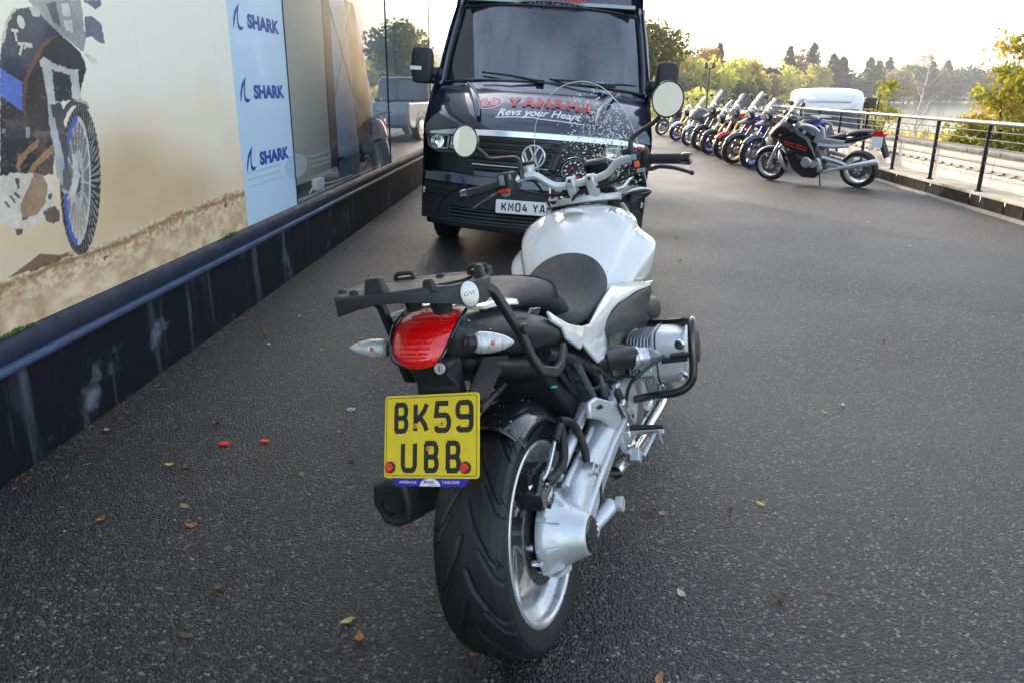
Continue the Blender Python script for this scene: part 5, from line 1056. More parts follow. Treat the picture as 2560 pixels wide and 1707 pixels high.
# windscreen
ZW = [(.98,.190),(1.04,.198),(1.12,.200),(1.20,.196),(1.28,.184),(1.34,.165),(1.38,.138),(1.41,.116),(1.435,.088),(1.45,.058),(1.458,.03),(1.461,.002)]
def scr(z, s):
    w_ = np.interp(z, [q[0] for q in ZW], [q[1] for q in ZW]); y = s*w_
    return (1.295 - (z-.98)*.36 - 1.5*y*y, y - .010, z)
e = MB(); e.grid(lambda u, v: scr(np.interp(u, [k/11 for k in range(12)], [q[0] for q in ZW]), -1 + 2*v), 33, 16); ws = hb('windscreen', e, M['screen'], smooth=80)
e = MB(); e.tube([scr(z, 1) for z, _ in ZW] + [scr(z, -1) for z, _ in ZW[::-1]], .0016, n=6, smooth=3); hb('screen_edge', e, M['screen_edge'], ws)
e = MB()
for k in range(950):
    z = rnd.triangular(1.0, 1.44, 1.24); s = max(-1, min(1, rnd.gauss(-.42, .36)))
    if rnd.random() < .25: s = rnd.uniform(-.9, .6)
    if abs(s) > .97: continue
    r_ = rnd.choice((.0013,.0016,.002,.0026,.0034)); p = scr(z, s); e.ball((p[0]-.0008, p[1], p[2]), (r_*.6, r_, r_*1.05), 6, 4)
hb('raindrops', e, M['drop'], ws)['kind'] = 'stuff'
# raindrops and lettering on the tank, found on the real surface
def drops_on(o, n, box, rlo, rhi, m, name='raindrops', par=None):
    dg = bpy.context.evaluated_depsgraph_get(); ev = o.evaluated_get(dg); me = ev.to_mesh(); P_ = [Vector(v.co) for v in me.vertices]; N_ = [Vector(v.normal) for v in me.vertices]; e = MB()
    idx = [i for i, p in enumerate(P_) if box(p, N_[i])]
    for k in range(min(n, len(idx)*2) if idx else 0):
        i = rnd.choice(idx); nn = N_[i]; t = nn.orthogonal().normalized(); b = nn.cross(t); c = P_[i] + t*rnd.uniform(-.012,.012) + b*rnd.uniform(-.012,.012)
        r_ = rlo + (rhi-rlo)*rnd.random()**2.5
        e.loft([[c + nn*(r_*h) + (t*math.cos(a) + b*math.sin(a))*(r_*q) for a in [2*math.pi*j/7 for j in range(7)]] for h, q in ((-.3,1),(.15,.92),(.38,.6),(.48,.1))])
    ev.to_mesh_clear()
    ob = hb(name, e, m, par or o, smooth=80); ob['kind'] = 'stuff'
bpy.context.view_layer.update()
drops_on(tank, 520, lambda p, n_: n_.z > .1 or p.y > .15, .0010, .0028, M['drop_clear'])
drops_on(swo, 130, lambda p, n_: n_.z > .1 and p.x < .5, .001, .0034, M['drop_clear'])
drops_on(fdo, 70, lambda p, n_: n_.z > .0, .001, .003, M['drop_clear'])
drops_on(tb, 120, lambda p, n_: n_.z > .2, .001, .003, M['drop_clear'])
drops_on(hg, 110, lambda p, n_: n_.z > .2, .001, .003, M['drop_clear'])
def on_tank(txt, x0, y0, size, m, name, bold, sx=1.0):
    dg = bpy.context.evaluated_depsgraph_get(); ev = tank.evaluated_get(dg)
    def fn(x, y, z):
        # text runs along -Y (to the bike's right), up is forward; dropped onto the surface
        px, py = x0 + y, y0 - x
        hit, loc, nrm, _ = ev.ray_cast(Vector((px, py, 1.3)), Vector((0,0,-1)))
        return (loc + nrm*.0008) if hit else Vector((px, py, 1.0))
    t_ = text_mb(txt, size, fn, bold=bold, sx=sx); hb(name, t_, m, tank, smooth=0)
on_tank('R', .962, -.112, .046, M['grey_ink'], 'tank_lettering', .0012, 1.1)
on_tank('1200R', .962, -.150, .034, mat('faint_ink', (.52,.54,.55), .4), 'tank_lettering', .0002, .9)
# ---------------- the dark blue van facing us ----------------
yaw, roll = -.071, -.054; s_, c_ = math.sin(yaw), math.cos(yaw)
VM = Matrix.Translation((.117, 6.496, 0)) @ Matrix(((s_,c_,0,0),(-c_,s_,0,0),(0,0,1,0),(0,0,0,1))) @ Matrix.Rotation(roll, 4, 'X')   # X towards the viewer
van = thing('delivery_van', 'tall dark navy panel van parked facing the viewer with red lettering on its bonnet', 'van', m=VM)
def vb(name, mb, m, p=None, **k): return mb.build(name, m, p or van, **k)
vp = mat('navy_paint', (.008,.010,.026), .2, coat=1.0); vp.node_tree.nodes['Principled BSDF'].inputs['Coat IOR'].default_value = 1.75
vplast = mat('bumper_plastic', (.017,.018,.022), .55, var=.2, vscale=12, bump=.1, bscale=500)
vgloss = mat('van_gloss_black', (.006,.006,.008), .35, coat=.25)
vglass = thin_glass('windscreen_glass', (.62,.74,.78), 3.2)
# front shell: rows from the bonnet lip up to the roof, each row a curve across the van
def bow(x0, sweep, w_, y): t_ = abs(y)/w_; return x0 - sweep*t_**2.4
rowsF = [(-.075,.27,.985,1.075),(-.10,.26,.985,1.12),(-.20,.25,.975,1.20),(-.34,.24,.965,1.29),(-.52,.23,.955,1.375),(-.70,.20,.945,1.435),(-.79,.17,.935,1.465)]
def cross(r_, n=24, dz=0): x0, sw_, w_, z = r_; return [(bow(x0, sw_, w_, -w_ + 2*w_*k/n), -w_ + 2*w_*k/n, z + dz - .05*abs(-1+2*k/n)**3) for k in range(n+1)]
e = MB(); e.loft([cross(r_) for r_ in rowsF], cap=False, closed=False); bon = vb('bonnet', e, vp, smooth=60)
for sgn in (-1, 1):     # raised outer ridges of the bonnet
    e = MB(); e.tube([(-.16,sgn*.50,1.175),(-.35,sgn*.54,1.297),(-.55,sgn*.60,1.385),(-.72,sgn*.66,1.438)], [.012,.022,.022,.010], n=10, smooth=5, squash=(.6,1.6)); vb('bonnet_ridge', e, vp, bon, smooth=60)
# windscreen and pillars
W = [(-.83,.12,.925,1.475),(-1.02,.12,.91,1.72),(-1.20,.11,.885,1.945),(-1.38,.11,.85,2.165)]
e = MB(); e.loft([cross(r_, 20) for r_ in W], cap=False, closed=False); vb('windscreen', e, vglass, smooth=80)
PB_ = [(-.79,.12,.965,1.455)] + [(x-.006, s, w_+.052, z) for x, s, w_, z in W] + [(-1.44,.11,.90,2.24)]
for sgn in (-1, 1):
    e = MB(); rr = []
    for (x0, sw_, w_, z), wi in zip(PB_, [.94] + [q[2]-.005 for q in W] + [.84]):
        ys = [wi, wi*.5+w_*.5, w_]; rr.append([(bow(x0, sw_, w_, y), sgn*y, z - .05*(y/w_)**3) for y in ys])
    e.loft(rr, cap=False, closed=False); vb('pillar', e, vp, smooth=60, solid=.03)
e = MB(); wi = [(bow(-.825,.16,.895,y), y, 1.468 - .05*abs(y/.895)**3) for y in np.linspace(-.93,.93,17)]; e.tube(wi, .020, n=8); vb('scuttle_panel', e, vplast)
e = MB()
for r_ in (W[0], W[3]): e.tube([Vector(p) + Vector((.004,0,0)) for p in cross(r_, 20)], .014, n=8)
for sgn in (0, 20): e.tube([Vector(cross(r_, 20)[sgn]) + Vector((.004,0,0)) for r_ in W], .014, n=8)
vb('screen_seal', e, vgloss)
# roof cap and body behind
e = MB(); R_ = [(-1.375,.17,.87,2.172),(-1.47,.18,.87,2.32),(-1.66,.2,.86,2.54),(-2.1,.2,.84,2.68),(-2.6,.15,.82,2.72)]
e.loft([cross(r_, 20) for r_ in R_], cap=False, closed=False); roofp = vb('roof_cap', e, vp, smooth=60)
e = MB()
side = [(-.34,1.07,.985),(-.52,1.35,.955),(-.80,1.45,.95),(-.86,1.47,.97),(-1.40,2.15,.88),(-1.68,2.52,.87),(-2.1,2.66,.86),(-2.6,2.70,.86),(-7.1,2.70,.86),(-7.2,2.5,.87),(-7.25,1.2,.99),(-7.2,.45,.99),(-1.62,.40,1.0),(-1.60,.70,1.0),(-1.35,.86,1.0),(-1.05,.86,1.0),(-.78,.70,1.0),(-.70,.45,1.0),(-.30,.45,.97)]
for sgn in (-1, 1): e.add([(x, sgn*y, z) for x, z, y in side], [tuple(range(len(side)))])
e.loft([[(-2.6,-.86,2.70),(-2.6,.86,2.70)],[(-7.1,-.86,2.70),(-7.1,.86,2.70)],[(-7.25,-.95,1.2),(-7.25,.95,1.2)],[(-7.2,-.98,.45),(-7.2,.98,.45)]], cap=False, closed=False)
vb('body', e, mat('van_side_paint', (.005,.008,.026), .3, spec=.1), smooth=20)
for sgn in (-1, 1):
    e = MB(); e.add([(x, sgn*y, z) for x, z, y in ((-1.02,1.50,.975),(-1.50,2.05,.90),(-1.95,2.08,.893),(-1.95,1.45,.982))], [(0,1,2,3)]); vb('side_window', e, vglass, smooth=0)
# lower face: lamp panels, grille, bumper, built as stacked swept bars
def sweep(y, x0=0., sw_=.34, w_=1.0): return x0 - sw_*min(1.1, abs(y)/w_)**2.6
def swept(name, z0, z1, x0, w_, m, dx=0.0, bev=.008, p=None, y0=None, n=24, th=.05, sw_=.34, zs=0):
    ys = np.linspace(-w_ if y0 is None else y0, w_, n+1); e = MB()
    e.loft([[(sweep(y, x0, sw_), y, z0-zs*abs(y)**2), (sweep(y, x0+dx, sw_), y, z1-zs*abs(y)**2), (sweep(y, x0+dx, sw_)-th, y, z1-zs*abs(y)**2), (sweep(y, x0, sw_)-th, y, z0-zs*abs(y)**2)] for y in ys]); return vb(name, e, m, p, bevel=bev, smooth=50)
chrome = mat('van_chrome', (.82,.83,.84), .16, metal=.75, coat=.5)
swept('chrome_strip', 1.030, 1.078, -.045, .97, chrome, -.015, .004, zs=.035)
vb('nose_core', MB().loft([[(sweep(y,-.14), y, .36), (sweep(y,-.16), y, 1.06), (-.75, y*.9, 1.06), (-.75, y*.9, .36)] for y in np.linspace(-.96,.96,25)]), vgloss)
gr = swept('grille_top_bar', 1.00, 1.032, -.060, .56, vgloss, -.01, .004)
for z in (.965,.915,.865,.815,.765):
    swept('grille_slat', z-.012, z+.012, -.068 + (.96-z)*.12, .56, vgloss, -.012, .004, th=.07)
for z in (.79,): swept('grille_chrome_line', z-.006, z+.004, -.035, .52, chrome, 0, .002, th=.01)
swept('grille_lower_trim', .695, .735, -.03, .50, mat('satin_trim', (.10,.105,.13), .25, metal=.4), -.03, .004)
# bumper
swept('bumper', .60, .70, .0, .99, vp, -.03, .02, th=.25)
swept('bumper_band', .415, .60, -.012, .985, vplast, .0, .01, th=.12)
for z in (.405,.375,.345,.315): swept('bumper_slat', z-.011, z+.010, -.02, .72, vplast, -.01, .004, th=.06)
vb('bumper_void', MB().loft([[(sweep(y,-.11), y, .29), (sweep(y,-.11), y, .42), (-.6, y, .42), (-.6, y, .29)] for y in np.linspace(-.9,.9,13)]), M['dark_guts'])
swept('bumper_lip', .235, .300, -.03, .93, vplast, .02, .012, th=.15)
for sgn in (-1, 1):
    e = MB(); e.loft([[(sweep(y,-.02), sgn*y, z0), (sweep(y,-.02), sgn*y, z1), (sweep(y,-.02)-.1, sgn*y, z1), (sweep(y,-.02)-.1, sgn*y, z0)] for y, z0, z1 in ((.70,.30,.42),(.80,.29,.62),(.90,.28,.66),(.985,.27,.70))]); vb('bumper_corner', e, vplast, bevel=.012)
    e = MB()
    for z in (.50,.55,.60): e.loft([[(sweep(y,.0), sgn*y, z-.008),(sweep(y,.0), sgn*y, z+.008),(sweep(y,-.03), sgn*y, z+.008),(sweep(y,-.03), sgn*y, z-.008)] for y in (.72,.80,.88,.95)])
    vb('corner_slats', e, vgloss, split=True)
    e = MB(); e.box((sweep(.95,.0)+.006, sgn*.955, .52), (.012,.018,.05)); vb('parking_sensor', e, M['alu'], bevel=.003)
    # headlamp
    def lampp(pts, dx): return [(sweep(y, dx), sgn*y, z) for y, z in pts]
    outl = [(.58,1.020),(.72,1.030),(.86,1.035),(.955,1.030),(.965,.96),(.94,.885),(.84,.855),(.70,.865),(.60,.89),(.565,.94)]
    e = MB(); a = lampp(outl, -.055); b_ = lampp(outl, -.16); n = len(a); e.add(a+b_, [tuple(range(n, 2*n))] + [(i,(i+1)%n,(i+1)%n+n,i+n) for i in range(n)]); hl = vb('headlamp', e, mat('lamp_interior', (.62,.63,.64), .25, metal=.5, var=.4, vscale=25))
    for pts in ([(.74,.998),(.90,1.005),(.945,.97),(.93,.905),(.86,.88),(.755,.895)], [(.60,.985),(.715,.99),(.735,.91),(.66,.895),(.60,.915)]):
        e = MB(); e.tube(lampp(pts + pts[:1], -.070), .009, n=8); vb('lamp_ring', e, chrome, hl)
        cy = sum(p[0] for p in pts)/len(pts); cz = sum(p[1] for p in pts)/len(pts)
        e = MB(); c = Vector((sweep(cy,-.11), sgn*cy, cz)); e.lathe([(.058,.03),(.045,.0),(.025,-.025),(.0,-.03)], c, 'x', n=24); vb('lamp_reflector', e, M['chrome'], hl)
        e = MB()
        for k in range(5): y = cy - .05 + .025*k; e.box((sweep(y,-.075), sgn*y, cz), (.004,.003,.085))
        vb('lens_flutes', e, M['clear_lens'], hl)
    e = MB(); e.add(lampp(outl, -.048), [tuple(range(n))]); vb('lamp_lens', e, thin_glass('lamp_cover', (.9,.92,.92), 1.3), hl, smooth=0)
    # fender panel outside the lamp
    e = MB(); e.loft([[(-.30-.05*k,sgn*(.965+.01*k),.70),(-.30-.05*k,sgn*(.970+.01*k),.86),(-.32-.05*k,sgn*(.972+.01*k),1.03)] for k in range(4)], cap=False, closed=False); vb('wing', e, vp, smooth=60)
    # mirror
    mx, my = -.93, sgn*1.115
    e = MB(); rr = []
    for z, w_, d in ((1.405,.06,.05),(1.42,.085,.085),(1.50,.098,.10),(1.56,.10,.10),(1.66,.098,.10),(1.705,.085,.085),(1.72,.05,.05)):
        rr.append([(mx + (d*q[1]), my + q[0]*w_, z) for q in rrect(2, 1.6, .5, 4)])
    e.loft(rr); mi = vb('door_mirror', e, vplast, bevel=.0, smooth=50)
    e = MB(); e.box((mx+.098, my+sgn*.045, 1.535), (.02,.10,.032)); e.loft([[(mx+.074,my+sgn*.02,1.520),(mx+.074,my+sgn*.02,1.55),(mx+.03,my+sgn*.103,1.55),(mx+.03,my+sgn*.103,1.52)],[(mx+.088,my+sgn*.02,1.522),(mx+.088,my+sgn*.02,1.548),(mx+.04,my+sgn*.108,1.548),(mx+.04,my+sgn*.108,1.522)]]) ; vb('mirror_indicator', e, M['white_ink'], mi)
    e = MB(); e.tube([(mx-.02,my-sgn*.06,1.50),(mx-.06,sgn*.95,1.50)], [.05,.06], n=12); e.tube([(mx-.02,my-sgn*.06,1.44),(mx-.06,sgn*.95,1.44)], [.03,.04], n=12); vb('mirror_arm', e, vplast, mi)
# bumper strap seen hanging across the left corner
e = MB(); e.tube([(.02,-.55,.62),(-.02,-.72,.52),(-.10,-.80,.36)], .022, n=8, smooth=3, squash=(.4,1.2)); vb('tow_strap', e, M['rubber'])
# number plate
def vpf(u, v, t_): return Vector((.035 + t_, u, .470 + v))
e = MB(); e.prism(rrect(.575,.112,.008), vpf, -.006, .006); npl = vb('number_plate', e, M['plate_white'], bevel=.001)
e = MB(); plate_text(e, 'KM04', -.243, -.037, .048, .075, .0115, .0125, vpf, .0075); vb('plate_lettering', e, M['ink_black'], npl, smooth=0); e = MB(); plate_text(e, 'YAM', .022, -.037, .048, .075, .0115, .0125, vpf, .0075); vb('plate_lettering', e, M['ink_black'], npl, smooth=0)
e = MB(); e.tube([vpf(-.268,.0,.006), vpf(-.268,0,.009)], .007, n=10); vb('plate_screw', e, M['alu'], npl)
# round emblem
bc_ = Vector((.0,0,.888)); ro = .098
def vcirc(r0, t_): return [bc_ + Vector((t_, r0*math.cos(a), r0*math.sin(a))) for a in [2*math.pi*j/48 for j in range(48)]]
e = MB(); e.loft([vcirc(ro*.92,-.03), vcirc(ro*.92,.012)]); em = vb('emblem', e, mat('emblem_blue', (.012,.018,.05), .2, coat=1))
e = MB(); e.loft([vcirc(ro,.005), vcirc(ro,.016), vcirc(ro*.93,.020), vcirc(ro*.85,.014), vcirc(ro*.85,.005)], cap=False); vb('emblem_ring', e, chrome, em)
e = MB()
def strokes(pts, w_):
    q = MB(); ribbon(q, pts, w_, lambda x, y, z: bc_ + Vector((.019, x*ro, y*ro))); q2 = MB(); ribbon(q2, pts, w_, lambda x, y, z: bc_ + Vector((.010, x*ro, y*ro)))
    n = len(q.v); e.add(q.v + q2.v, [tuple(f) for f in q.f] + [tuple(i+n for i in f)[::-1] for f in q2.f])
strokes([(-.36,.80),(0,.04),(.36,.80)], .17); strokes([(-.80,.36),(-.38,-.72),(0,.06),(.38,-.72),(.80,.36)], .17)
vb('emblem_letters', e, chrome, em, smooth=0)
# bonnet lettering, dropped onto the bonnet surface
bpy.context.view_layer.update(); dgv = bpy.context.evaluated_depsgraph_get(); bev_ = bon.evaluated_get(dgv)
def on_bonnet(y, x):
    hit, loc, nrm, _ = bev_.ray_cast(Vector((x, y, 2)), Vector((0,0,-1)))
    if nrm.z < 0: nrm = -nrm
    return (loc + nrm*.003) if hit else Vector((x, y, 1.3))
redv = mat('red_vinyl', (.42,.02,.025), .35, coat=.5); whv = mat('white_vinyl', (.72,.72,.74), .35, coat=.5)
e = MB(); plate_text(e, 'YAMAHA', -.265, 0, .112, .165, .012, .034, lambda x, y, z: on_bonnet(x, -.288 - y) + Vector((0,0,.004+z*3)), .0, 6); e.build('bonnet_lettering', redv, van, smooth=0)
text_mb('Revs your Heart', .098, lambda x, y, z: on_bonnet(-.345 + x*1.06, -.205 - y*1.15), bold=.0022, shear=.35).build('bonnet_slogan', whv, van, smooth=0)
e = MB(); ribbon(e, [(-.35,-.192),(-.20,-.188),(-.05,-.19),(.02,-.178),(.20,-.174),(.40,-.182)], .009, lambda x, y, z: on_bonnet(x, y)); e.build('slogan_underline', whv, van, smooth=0)
e = MB(); e.add([on_bonnet(-.425+.115*math.cos(a), -.375+.085*math.sin(a)) for a in [2*math.pi*j/40 for j in range(40)]] + [on_bonnet(-.425,-.375)], [(j,(j+1)%40,40) for j in range(40)]); lo = e.build('bonnet_logo', whv, van, smooth=0)
e = MB(); ra = [Vector((-.425+.105*k*math.cos(a), -.375+.077*k*math.sin(a))) for k in (1,.5) for a in [2*math.pi*j/40 for j in range(40)]]
pts = [on_bonnet(*p) + Vector((0,0,.0012)) for p in ra]; e.add(pts, [(j,(j+1)%40,(j+1)%40+40,j+40) for j in range(40)]); cc_ = len(e.v); e.add([on_bonnet(-.425,-.375)+Vector((0,0,.0012))], []); e.f += [[40+j,40+(j+1)%40,cc_] for j in range(40)]; e.mi += [0]*40; e.build('logo_disc', redv, lo, smooth=0)
e = MB()
for a in (90, 210, 330):
    d = Vector((math.cos(R(a))*1.35, -math.sin(R(a)))); q = Vector((-d.y, d.x))
    for k in (-.016, 0, .016): ribbon(e, [Vector((-.425,-.375)) + q*k*.6 + d*.01, Vector((-.425,-.375)) + q*k + d*.072], .006, lambda x, y, z: on_bonnet(x, y) + Vector((0,0,.0026)))
ribbon(e, [(-.425+.062*math.cos(a), -.375+.046*math.sin(a)) for a in [2*math.pi*j/24 for j in range(24)]], .006, lambda x, y, z: on_bonnet(x, y) + Vector((0,0,.0026)), True)
e.build('logo_forks', whv, lo, smooth=0)
text_mb('MOTORCYCLES', .085, lambda x, y, z: Vector((-1.345 - (y+.0)*.64 - .17*(abs(-.30 + x)/.87)**2.4, -.30 + x*1.05, 2.215 + y)), bold=.003).build('roof_lettering', redv, roofp, smooth=0)
# wipers
for a, b_ in (((-.80,-.02,1.485),(-.885,-.56,1.535)),((-.80,.62,1.485),(-.86,.06,1.51)),((-.80,.55,1.485),(-.86,.84,1.50))):
    e = MB(); e.tube([a, (Vector(a)+Vector(b_))/2 + Vector((.03,0,.01)), b_], [.014,.010,.008], n=8); e.box(Vector(a) + Vector((.02,0,.0)), (.05,.07,.03)); vb('wiper', e, M['rubber'], bevel=.002)
# cab interior
cabm = mat('cab_grey', (.10,.12,.12), .7); lightc = mat('cab_light', (.42,.47,.46), .7)
e = MB(); e.box((-1.10,0,1.37),(.60,1.66,.12)); vb('dashboard', e, cabm, bevel=.04)
e = MB(); e.box((-2.5,0,1.9),(.04,1.62,1.0)); vb('bulkhead', e, lightc, smooth=0)
e = MB(); e.box((-1.95,0,2.20),(1.1,1.60,.03)); vb('cab_ceiling', e, lightc, smooth=0)
for y in (-.52,.15,.58):
    e = MB(); e.box((-1.95,y,1.50),(.18,.46,.75)); e.box((-1.97,y,1.98),(.12,.26,.20)); vb('cab_seat', e, M['seat_vinyl'], bevel=.05)
e = MB(); e.lathe([(.19,0),(.205,.012),(.22,0),(.205,-.012),(.19,0)], (0,0,0), 'x', n=36); e.xf(Matrix.Translation((-1.45,.45,1.56)) @ Matrix.Rotation(R(-35), 4, 'Y')); vb('steering_wheel', e, M['rubber'])
e = MB(); e.loft([[(-1.30,.10,2.06),(-1.30,-.16,2.06),(-1.42,-.18,2.10),(-1.42,.12,2.10)],[(-1.24,.05,1.985),(-1.24,-.11,1.985),(-1.36,-.12,2.03),(-1.36,.06,2.03)]]); vb('mirror_console', e, M['dark_guts'], bevel=.02)
e = MB(); e.add([(-.99,.50,1.44),(-.95,.30,1.435),(-1.05,.36,1.50),(-1.08,.55,1.52),(-1.02,.66,1.44)], [(0,1,2,3,4)]); vb('dash_paper', e, M['plate_white'], smooth=0)
e = MB(); e.box((-.94,.20,1.445),(.10,.14,.012)); vb('dash_card', e, mat('card_cyan', (.03,.42,.62), .5), smooth=0)
# wheels stand upright on the asphalt
for k, (x, y) in enumerate(((-1.18,-.86),(-1.18,.86),(-5.6,-.86),(-5.6,.86))):
    c = Vector((x, y, .355 + (.086 if False else 0) - math.sin(roll)*y*-1*0)); zc = .345/1.0
    c.z = zc - y*math.sin(roll)      # undo the body roll so that the tyre meets the ground
    e = MB(); e.lathe([(.20,-.10),(.30,-.115),(.345,-.09),(.352,0),(.345,.09),(.30,.115),(.20,.10)], c, 'y', n=40); wh = vb('wheel', e, M['rubber'])
    e = MB(); e.lathe([(.0,-.06),(.05,-.06),(.10,-.03),(.20,-.05),(.20,.05),(.10,.03),(.05,.06),(.0,.06)], c, 'y', n=32); vb('wheel_rim', e, M['silver_rim'], wh)
    e = MB(); e.lathe([(.42,-.16),(.42,.16)], c + Vector((0,.08*(1 if y > 0 else -1)*-1,.02)), 'y', n=24, a0=0, a1=math.pi); vb('wheel_arch', e, M['dark_guts'])
e = MB(); e.box((-4.0,0,.33),(6.4,1.7,.12)); vb('underbody', e, M['dark_guts'], smooth=0)
# ---------------- the row of parked motorcycles ----------------
def slab(mb, poly, w, k=.82, core=.62, y0=0, n=None):
    cx = sum(p[0] for p in poly)/len(poly); cz = sum(p[1] for p in poly)/len(poly); rings = []
    for y, q in ((-w, k), (-w*core, 1), (w*core, 1), (w, k)):
        rings.append([(cx+(x-cx)*q, y0+y, cz+(z-cz)*q) for x, z in poly])
    return mb.loft(rings)
BM = {}
def bm(name, col, rough=.25, metal=0, coat=.8):
    if name not in BM: BM[name] = mat('bike_' + name, col, rough, metal=metal, coat=coat)
    return BM[name]
bm('black', (.010,.010,.012)); bm('dark_grey', (.05,.052,.056), .35); bm('silver', (.55,.56,.58), .28, .6); bm('bright', (.80,.81,.82), .18, .6); bm('red', (.55,.008,.016)); bm('blue', (.012,.028,.42), .3); bm('white', (.74,.74,.74)); bm('gold', (.62,.34,.05), .3, .7); bm('pale_blue', (.42,.52,.58), .3); bm('orange', (.8,.16,.015), .3); bm('matt', (.02,.02,.022), .6, 0, 0); bm('red_stripe', (.5,.02,.025))
BSC = thin_glass('bike_screen', (.55,.57,.58), 1.5); DSC = thin_glass('dark_screen', (.25,.26,.28), 2.0)
def wheel_parts(root, name, c, r, w_, rimm, spokes, disc=True):
    ri = r*.73
    e = MB(); e.lathe([(ri,-w_*.42),(ri*1.09,-w_*.5),(r*.93,-w_*.44),(r,0),(r*.93,w_*.44),(ri*1.09,w_*.5),(ri,w_*.42)], c, 'y', n=40); wh = e.build(name, M['rubber'], root)
    e = MB(); e.lathe([(ri*1.02,-w_*.42),(ri*.93,-w_*.40),(ri*.88,0),(ri*.93,w_*.40),(ri*1.02,w_*.42)], c, 'y', n=40); e.build('rim', rimm, wh)
    e = MB(); n = 18 if spokes == 'wire' else 7
    for k in range(n):
        a = 2*math.pi*k/n; d = Vector((math.cos(a), 0, math.sin(a))); d2 = Vector((math.cos(a+(.35 if spokes == 'wire' else .12)), 0, math.sin(a+(.35 if spokes == 'wire' else .12))))
        e.tube([Vector(c) + d*.035 + Vector((0,(.03 if k % 2 else -.03),0)), Vector(c) + d2*ri*.92], .004 if spokes == 'wire' else .011, n=5)
    e.lathe([(.0,-.05),(.04,-.05),(.045,0),(.04,.05),(.0,.05)], c, 'y', n=16); e.build('wheel_spokes', BM['silver'] if spokes == 'wire' else rimm, wh)
    if disc:
        e = MB()
        for s in (-1, 1): e.lathe([(.09,s*.065),(.148,s*.065),(.148,s*.069),(.09,s*.069),(.09,s*.065)], c, 'y', n=32)
        e.build('brake_disc', M['steel_disc'], wh, split=True)
    return wh
def make_bike(label, front, az, lean, sp):
    """front = where the front tyre touches the ground; az = heading; sp = style"""
    wb = sp.get('wb', 1.50); h = Vector((math.sin(R(az)), math.cos(R(az)), 0)); l = Vector((-h.y, h.x, 0)); o = Vector((*front, 0)) - h*wb
    m = Matrix.Translation(Vector((*front, 0)) - h*wb*.93) @ Matrix.Scale(.93, 4) @ Matrix(((h.x,l.x,0,0),(h.y,l.y,0,0),(0,0,1,0),(0,0,0,1))) @ Matrix.Rotation(-R(lean), 4, 'X')
    b = thing('motorcycle', label, 'motorcycle', m=m, group='motorcycles parked in a row along the parapet')
    rf = sp.get('rf', .31); rimm = BM[sp.get('rim', 'dark_grey')]; body = BM[sp['body']]; fend = BM[sp.get('fender', sp['body'])]; fork = BM[sp.get('fork', 'dark_grey')]; stl = sp['style']; adv = stl == 'adventure'
    wheel_parts(b, 'front_wheel', (wb, 0, rf), rf, .13, rimm, sp.get('spokes', 'cast')); wheel_parts(b, 'rear_wheel', (0, 0, .31), .31, .18, rimm, sp.get('spokes', 'cast'))
    hx, hz = (wb-.40, 1.02) if not adv else (wb-.42, 1.14)
    fo = []
    for s in (-1, 1):
        e = MB(); e.tube([(wb,s*.10,rf),(wb-.13,s*.10,rf+.30)], [.030,.030], n=10); e.tube([(wb-.13,s*.10,rf+.30),(hx+.06,s*.10,hz-.05)], .024, n=10); e.build('fork_leg', fork, b)
        e = MB(); e.box((wb-.10,s*.085,rf+.07), (.06,.045,.11)); e.build('brake_caliper', BM['black'], b, bevel=.01)
    hi = .30 if stl == 'dirt' else .0
    e = MB(); e.grid(lambda u, v: (wb + (rf+.022+hi-.05*abs(2*v-1)**2.5)*math.cos(R(150-118*u))*(1 if not hi else .7), (-1+2*v)*.075, rf + (rf+.022+hi-.05*abs(2*v-1)**2.5)*math.sin(R(150-118*u))), 14, 6); e.build('front_mudguard', fend, b, solid=.006, smooth=60)
    # engine and frame
    e = MB(); slab(e, [(.50,.30),(.62,.22),(.98,.22),(1.10,.34),(1.08,.62),(.86,.70),(.56,.66)], .19, .8); e.build('engine', BM['dark_grey'], b, bevel=.02)
    e = MB(); e.tube([(0,.11,.31),(.46,.14,.40)], [.03,.035], n=8); e.tube([(0,-.11,.31),(.46,-.14,.40)], [.03,.035], n=8); e.build('swing_arm', BM['silver' if stl == 'tourer' else 'dark_grey'], b, split=True)
    e = MB(); e.lathe([(.0,.20),(.075,.20),(.085,.215),(.07,.235),(.0,.24)], (.70,0,.40), 'y', n=24); e.lathe([(.0,.19),(.06,.19),(.06,.225),(.0,.23)], (.88,0,.45), 'y', n=20); e.build('engine_cover', BM['silver'], b, split=True)
    zs = .06 if adv else 0
    e = MB(); slab(e, [(.64,.80+zs),(.70,.92+zs),(.86,1.01+zs),(1.02,1.03+zs),(1.13,.96+zs),(1.16,.82+zs),(1.0,.74+zs),(.76,.74+zs)], .16, .62, .5); tank_ = e.build('fuel_tank', body, b, sub=1, smooth=60)
    e = MB(); slab(e, [(.18,.86+zs),(.26,.91+zs),(.40,.86+zs),(.56,.82+zs),(.70,.88+zs),(.72,.82+zs),(.56,.76+zs),(.30,.79+zs)], .15, .8, .6); e.build('seat', M['seat_vinyl'], b, sub=1, smooth=60)
    e = MB(); slab(e, [(-.20,.92+zs),(-.24,.96+zs),(.05,.97+zs),(.24,.91+zs),(.28,.84+zs),(.08,.84+zs)], .12, .8, .6); e.build('passenger_seat', M['seat_vinyl'], b, sub=1, smooth=60)
    e = MB(); slab(e, [(-.34,.90+zs),(-.28,.93+zs),(-.02,.87+zs),(.52,.76+zs),(.60,.70+zs),(.36,.70+zs),(.0,.78+zs)], .14, .72, .5); e.build('tail_panel', BM[sp.get('tail', sp['body'])], b, bevel=.01)
    e = MB(); e.box((-.36,0,.885+zs), (.03,.12,.06)); e.build('tail_light', M['red_lens'], b, bevel=.008)
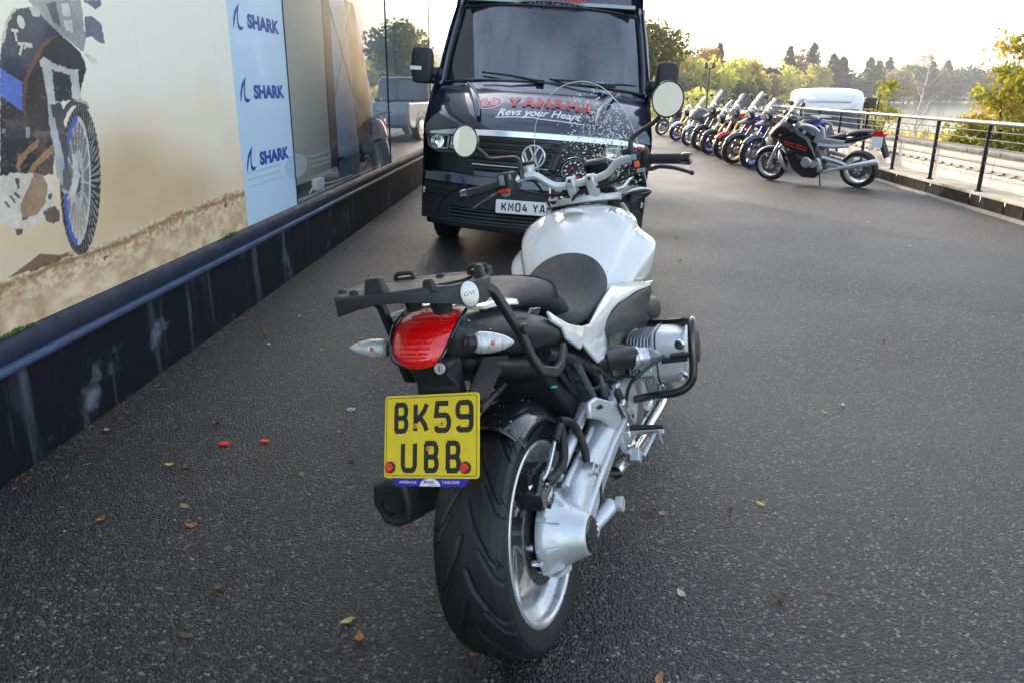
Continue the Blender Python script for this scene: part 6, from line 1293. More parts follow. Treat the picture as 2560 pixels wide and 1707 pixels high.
    e = MB(); e.prism([(-.32,.86),(-.26,.84),(-.40,.52),(-.44,.54)], lambda u, v, t: Vector((u, t, v + zs)), -.08, .08); e.build('plate_hanger', BM['matt'], b)
    # cowl, beak, headlight, screen
    if stl in ('adventure', 'dirt'):
        e = MB(); slab(e, [(hx+.05,hz-.10),(hx+.30,hz-.17),(hx+.46,hz-.24),(hx+.40,hz-.26),(hx+.16,hz-.26),(hx-.02,hz-.30)], .12, .55, .55); e.build('beak', BM[sp.get('beak', sp['body'])], b, bevel=.008)
        for s in (-1, 1):
            e = MB(); e.add([(hx+.22,s*.15,hz-.08),(hx+.05,s*.21,hz-.05),(hx-.20,s*.23,hz-.20),(hx-.12,s*.20,hz-.46),(hx+.06,s*.18,hz-.36)], [(0,1,2,3,4)]); e.build('side_fairing', BM[sp.get('side', sp['body'])], b, solid=.03, bevel=.008)
        e = MB(); e.box((hx+.22,0,hz-.06), (.10,.22,.16), Matrix.Rotation(R(25), 3, 'Y')); hd = e.build('headlight', BM['black'], b, bevel=.03)
        e = MB(); e.box((hx+.275,.052,hz-.075), (.012,.075,.08), Matrix.Rotation(R(25), 3, 'Y')); e.box((hx+.275,-.052,hz-.075), (.012,.075,.08), Matrix.Rotation(R(25), 3, 'Y')); e.build('headlight_lens', M['clear_lens'], hd, bevel=.004, split=True)
        sh = [(hx+.22,hz+.0,.15),(hx+.12,hz+.18,.18),(hx+.0,hz+.36,.17),(hx-.06,hz+.44,.13)]
    elif stl == 'naked':
        e = MB(); e.box((hx+.20,0,hz-.13), (.16,.20,.20), Matrix.Rotation(R(15), 3, 'Y')); hd = e.build('headlight', BM['black'], b, bevel=.05)
        e = MB(); e.box((hx+.285,0,hz-.15), (.012,.15,.10), Matrix.Rotation(R(15), 3, 'Y')); e.build('headlight_lens', M['clear_lens'], hd, bevel=.02)
        for s in (-1, 1):
            e = MB(); e.add([(hx+.12,s*.16,hz-.14),(hx-.18,s*.22,hz-.10),(hx-.24,s*.20,hz-.34),(hx-.02,s*.17,hz-.36)], [(0,1,2,3)]); e.build('side_fairing', BM[sp.get('side', sp['body'])], b, solid=.03, bevel=.008)
        sh = [(hx+.22,hz-.03,.10),(hx+.14,hz+.10,.12),(hx+.08,hz+.16,.09)]
    else:
        nose = [(wb+.07,.76),(wb+.02,.90),(wb-.08,1.0),(hx+.18,1.10),(hx+.0,1.09),(hx-.16,.98),(hx-.26,.80),(hx-.14,.62),(wb-.36,.62),(wb-.14,.72)]
        e = MB(); slab(e, nose, .24, .62, .55); e.build('front_fairing', body, b, sub=1, smooth=60)
        lower = [(wb-.16,.80),(wb-.30,.66),(wb-.36,.46),(wb-.48,.25),(wb-.66,.14),(.66,.14),(.58,.24),(.60,.44),(.70,.68),(.82,.84),(hx-.04,.98)]
        e = MB(); slab(e, lower, .235, .9, .8); lf = e.build('side_fairing', body, b, bevel=.02)
        for s in (-1, 1):
            e = MB(); e.add([(wb+.00,s*.06,.80),(wb-.05,s*.10,.88),(wb-.16,s*.19,.90),(wb-.16,s*.19,.83),(wb-.06,s*.12,.79)], [(0,1,2,3,4)]); e.build('headlight', M['clear_lens'], b, solid=.03, bevel=.004)
        sh = [(hx+.26,hz+.02,.16),(hx+.14,hz+.16,.20),(hx+.02,hz+.30,.19),(hx-.03,hz+.36,.14)]
    dh = sp.get('screen', 1.0)
    dh *= .72 if adv else .85
    if dh > 0:
        z0 = sh[0][1]; x0 = sh[0][0]; e = MB(); n = len(sh)-1
        def sf(u, v):
            k = u*n; i = min(int(k), n-1); f = k-i; x, z, w_ = [sh[i][q]*(1-f)+sh[i+1][q]*f for q in range(3)]; y = (-1+2*v)*w_; return (x0 + (x-x0)*dh - 1.6*y*y, y, z0 + (z-z0)*dh)
        e.grid(sf, n*3, 8); e.build('windscreen', DSC if sp.get('dark_screen') else BSC, b, smooth=80)
    # bars, mirrors, exhaust, stand
    e = MB(); e.tube([(hx-.16,.38,hz+.03),(hx-.06,.24,hz+.05),(hx,.08,hz+.02),(hx,-.08,hz+.02),(hx-.06,-.24,hz+.05),(hx-.16,-.38,hz+.03)], .016, n=8, smooth=3); e.build('handlebar', BM['black'], b)
    for s in (-1, 1):
        e = MB(); e.tube([(hx-.05,s*.27,hz+.06),(hx+.02,s*.34,hz+.22)], .008, n=6); e.loft([[(hx+.02+d, s*.36 + .075*math.cos(a)*q, hz+.25 + .045*math.sin(a)*q) for a in [2*math.pi*j/16 for j in range(16)]] for d, q in ((-.012,.9),(.0,1),(.03,.7))]); e.build('mirror', BM['black'], b)
        e = MB(); e.tube([(hx+.16,s*.14,hz-.16),(hx+.16,s*.24,hz-.16)], [.016,.022], n=8); e.build('indicator', M['amber'], b)
    s = sp.get('pipe', 1); e = MB(); e.tube([(.52,s*.17,.26),(.28,s*.19,.34),(.20,s*.20,.36)], .028, n=10); e.tube([(.20,s*.20,.36),(.14,s*.20,.375),(-.34,s*.22,.50),(-.36,s*.22,.505)], [.03,.046,.046,.038], n=16); e.build('exhaust', BM[sp.get('pipe_mat', 'silver')], b)
    e = MB(); e.tube([(.60,.14,.25),(.55,.22,.10),(.52,.30,-.02)], .012, n=8); e.build('side_stand', BM['matt'], b)
    if sp.get('rack'):
        e = MB()
        for y in (-.10,-.05,0,.05,.10): e.tube([(-.40,y,.985+zs),(-.05,y,.985+zs)], .010, n=6)
        e.tube([(-.40,-.12,.985+zs),(-.40,.12,.985+zs)], .012, n=6); e.tube([(-.05,-.12,.985+zs),(-.05,.12,.985+zs)], .012, n=6); e.tube([(-.05,.1,.985+zs),(-.05,.1,.90+zs)], .012, n=6); e.build('luggage_rack', BM['silver'], b)
    if sp.get('reflector'):
        e = MB(); e.tube([(wb-.005,.135,rf+.0),(wb-.005,.150,rf+.0)], .035, n=16); e.build('fork_reflector', BM['orange'], b)
    return b
tour = make_bike('black sports tourer with silver wheels and twin red side stripes, nearest in the parked row', (4.34,13.20), -49, 9, dict(style='tourer', body='black', rim='silver', fork='silver', wb=1.53, pipe=1, pipe_mat='bright', tail='black', screen=1.3, rf=.30))
e = MB()
for s in (-1, 1): e.add([(.62,s*.215,.72),(.72,s*.22,.78),(.60,s*.20,.98),(.66,s*.17,1.04),(.56,s*.17,1.0),(.52,s*.20,.84),(.20,s*.17,.80),(.22,s*.17,.75)], [tuple(range(8))])
e.build('frame_panel', BM['silver'], tour, solid=.02, bevel=.006, split=True)
e = MB()
for s in (-1, 1): e.tube([(.0,s*.15,.34),(.30,s*.19,.46),(.56,s*.20,.52)], [.025,.035,.04], n=8); e.tube([(.14,s*.16,.72),(.40,s*.19,.70),(.62,s*.20,.72)], [.03,.04,.04], n=8)
e.build('frame_spar', BM['silver'], tour, split=True)
e = MB()
for k in range(4): e.add([(.80+.22*(k%2),.262,.66+.05*(k%2)-.045*(k//2)),(.98+.22*(k%2),.262,.705+.05*(k%2)-.045*(k//2)),(.98+.22*(k%2),.262,.727+.05*(k%2)-.045*(k//2)),(.80+.22*(k%2),.262,.682+.05*(k%2)-.045*(k//2))], [(0,1,2,3)])
e.build('red_stripe', BM['red_stripe'], tour, smooth=0, split=True)
e = MB(); slab(e, [(.54,.30),(.60,.24),(.74,.24),(.76,.44),(.70,.52),(.58,.50)], .225, .9, .8); e.build('engine_case', BM['silver'], tour, bevel=.02)
e = MB(); e.lathe([(.0,.24),(.085,.24),(.095,.255),(.08,.275),(.0,.28)], (.80,0,.42), 'y', n=24); e.build('crank_cover', BM['silver'], tour)
e = MB(); e.add([(1.02,.262,.60),(1.14,.258,.66),(1.10,.260,.52)], [(0,1,2)]); e.add([(.84,.262,.52),(.98,.264,.55),(.94,.262,.40)], [(0,1,2)]); e.build('fairing_vent', BM['matt'], tour, solid=.01, split=True)
e = MB(); e.add([(1.30,.215,.62),(1.24,.24,.50),(1.10,.25,.22),(1.16,.245,.24),(1.31,.225,.46)], [(0,1,2,3,4)]); e.build('fairing_edge', BM['silver'], tour, solid=.012)
e = MB(); e.tube([(.90,.150,.91),(.90,.160,.915)], .032, n=20); e.build('tank_roundel', BM['silver'], tour)
e = MB(); e.ball((1.02,.40,1.16), (.11,.10,.075), 16, 10); mm = e.build('wide_mirror', BM['black'], tour); e = MB(); e.ball((1.09,.41,1.14), (.03,.05,.03), 10, 6); e.build('mirror_indicator', M['red_lens'], mm)
tgm = tour.matrix_world @ Matrix.Translation((-.30,.165,.90)) @ Matrix.Rotation(R(8), 4, 'X')
tg = thing('price_tag', 'red topped white card tag hanging from the tail of the black tourer', 'tag', m=tgm)
e = MB(); e.box((0,0,-.10), (.16,.008,.17)); e.build('tag_card', M['plate_white'], tg, bevel=.002)
e = MB(); e.box((0,0,.03), (.16,.008,.088)); e.build('tag_header', M['red_plastic'], tg, bevel=.002)
HZ = 243
make_bike('dark adventure motorcycle with bright blue wheel rims and orange hub reflector', (4.58,15.25), HZ, 9, dict(style='adventure', body='dark_grey', rim='blue', spokes='wire', fork='black', fender='dark_grey', beak='dark_grey', tail='blue', rf=.335, rack=True, reflector=True, screen=.85, dark_screen=True))
make_bike('tall screened adventure motorcycle with gold wire wheels, blue side panels and red tail', (4.50,16.2), HZ+6, 11, dict(style='adventure', body='dark_grey', rim='gold', spokes='wire', fork='black', fender='dark_grey', beak='dark_grey', side='blue', tail='red', rf=.335, screen=1.25))
make_bike('motorcycle with bright red front mudguard and tank, gold forks and black wheels', (4.60,17.5), HZ-4, 8, dict(style='adventure', body='red', rim='black', fork='gold', fender='red', beak='dark_grey', tail='dark_grey', rf=.305, screen=1.1))
make_bike('dark motorcycle with deep blue wheels, black mudguard and gold fork legs', (4.62,18.75), HZ+4, 11, dict(style='naked', body='dark_grey', rim='blue', fork='gold', fender='black', side='black', rf=.305, screen=2.2))
make_bike('all black adventure motorcycle with wire wheels and the tallest clear screen', (4.69,20.0), HZ, 9, dict(style='adventure', body='black', rim='dark_grey', spokes='wire', fork='black', fender='black', rf=.335, screen=1.35, dark_screen=True))
make_bike('silver grey touring machine with white front mudguard and pale blue wheels', (4.74,21.6), HZ-6, 9, dict(style='tourer', body='dark_grey', rim='pale_blue', fork='silver', fender='white', rf=.30, screen=1.2))
make_bike('naked motorcycle with white front mudguard, blue wheels and gold fork legs', (4.86,23.8), HZ+5, 12, dict(style='naked', body='blue', rim='blue', fork='gold', fender='white', rf=.30, screen=1))
make_bike('small black naked motorcycle at the far end of the parked row', (4.95,26.8), HZ, 9, dict(style='naked', body='black', rim='silver', fork='dark_grey', fender='black', rf=.30, screen=0))
# seen only as reflections in the shop glass, behind the van
make_bike('orange dirt motorcycle parked behind the navy van beside the shop', (-.55,13.6), 205, 8, dict(style='dirt', body='orange', rim='black', spokes='wire', fork='silver', fender='orange', beak='orange', rf=.34, screen=0))
make_bike('second orange dirt motorcycle parked beside the silver pickup behind the van', (-.15,14.3), 205, 8, dict(style='dirt', body='orange', rim='black', spokes='wire', fork='gold', fender='orange', beak='orange', tail='blue', rf=.34, screen=0))
pk = thing('pickup_truck', 'silver pickup with dark windows parked behind the navy van', 'pickup', (1.4,24.5,0), R(100))
pp = [(-2.5,.45),(-2.55,.80),(-2.5,1.05),(-.9,1.06),(-.85,1.08),(1.0,1.05),(2.2,.98),(2.45,.85),(2.5,.5),(2.3,.36),(-2.3,.36)]
e = MB(); slab(e, pp, .92, .97, .9); e.build('body', bm('silver_blue', (.17,.21,.27), .3), pk, bevel=.03)
e = MB(); slab(e, [(-.88,1.07),(-.75,1.70),(.35,1.72),(1.05,1.07)], .80, .9, .85); cabn = e.build('cab', bm('dark_cab', (.012,.014,.02), .1), pk, bevel=.04)
e = MB(); slab(e, [(-.74,1.71),(-.70,1.75),(.30,1.77),(.37,1.725)], .72, .95, .9); e.build('cab_roof', BM['silver_blue'], cabn, bevel=.02)
for x in (-1.55, 1.55):
    for s in (-1, 1):
        e = MB(); e.lathe([(.20,-.10),(.33,-.11),(.37,-.07),(.37,.07),(.33,.11),(.20,.10)], (x,s*.83,.37), 'y', n=32); wh = e.build('wheel', M['rubber'], pk)
        e = MB(); e.lathe([(.0,-.112),(.10,-.112),(.20,-.09),(.20,.09),(.10,.112),(.0,.112)], (x,s*.83,.37), 'y', n=24); e.build('wheel_rim', M['silver_rim'], wh)
        e = MB(); e.lathe([(.44,-.12),(.44,.10)], (x,s*.835,.38), 'y', n=20, a0=0, a1=math.pi); e.build('wheel_arch', BM['matt'], pk)
# white van on the lower road beyond the railing
wv_ = thing('white_van', 'high roofed white van parked beyond the railing near the lake', 'van', (9.75,25.2,-.95), R(-107))
wp2 = bm('van_white', (.80,.80,.79), .3)
sec_ = lambda x, w_, z0, z1, r_: [(x, y, z) for y, z in [(-w_,z0),(-w_,z1-r_),(-w_*.97,z1-r_*.4),(-w_*.86,z1-.03),(-w_*.4,z1),(w_*.4,z1),(w_*.86,z1-.03),(w_*.97,z1-r_*.4),(w_,z1-r_),(w_,z0)]]
e = MB(); e.loft([sec_(-2.6,1.0,.35,2.42,.25), sec_(-2.55,1.02,.32,2.50,.25), sec_(.6,1.02,.32,2.52,.28), sec_(1.15,1.0,.32,2.44,.34), sec_(1.45,.97,.32,2.20,.40)]); e.build('body', wp2, wv_, sub=1, smooth=60)
e = MB(); e.loft([sec_(1.4,.98,.32,1.35,.2), sec_(2.1,.97,.32,1.22,.2), sec_(2.5,.9,.34,.95,.2), sec_(2.62,.8,.40,.75,.15)]); e.build('bonnet', wp2, wv_, bevel=.02, smooth=60)
e = MB(); e.grid(lambda u, v: (2.08-.60*u - .12*(2*v-1)**2, (-1+2*v)*(.90-.06*u), 1.24+.66*u), 6, 10); e.build('windscreen', bm('dark_glass', (.02,.03,.035), .05), wv_, solid=.02)
for s in (-1, 1):
    e = MB(); e.add([(1.95,s*1.0,1.25),(1.50,s*.995,1.85),(.75,s*1.025,1.88),(.75,s*1.03,1.22)], [(0,1,2,3)]); e.build('side_window', BM['dark_glass'], wv_, solid=.02)
    e = MB(); e.box((1.75,s*1.13,1.38), (.10,.16,.26)); e.build('door_mirror', BM['black'], wv_, bevel=.03)
    e = MB(); e.box((2.48,s*.72,.86), (.10,.26,.18)); e.build('headlamp', M['clear_lens'], wv_, bevel=.03)
    for x in (-1.6, 1.6):
        e = MB(); e.lathe([(.0,-.10),(.20,-.09),(.33,-.11),(.35,0),(.33,.11),(.20,.09),(.0,.10)], (x,s*.88,.35), 'y', n=28); e.build('wheel', M['rubber'], wv_)
e = MB(); e.loft([[(1.25,y,2.30-.0*y) for y in (-.7,.7)],[(1.42,y,2.10) for y in (-.6,.6)]], cap=False, closed=False); e.build('roof_fairing', wp2, wv_, solid=.03)
# ---------------- trees, scrub, fallen leaves ----------------
def leafy(name, cols, trans=.55, vs_=.9):
    m, t, N, L, b = nodes_mat(name); tc = N('TexCoord'); n = N('TexNoise', i_Scale=vs_, i_Detail=3.0); L(tc.outputs['Object'], n.inputs['Vector']); n2 = N('TexWhiteNoise'); gm = N('NewGeometry'); L(gm.outputs['Random Per Island'], n2.inputs['W'] if 'W' in n2.inputs else n2.inputs[0])
    n2.noise_dimensions = '1D'
    ad = N('Math', operation='MULTIPLY_ADD'); L(n2.outputs['Value'], ad.inputs[0]); ad.inputs[1].default_value = .45; sub = N('Math', operation='SUBTRACT', i_1=.22); L(n.outputs['Fac'], sub.inputs[0]); L(sub.outputs[0], ad.inputs[2])
    k = len(cols); r = ramp(N, *[(.22 + .56*i/max(1, k-1), c) for i, c in enumerate(cols)]); L(ad.outputs[0], r.inputs[0]); L(r.outputs[0], b.inputs['Base Color']); b.inputs['Roughness'].default_value = .6; b.inputs['Specular IOR Level'].default_value = .25
    tr = N('BsdfTranslucent'); L(r.outputs[0], tr.inputs[0]); mx = N('MixShader'); mx.inputs[0].default_value = trans; out = t.nodes['Material Output']; L(b.outputs[0], mx.inputs[1]); L(tr.outputs[0], mx.inputs[2]); L(mx.outputs[0], out.inputs[0])
    return m
LF = dict(gold=leafy('leaves_gold', [(.24,.14,.02),(.46,.31,.05),(.62,.48,.09)]), yellow=leafy('leaves_yellow', [(.24,.23,.03),(.50,.47,.08),(.68,.62,.15)]), rust=leafy('leaves_rust', [(.10,.05,.015),(.26,.13,.03),(.36,.24,.06)]), green=leafy('leaves_green', [(.03,.06,.012),(.07,.11,.02),(.15,.18,.04)]), dark=leafy('leaves_dark', [(.010,.022,.010),(.022,.040,.016),(.05,.07,.025)], .2), olive=leafy('leaves_olive', [(.05,.06,.012),(.13,.14,.03),(.28,.25,.06)]), maple=leafy('leaves_maple', [(.05,.08,.008),(.13,.17,.015),(.28,.28,.03),(.45,.36,.04),(.42,.16,.03)], .5, 1.3), tan=leafy('leaves_tan', [(.14,.10,.05),(.26,.20,.09),(.36,.28,.13)]))
bark = mat('bark', (.07,.055,.042), .9, var=.4, vscale=6, bump=.4, bscale=30); birch = mat('birch_bark', (.42,.40,.36), .8, var=.25, vscale=10)
def quads(n, cen, size, rng, flat=.0):
    a = rng.normal(size=(n, 3)); a /= np.linalg.norm(a, axis=1)[:, None]; b = np.cross(a, rng.normal(size=(n, 3))); b /= np.linalg.norm(b, axis=1)[:, None]; c = np.cross(a, b)
    s = size*(.6 + .8*rng.random(n))[:, None]
    v = np.stack([cen - b*s, cen + c*s*.55, cen + b*s, cen - c*s*.55], 1).reshape(-1, 3)
    return v, np.arange(4*n).reshape(n, 4)
def leaf_mesh(name, cen, size, m, rng):
    v, f = quads(len(cen), cen, size, rng); me = bpy.data.meshes.new(name); me.from_pydata(v, [], f.tolist()); me.materials.append(m); return me
def crown_points(kind, w_, h, z0, n, rng):
    P_ = []
    if kind == 'cone':
        t = rng.random(n)**1.35; lay = .72 + .28*np.abs(np.sin(t*rng.uniform(16, 24) + rng.random()*3)); a = rng.random(n)*2*np.pi
        br = 1 + .30*np.sin(a*3 + rng.random()*6)*np.sin(t*9 + rng.random()*6) + .15*rng.normal(size=n); r_ = w_/2*(1.03-t)**.75*lay*br*rng.random(n)**.35
        return np.stack([r_*np.cos(a), r_*np.sin(a), z0 + h*t - .06*w_*r_/(w_/2)], 1)
    else:
        while len(P_) < 30:
            d = rng.normal(size=3); d /= np.linalg.norm(d); q = rng.random()**.4; P_.append((w_/2*.82*d[0]*q, w_/2*.82*d[1]*q, z0 + h/2 + h/2*.85*d[2]*q*(1 if d[2] > 0 else .8), (.15+.10*rng.random())*w_))
    P_ = np.array(P_); k = rng.integers(0, len(P_), n); d = rng.normal(size=(n, 3)); d /= np.linalg.norm(d, axis=1)[:, None]
    return P_[k, :3] + d*(P_[k, 3]*(.55 + .5*rng.random(n)))[:, None]*[1, 1, .8]
def tree(label, pos, h, w_, kind, lm, seed, n=900, leaf=.35, group=None, z0f=.18, cat='tree', nm='tree'):
    rng = np.random.default_rng(seed); t = thing(nm, label, cat, pos, rng.random()*6, group)
    e = MB(); e.tube([(0,0,-.3),(.02*h,.0,h*.3),(.0,.02*h,h*.62),(.01*h,0,h*.9)], [h*.022+.03,h*.018+.02,h*.010+.01,.012], n=8, smooth=3)
    for k in range(7):
        a = k*2.4; z = h*(.28+.08*k); e.tube([(.01*h,0,z),(math.cos(a)*w_*.2,math.sin(a)*w_*.2,z+h*.07),(math.cos(a)*w_*.38,math.sin(a)*w_*.38,z+h*.14)], [h*.009+.008,h*.006+.005,.006], n=5)
    e.build('trunk', bark, t)
    c = crown_points(kind, w_, h*(1-z0f), h*z0f, n, rng); o = bpy.data.objects.new('crown', leaf_mesh('crown', c, leaf, lm, rng)); link(o, t); return t
def azx(X): return math.degrees(math.atan((X*2560/2352 - 1280)/1920/1.051))
def ztop(Y, d): return 1.41 + d*math.tan(math.atan((248 - Y*2560/2352 + 0)/1920/1.05)*1.0) if False else 1.41 + d*(216 - Y)*1.0884/1920*1.0
far = [  # picture x, picture y of the top, distance, width (m), kind, leaves, wording
 (1484,66,58,5,'round','olive','tall dark olive tree just beyond the navy van'),
 (1540,128,150,9,'round','gold','gold tree right of the tall olive tree'),(1562,126,172,8,'round','tan','tan tree between two gold ones on the near shore'),
 (1600,118,182,12,'round','rust','largest rusty orange tree behind the yellow ones'),(1585,152,150,9,'round','yellow','bright yellow tree behind the lamp post'),
 (1552,168,135,8,'round','olive','low olive tree left of the lamp post'),(1632,150,150,9,'round','yellow','pale yellow tree right of the lamp post'),
 (1640,122,200,6,'cone','dark','small dark conifer peeping above the rusty tree'),(1665,146,165,10,'round','yellow','broad yellow tree above the parked motorcycles'),
 (1695,152,170,9,'round','gold','gold tree above the middle of the motorcycle row'),(1722,166,175,8,'round','yellow','rounded yellow tree left of a dark low one'),
 (1735,160,215,10,'round','dark','dark rounded tree behind the yellow row'),(1712,186,150,7,'round','olive','small olive bush tree low on the shore'),(1752,180,190,8,'round','tan','tan tree at the left end of the open water'),
 (1784,166,240,15,'round','yellow','wide bright yellow willow left of the white van'),(1800,128,275,9,'cone','dark','ragged dark pine behind the yellow willow'),
 (1852,122,285,12,'cone','dark','tallest pointed conifer above the white van'),(1830,176,260,10,'round','gold','gold tree below the tallest conifer'),(1868,160,280,10,'round','yellow','yellow tree right of the tallest conifer'),
 (1828,132,300,10,'round','rust','rusty tree between two dark conifers'),(1900,142,300,14,'cone','dark','broad dark conifer over the white van roof'),(1922,148,310,13,'cone','dark','second broad dark conifer right of the van roof'),
 (1945,172,330,12,'round','green','green tree in the gap between dark conifers'),(1984,150,350,12,'cone','dark','dark conifer left of the floodlight post'),(2004,156,355,11,'cone','green','green conifer behind the slim sapling'),
 (2028,150,380,12,'cone','dark','dark conifer right of the slim sapling'),(2050,172,370,14,'round','tan','tan tree on the far shore, right of the sapling'),(2082,158,420,14,'round','green','green tree left of the bare birch'),
 (2072,178,380,13,'round','gold','gold tree low on the far shore'),(2108,148,440,18,'round','tan','pale tan crown behind the bare birch'),(2126,158,430,12,'cone','dark','dark conifer right behind the bare birch'),
 (2140,160,440,14,'round','olive','olive tree right of the bare birch'),(2160,156,450,14,'cone','dark','dark conifer left of the maple'),(2185,168,460,18,'round','green','green tree half hidden by the maple'),
 (2225,160,470,20,'round','dark','dark tree seen through the maple'),(2270,164,480,20,'round','olive','olive tree seen through the maple'),(2320,160,480,20,'round','dark','far dark tree behind the right of the maple'),
]
for i, (X, Y, d, w_, kd, lf, lab) in enumerate(far):
    az = azx(X); zb = WZ + .5 if d > 140 else -1.6; zt = ztop(Y, d); p = polar(az, d, zb); near_ = d < 100
    tree(lab, p, zt - zb, w_*(1.0 if near_ else 1.0), kd, LF[lf], 100 + i, n=4200 if near_ else 1500, leaf=.16 if near_ else .36 + d*.0009, group='trees along the lake shore', z0f=.05 if kd == 'cone' or d > 100 else .2)
# left bank trees that the shop glass mirrors
# understorey filling the foot of the far wood
def thicket(name, az0, az1, d0, d1, n, zlo, zhi, leaf, m, seed, zfun):
    rng = np.random.default_rng(seed); az = np.radians(az0 + (az1-az0)*rng.random(n)); d = d0(np.degrees(az)) + (d1-0)*rng.random(n); z = zfun(d) + zlo + (zhi-zlo)*rng.random(n)**1.6
    o = bpy.data.objects.new(name, leaf_mesh(name, np.stack([np.sin(az)*d, np.cos(az)*d, z], 1), leaf, m, rng)); link(o); o['kind'] = 'stuff'; return o
vd = np.vectorize(far_d)
thicket('shore_thicket', 8, 36, lambda a: vd(a)-6, 30, 7000, 0, 7, .9, LF['olive'], 1, lambda d: WZ); thicket('shore_thicket', 8, 36, lambda a: vd(a)-2, 40, 5000, 0, 9, .9, LF['dark'], 2, lambda d: WZ)
thicket('shore_thicket', 5, 14, lambda a: a*0+118, 70, 5000, 0, 4, .55, LF['yellow'], 3, lambda d: d*0-2.3)
# scrub between the car park and the lake: upright blades
def scrub(name, m, n, az0, az1, d0, d1, h0, h1, seed, wd=.02):
    rng = np.random.default_rng(seed); az = np.radians(az0 + (az1-az0)*rng.random(n)); d = d0*(d1/d0)**rng.random(n); x = np.sin(az)*d; y = np.cos(az)*d
    keep = ((x-RP.x)*RN.x + (y-RP.y)*RN.y) > 1.2; x, y, d = x[keep], y[keep], d[keep]; n = len(x)
    cl = .6 + .8*(np.sin(x*.9+seed)*np.sin(y*.7+seed*2)*.5+.5); h = (h0 + (h1-h0)*rng.random(n))*cl; f = np.clip((d-3)/95, 0, 1)**(1/1.6); zg = -.95-1.35*f-.05; wv = wd*(1+d*.05); ph = rng.random(n)*np.pi; lx, ly = rng.normal(size=n)*.25*h, rng.normal(size=n)*.25*h
    cx, cy = np.cos(ph)*wv, np.sin(ph)*wv
    v = np.stack([np.stack([x-cx, y-cy, zg], 1), np.stack([x+cx, y+cy, zg], 1), np.stack([x+lx*.5+cx*.8, y+ly*.5+cy*.8, zg+h*.6], 1), np.stack([x+lx, y+ly, zg+h], 1)], 1).reshape(-1, 3)
    me = bpy.data.meshes.new(name); me.from_pydata(v, [], np.arange(4*n).reshape(n, 4).tolist()); me.materials.append(m); o = bpy.data.objects.new(name, me); link(o); o['kind'] = 'stuff'
scrub('reed_bed', LF['yellow'], 16000, 12, 36, 11, 58, .55, 1.3, 11); scrub('reed_bed', LF['tan'], 14000, 12, 36, 11, 60, .5, 1.2, 12); scrub('rusty_scrub', LF['rust'], 6000, 14, 36, 11, 45, .4, 1.1, 13); scrub('green_scrub', LF['olive'], 8000, 12, 36, 10, 50, .4, 1.0, 14)
# the near maple: several stems with leaf sprays
def maple(label, pos, stems, lm, n, leaf, seed, nm='tree', dens=1):
    rng = np.random.default_rng(seed); t = thing(nm, label, 'tree', pos); tr = MB(); tips = []
    for (dx, dy, h, lean, bx) in stems:
        p0 = Vector((dx, dy, -.2)); p1 = p0 + Vector((lean*.4, rng.normal()*.1, h*.45)); p2 = p0 + Vector((lean*.8, rng.normal()*.2, h*.78)); p3 = p0 + Vector((lean, rng.normal()*.2, h))
        tr.tube([p0, p1, p2, p3], [.055,.045,.025,.008], n=7, smooth=4)
        for k in range(bx):
            u = .25 + .72*k/bx; q = p0*(1-u)**2 + p1*2*u*(1-u) + p3*u*u; a = k*2.4 + rng.random(); L_ = h*(.26 - .13*u)*(.8+.5*rng.random()); d = Vector((math.cos(a), math.sin(a), .45 + .4*rng.random())).normalized(); e_ = q + d*L_ + Vector((0,0,-.05*L_)); tr.tube([q, q + d*L_*.5, e_], [.014,.008,.004], n=5)
            for j in range(5):
                tips.append((q + d*L_*(.3+.17*j), .12 + L_*.16))
                w2 = d.cross(Vector((0,0,1))).normalized()*(-1)**j*L_*.35; e2 = q + d*L_*(.45+.1*j) + w2; tr.tube([q + d*L_*(.3+.1*j), e2], [.006,.003], n=4); tips.append((e2, .14 + L_*.14))
    tr.build('trunk', bark, t)
    C_ = np.array([tuple(p) for p, r_ in tips]); R_ = np.array([r_ for p, r_ in tips]); k = rng.integers(0, len(C_), n); d = rng.normal(size=(n, 3)); c = C_[k] + d*(R_[k]*.62)[:, None]*[1, 1, .75]
    o = bpy.data.objects.new('crown', leaf_mesh('crown', c, leaf, lm, rng)); link(o, t); return t
maple('large maple turning yellow and red beyond the railing at the right edge', polar(azx(2325), 19.5, -1.55), [(.1,0,3.5,-.35,11),(.35,.3,4.3,.1,12),(.8,-.2,5.0,.5,13),(1.3,.2,5.5,.9,13),(-.1,.3,2.7,-.7,8),(2.0,.1,5.8,1.4,12),(1.6,-.4,4.6,.6,11),(2.6,.2,5.9,1.2,11)], LF['maple'], 24000, .060, 31)
maple('slim yellowing sapling rising behind the railing beside the floodlight', polar(azx(2012), 31, -1.8), [(0,0,4.0,.15,9),(.25,.1,3.2,.3,7),(-.3,0,3.0,-.3,7)], LF['maple'], 1500, .085, 32)
bt_ = thing('tree', 'bare white birch with thin leafless branches beyond the railing', 'tree', polar(azx(2105), 46, -2.0)); e = MB(); rng = np.random.default_rng(9)
e.tube([(0,0,-.2),(.1,0,2.2),(.35,.1,4.2),(.45,.1,6.0)], [.09,.06,.04,.012], n=7, smooth=4)
for k in range(14):
    z = 1.0 + .34*k; a = k*2.4; L_ = 1.9 - .09*k; x0 = .1 + z*.06; q = Vector((x0,0,z)); d = Vector((math.cos(a), math.sin(a)*.6, .8)).normalized(); e.tube([q, q + d*L_*.5, q + d*L_ + Vector((0,0,.15))], [.028,.018,.006], n=5)
    for j in range(3): e.tube([q + d*L_*(.4+.2*j), q + d*L_*(.6+.2*j) + Vector((rng.normal()*.25, rng.normal()*.25, .3))], [.010,.004], n=4)
e.build('trunk', birch, bt_)
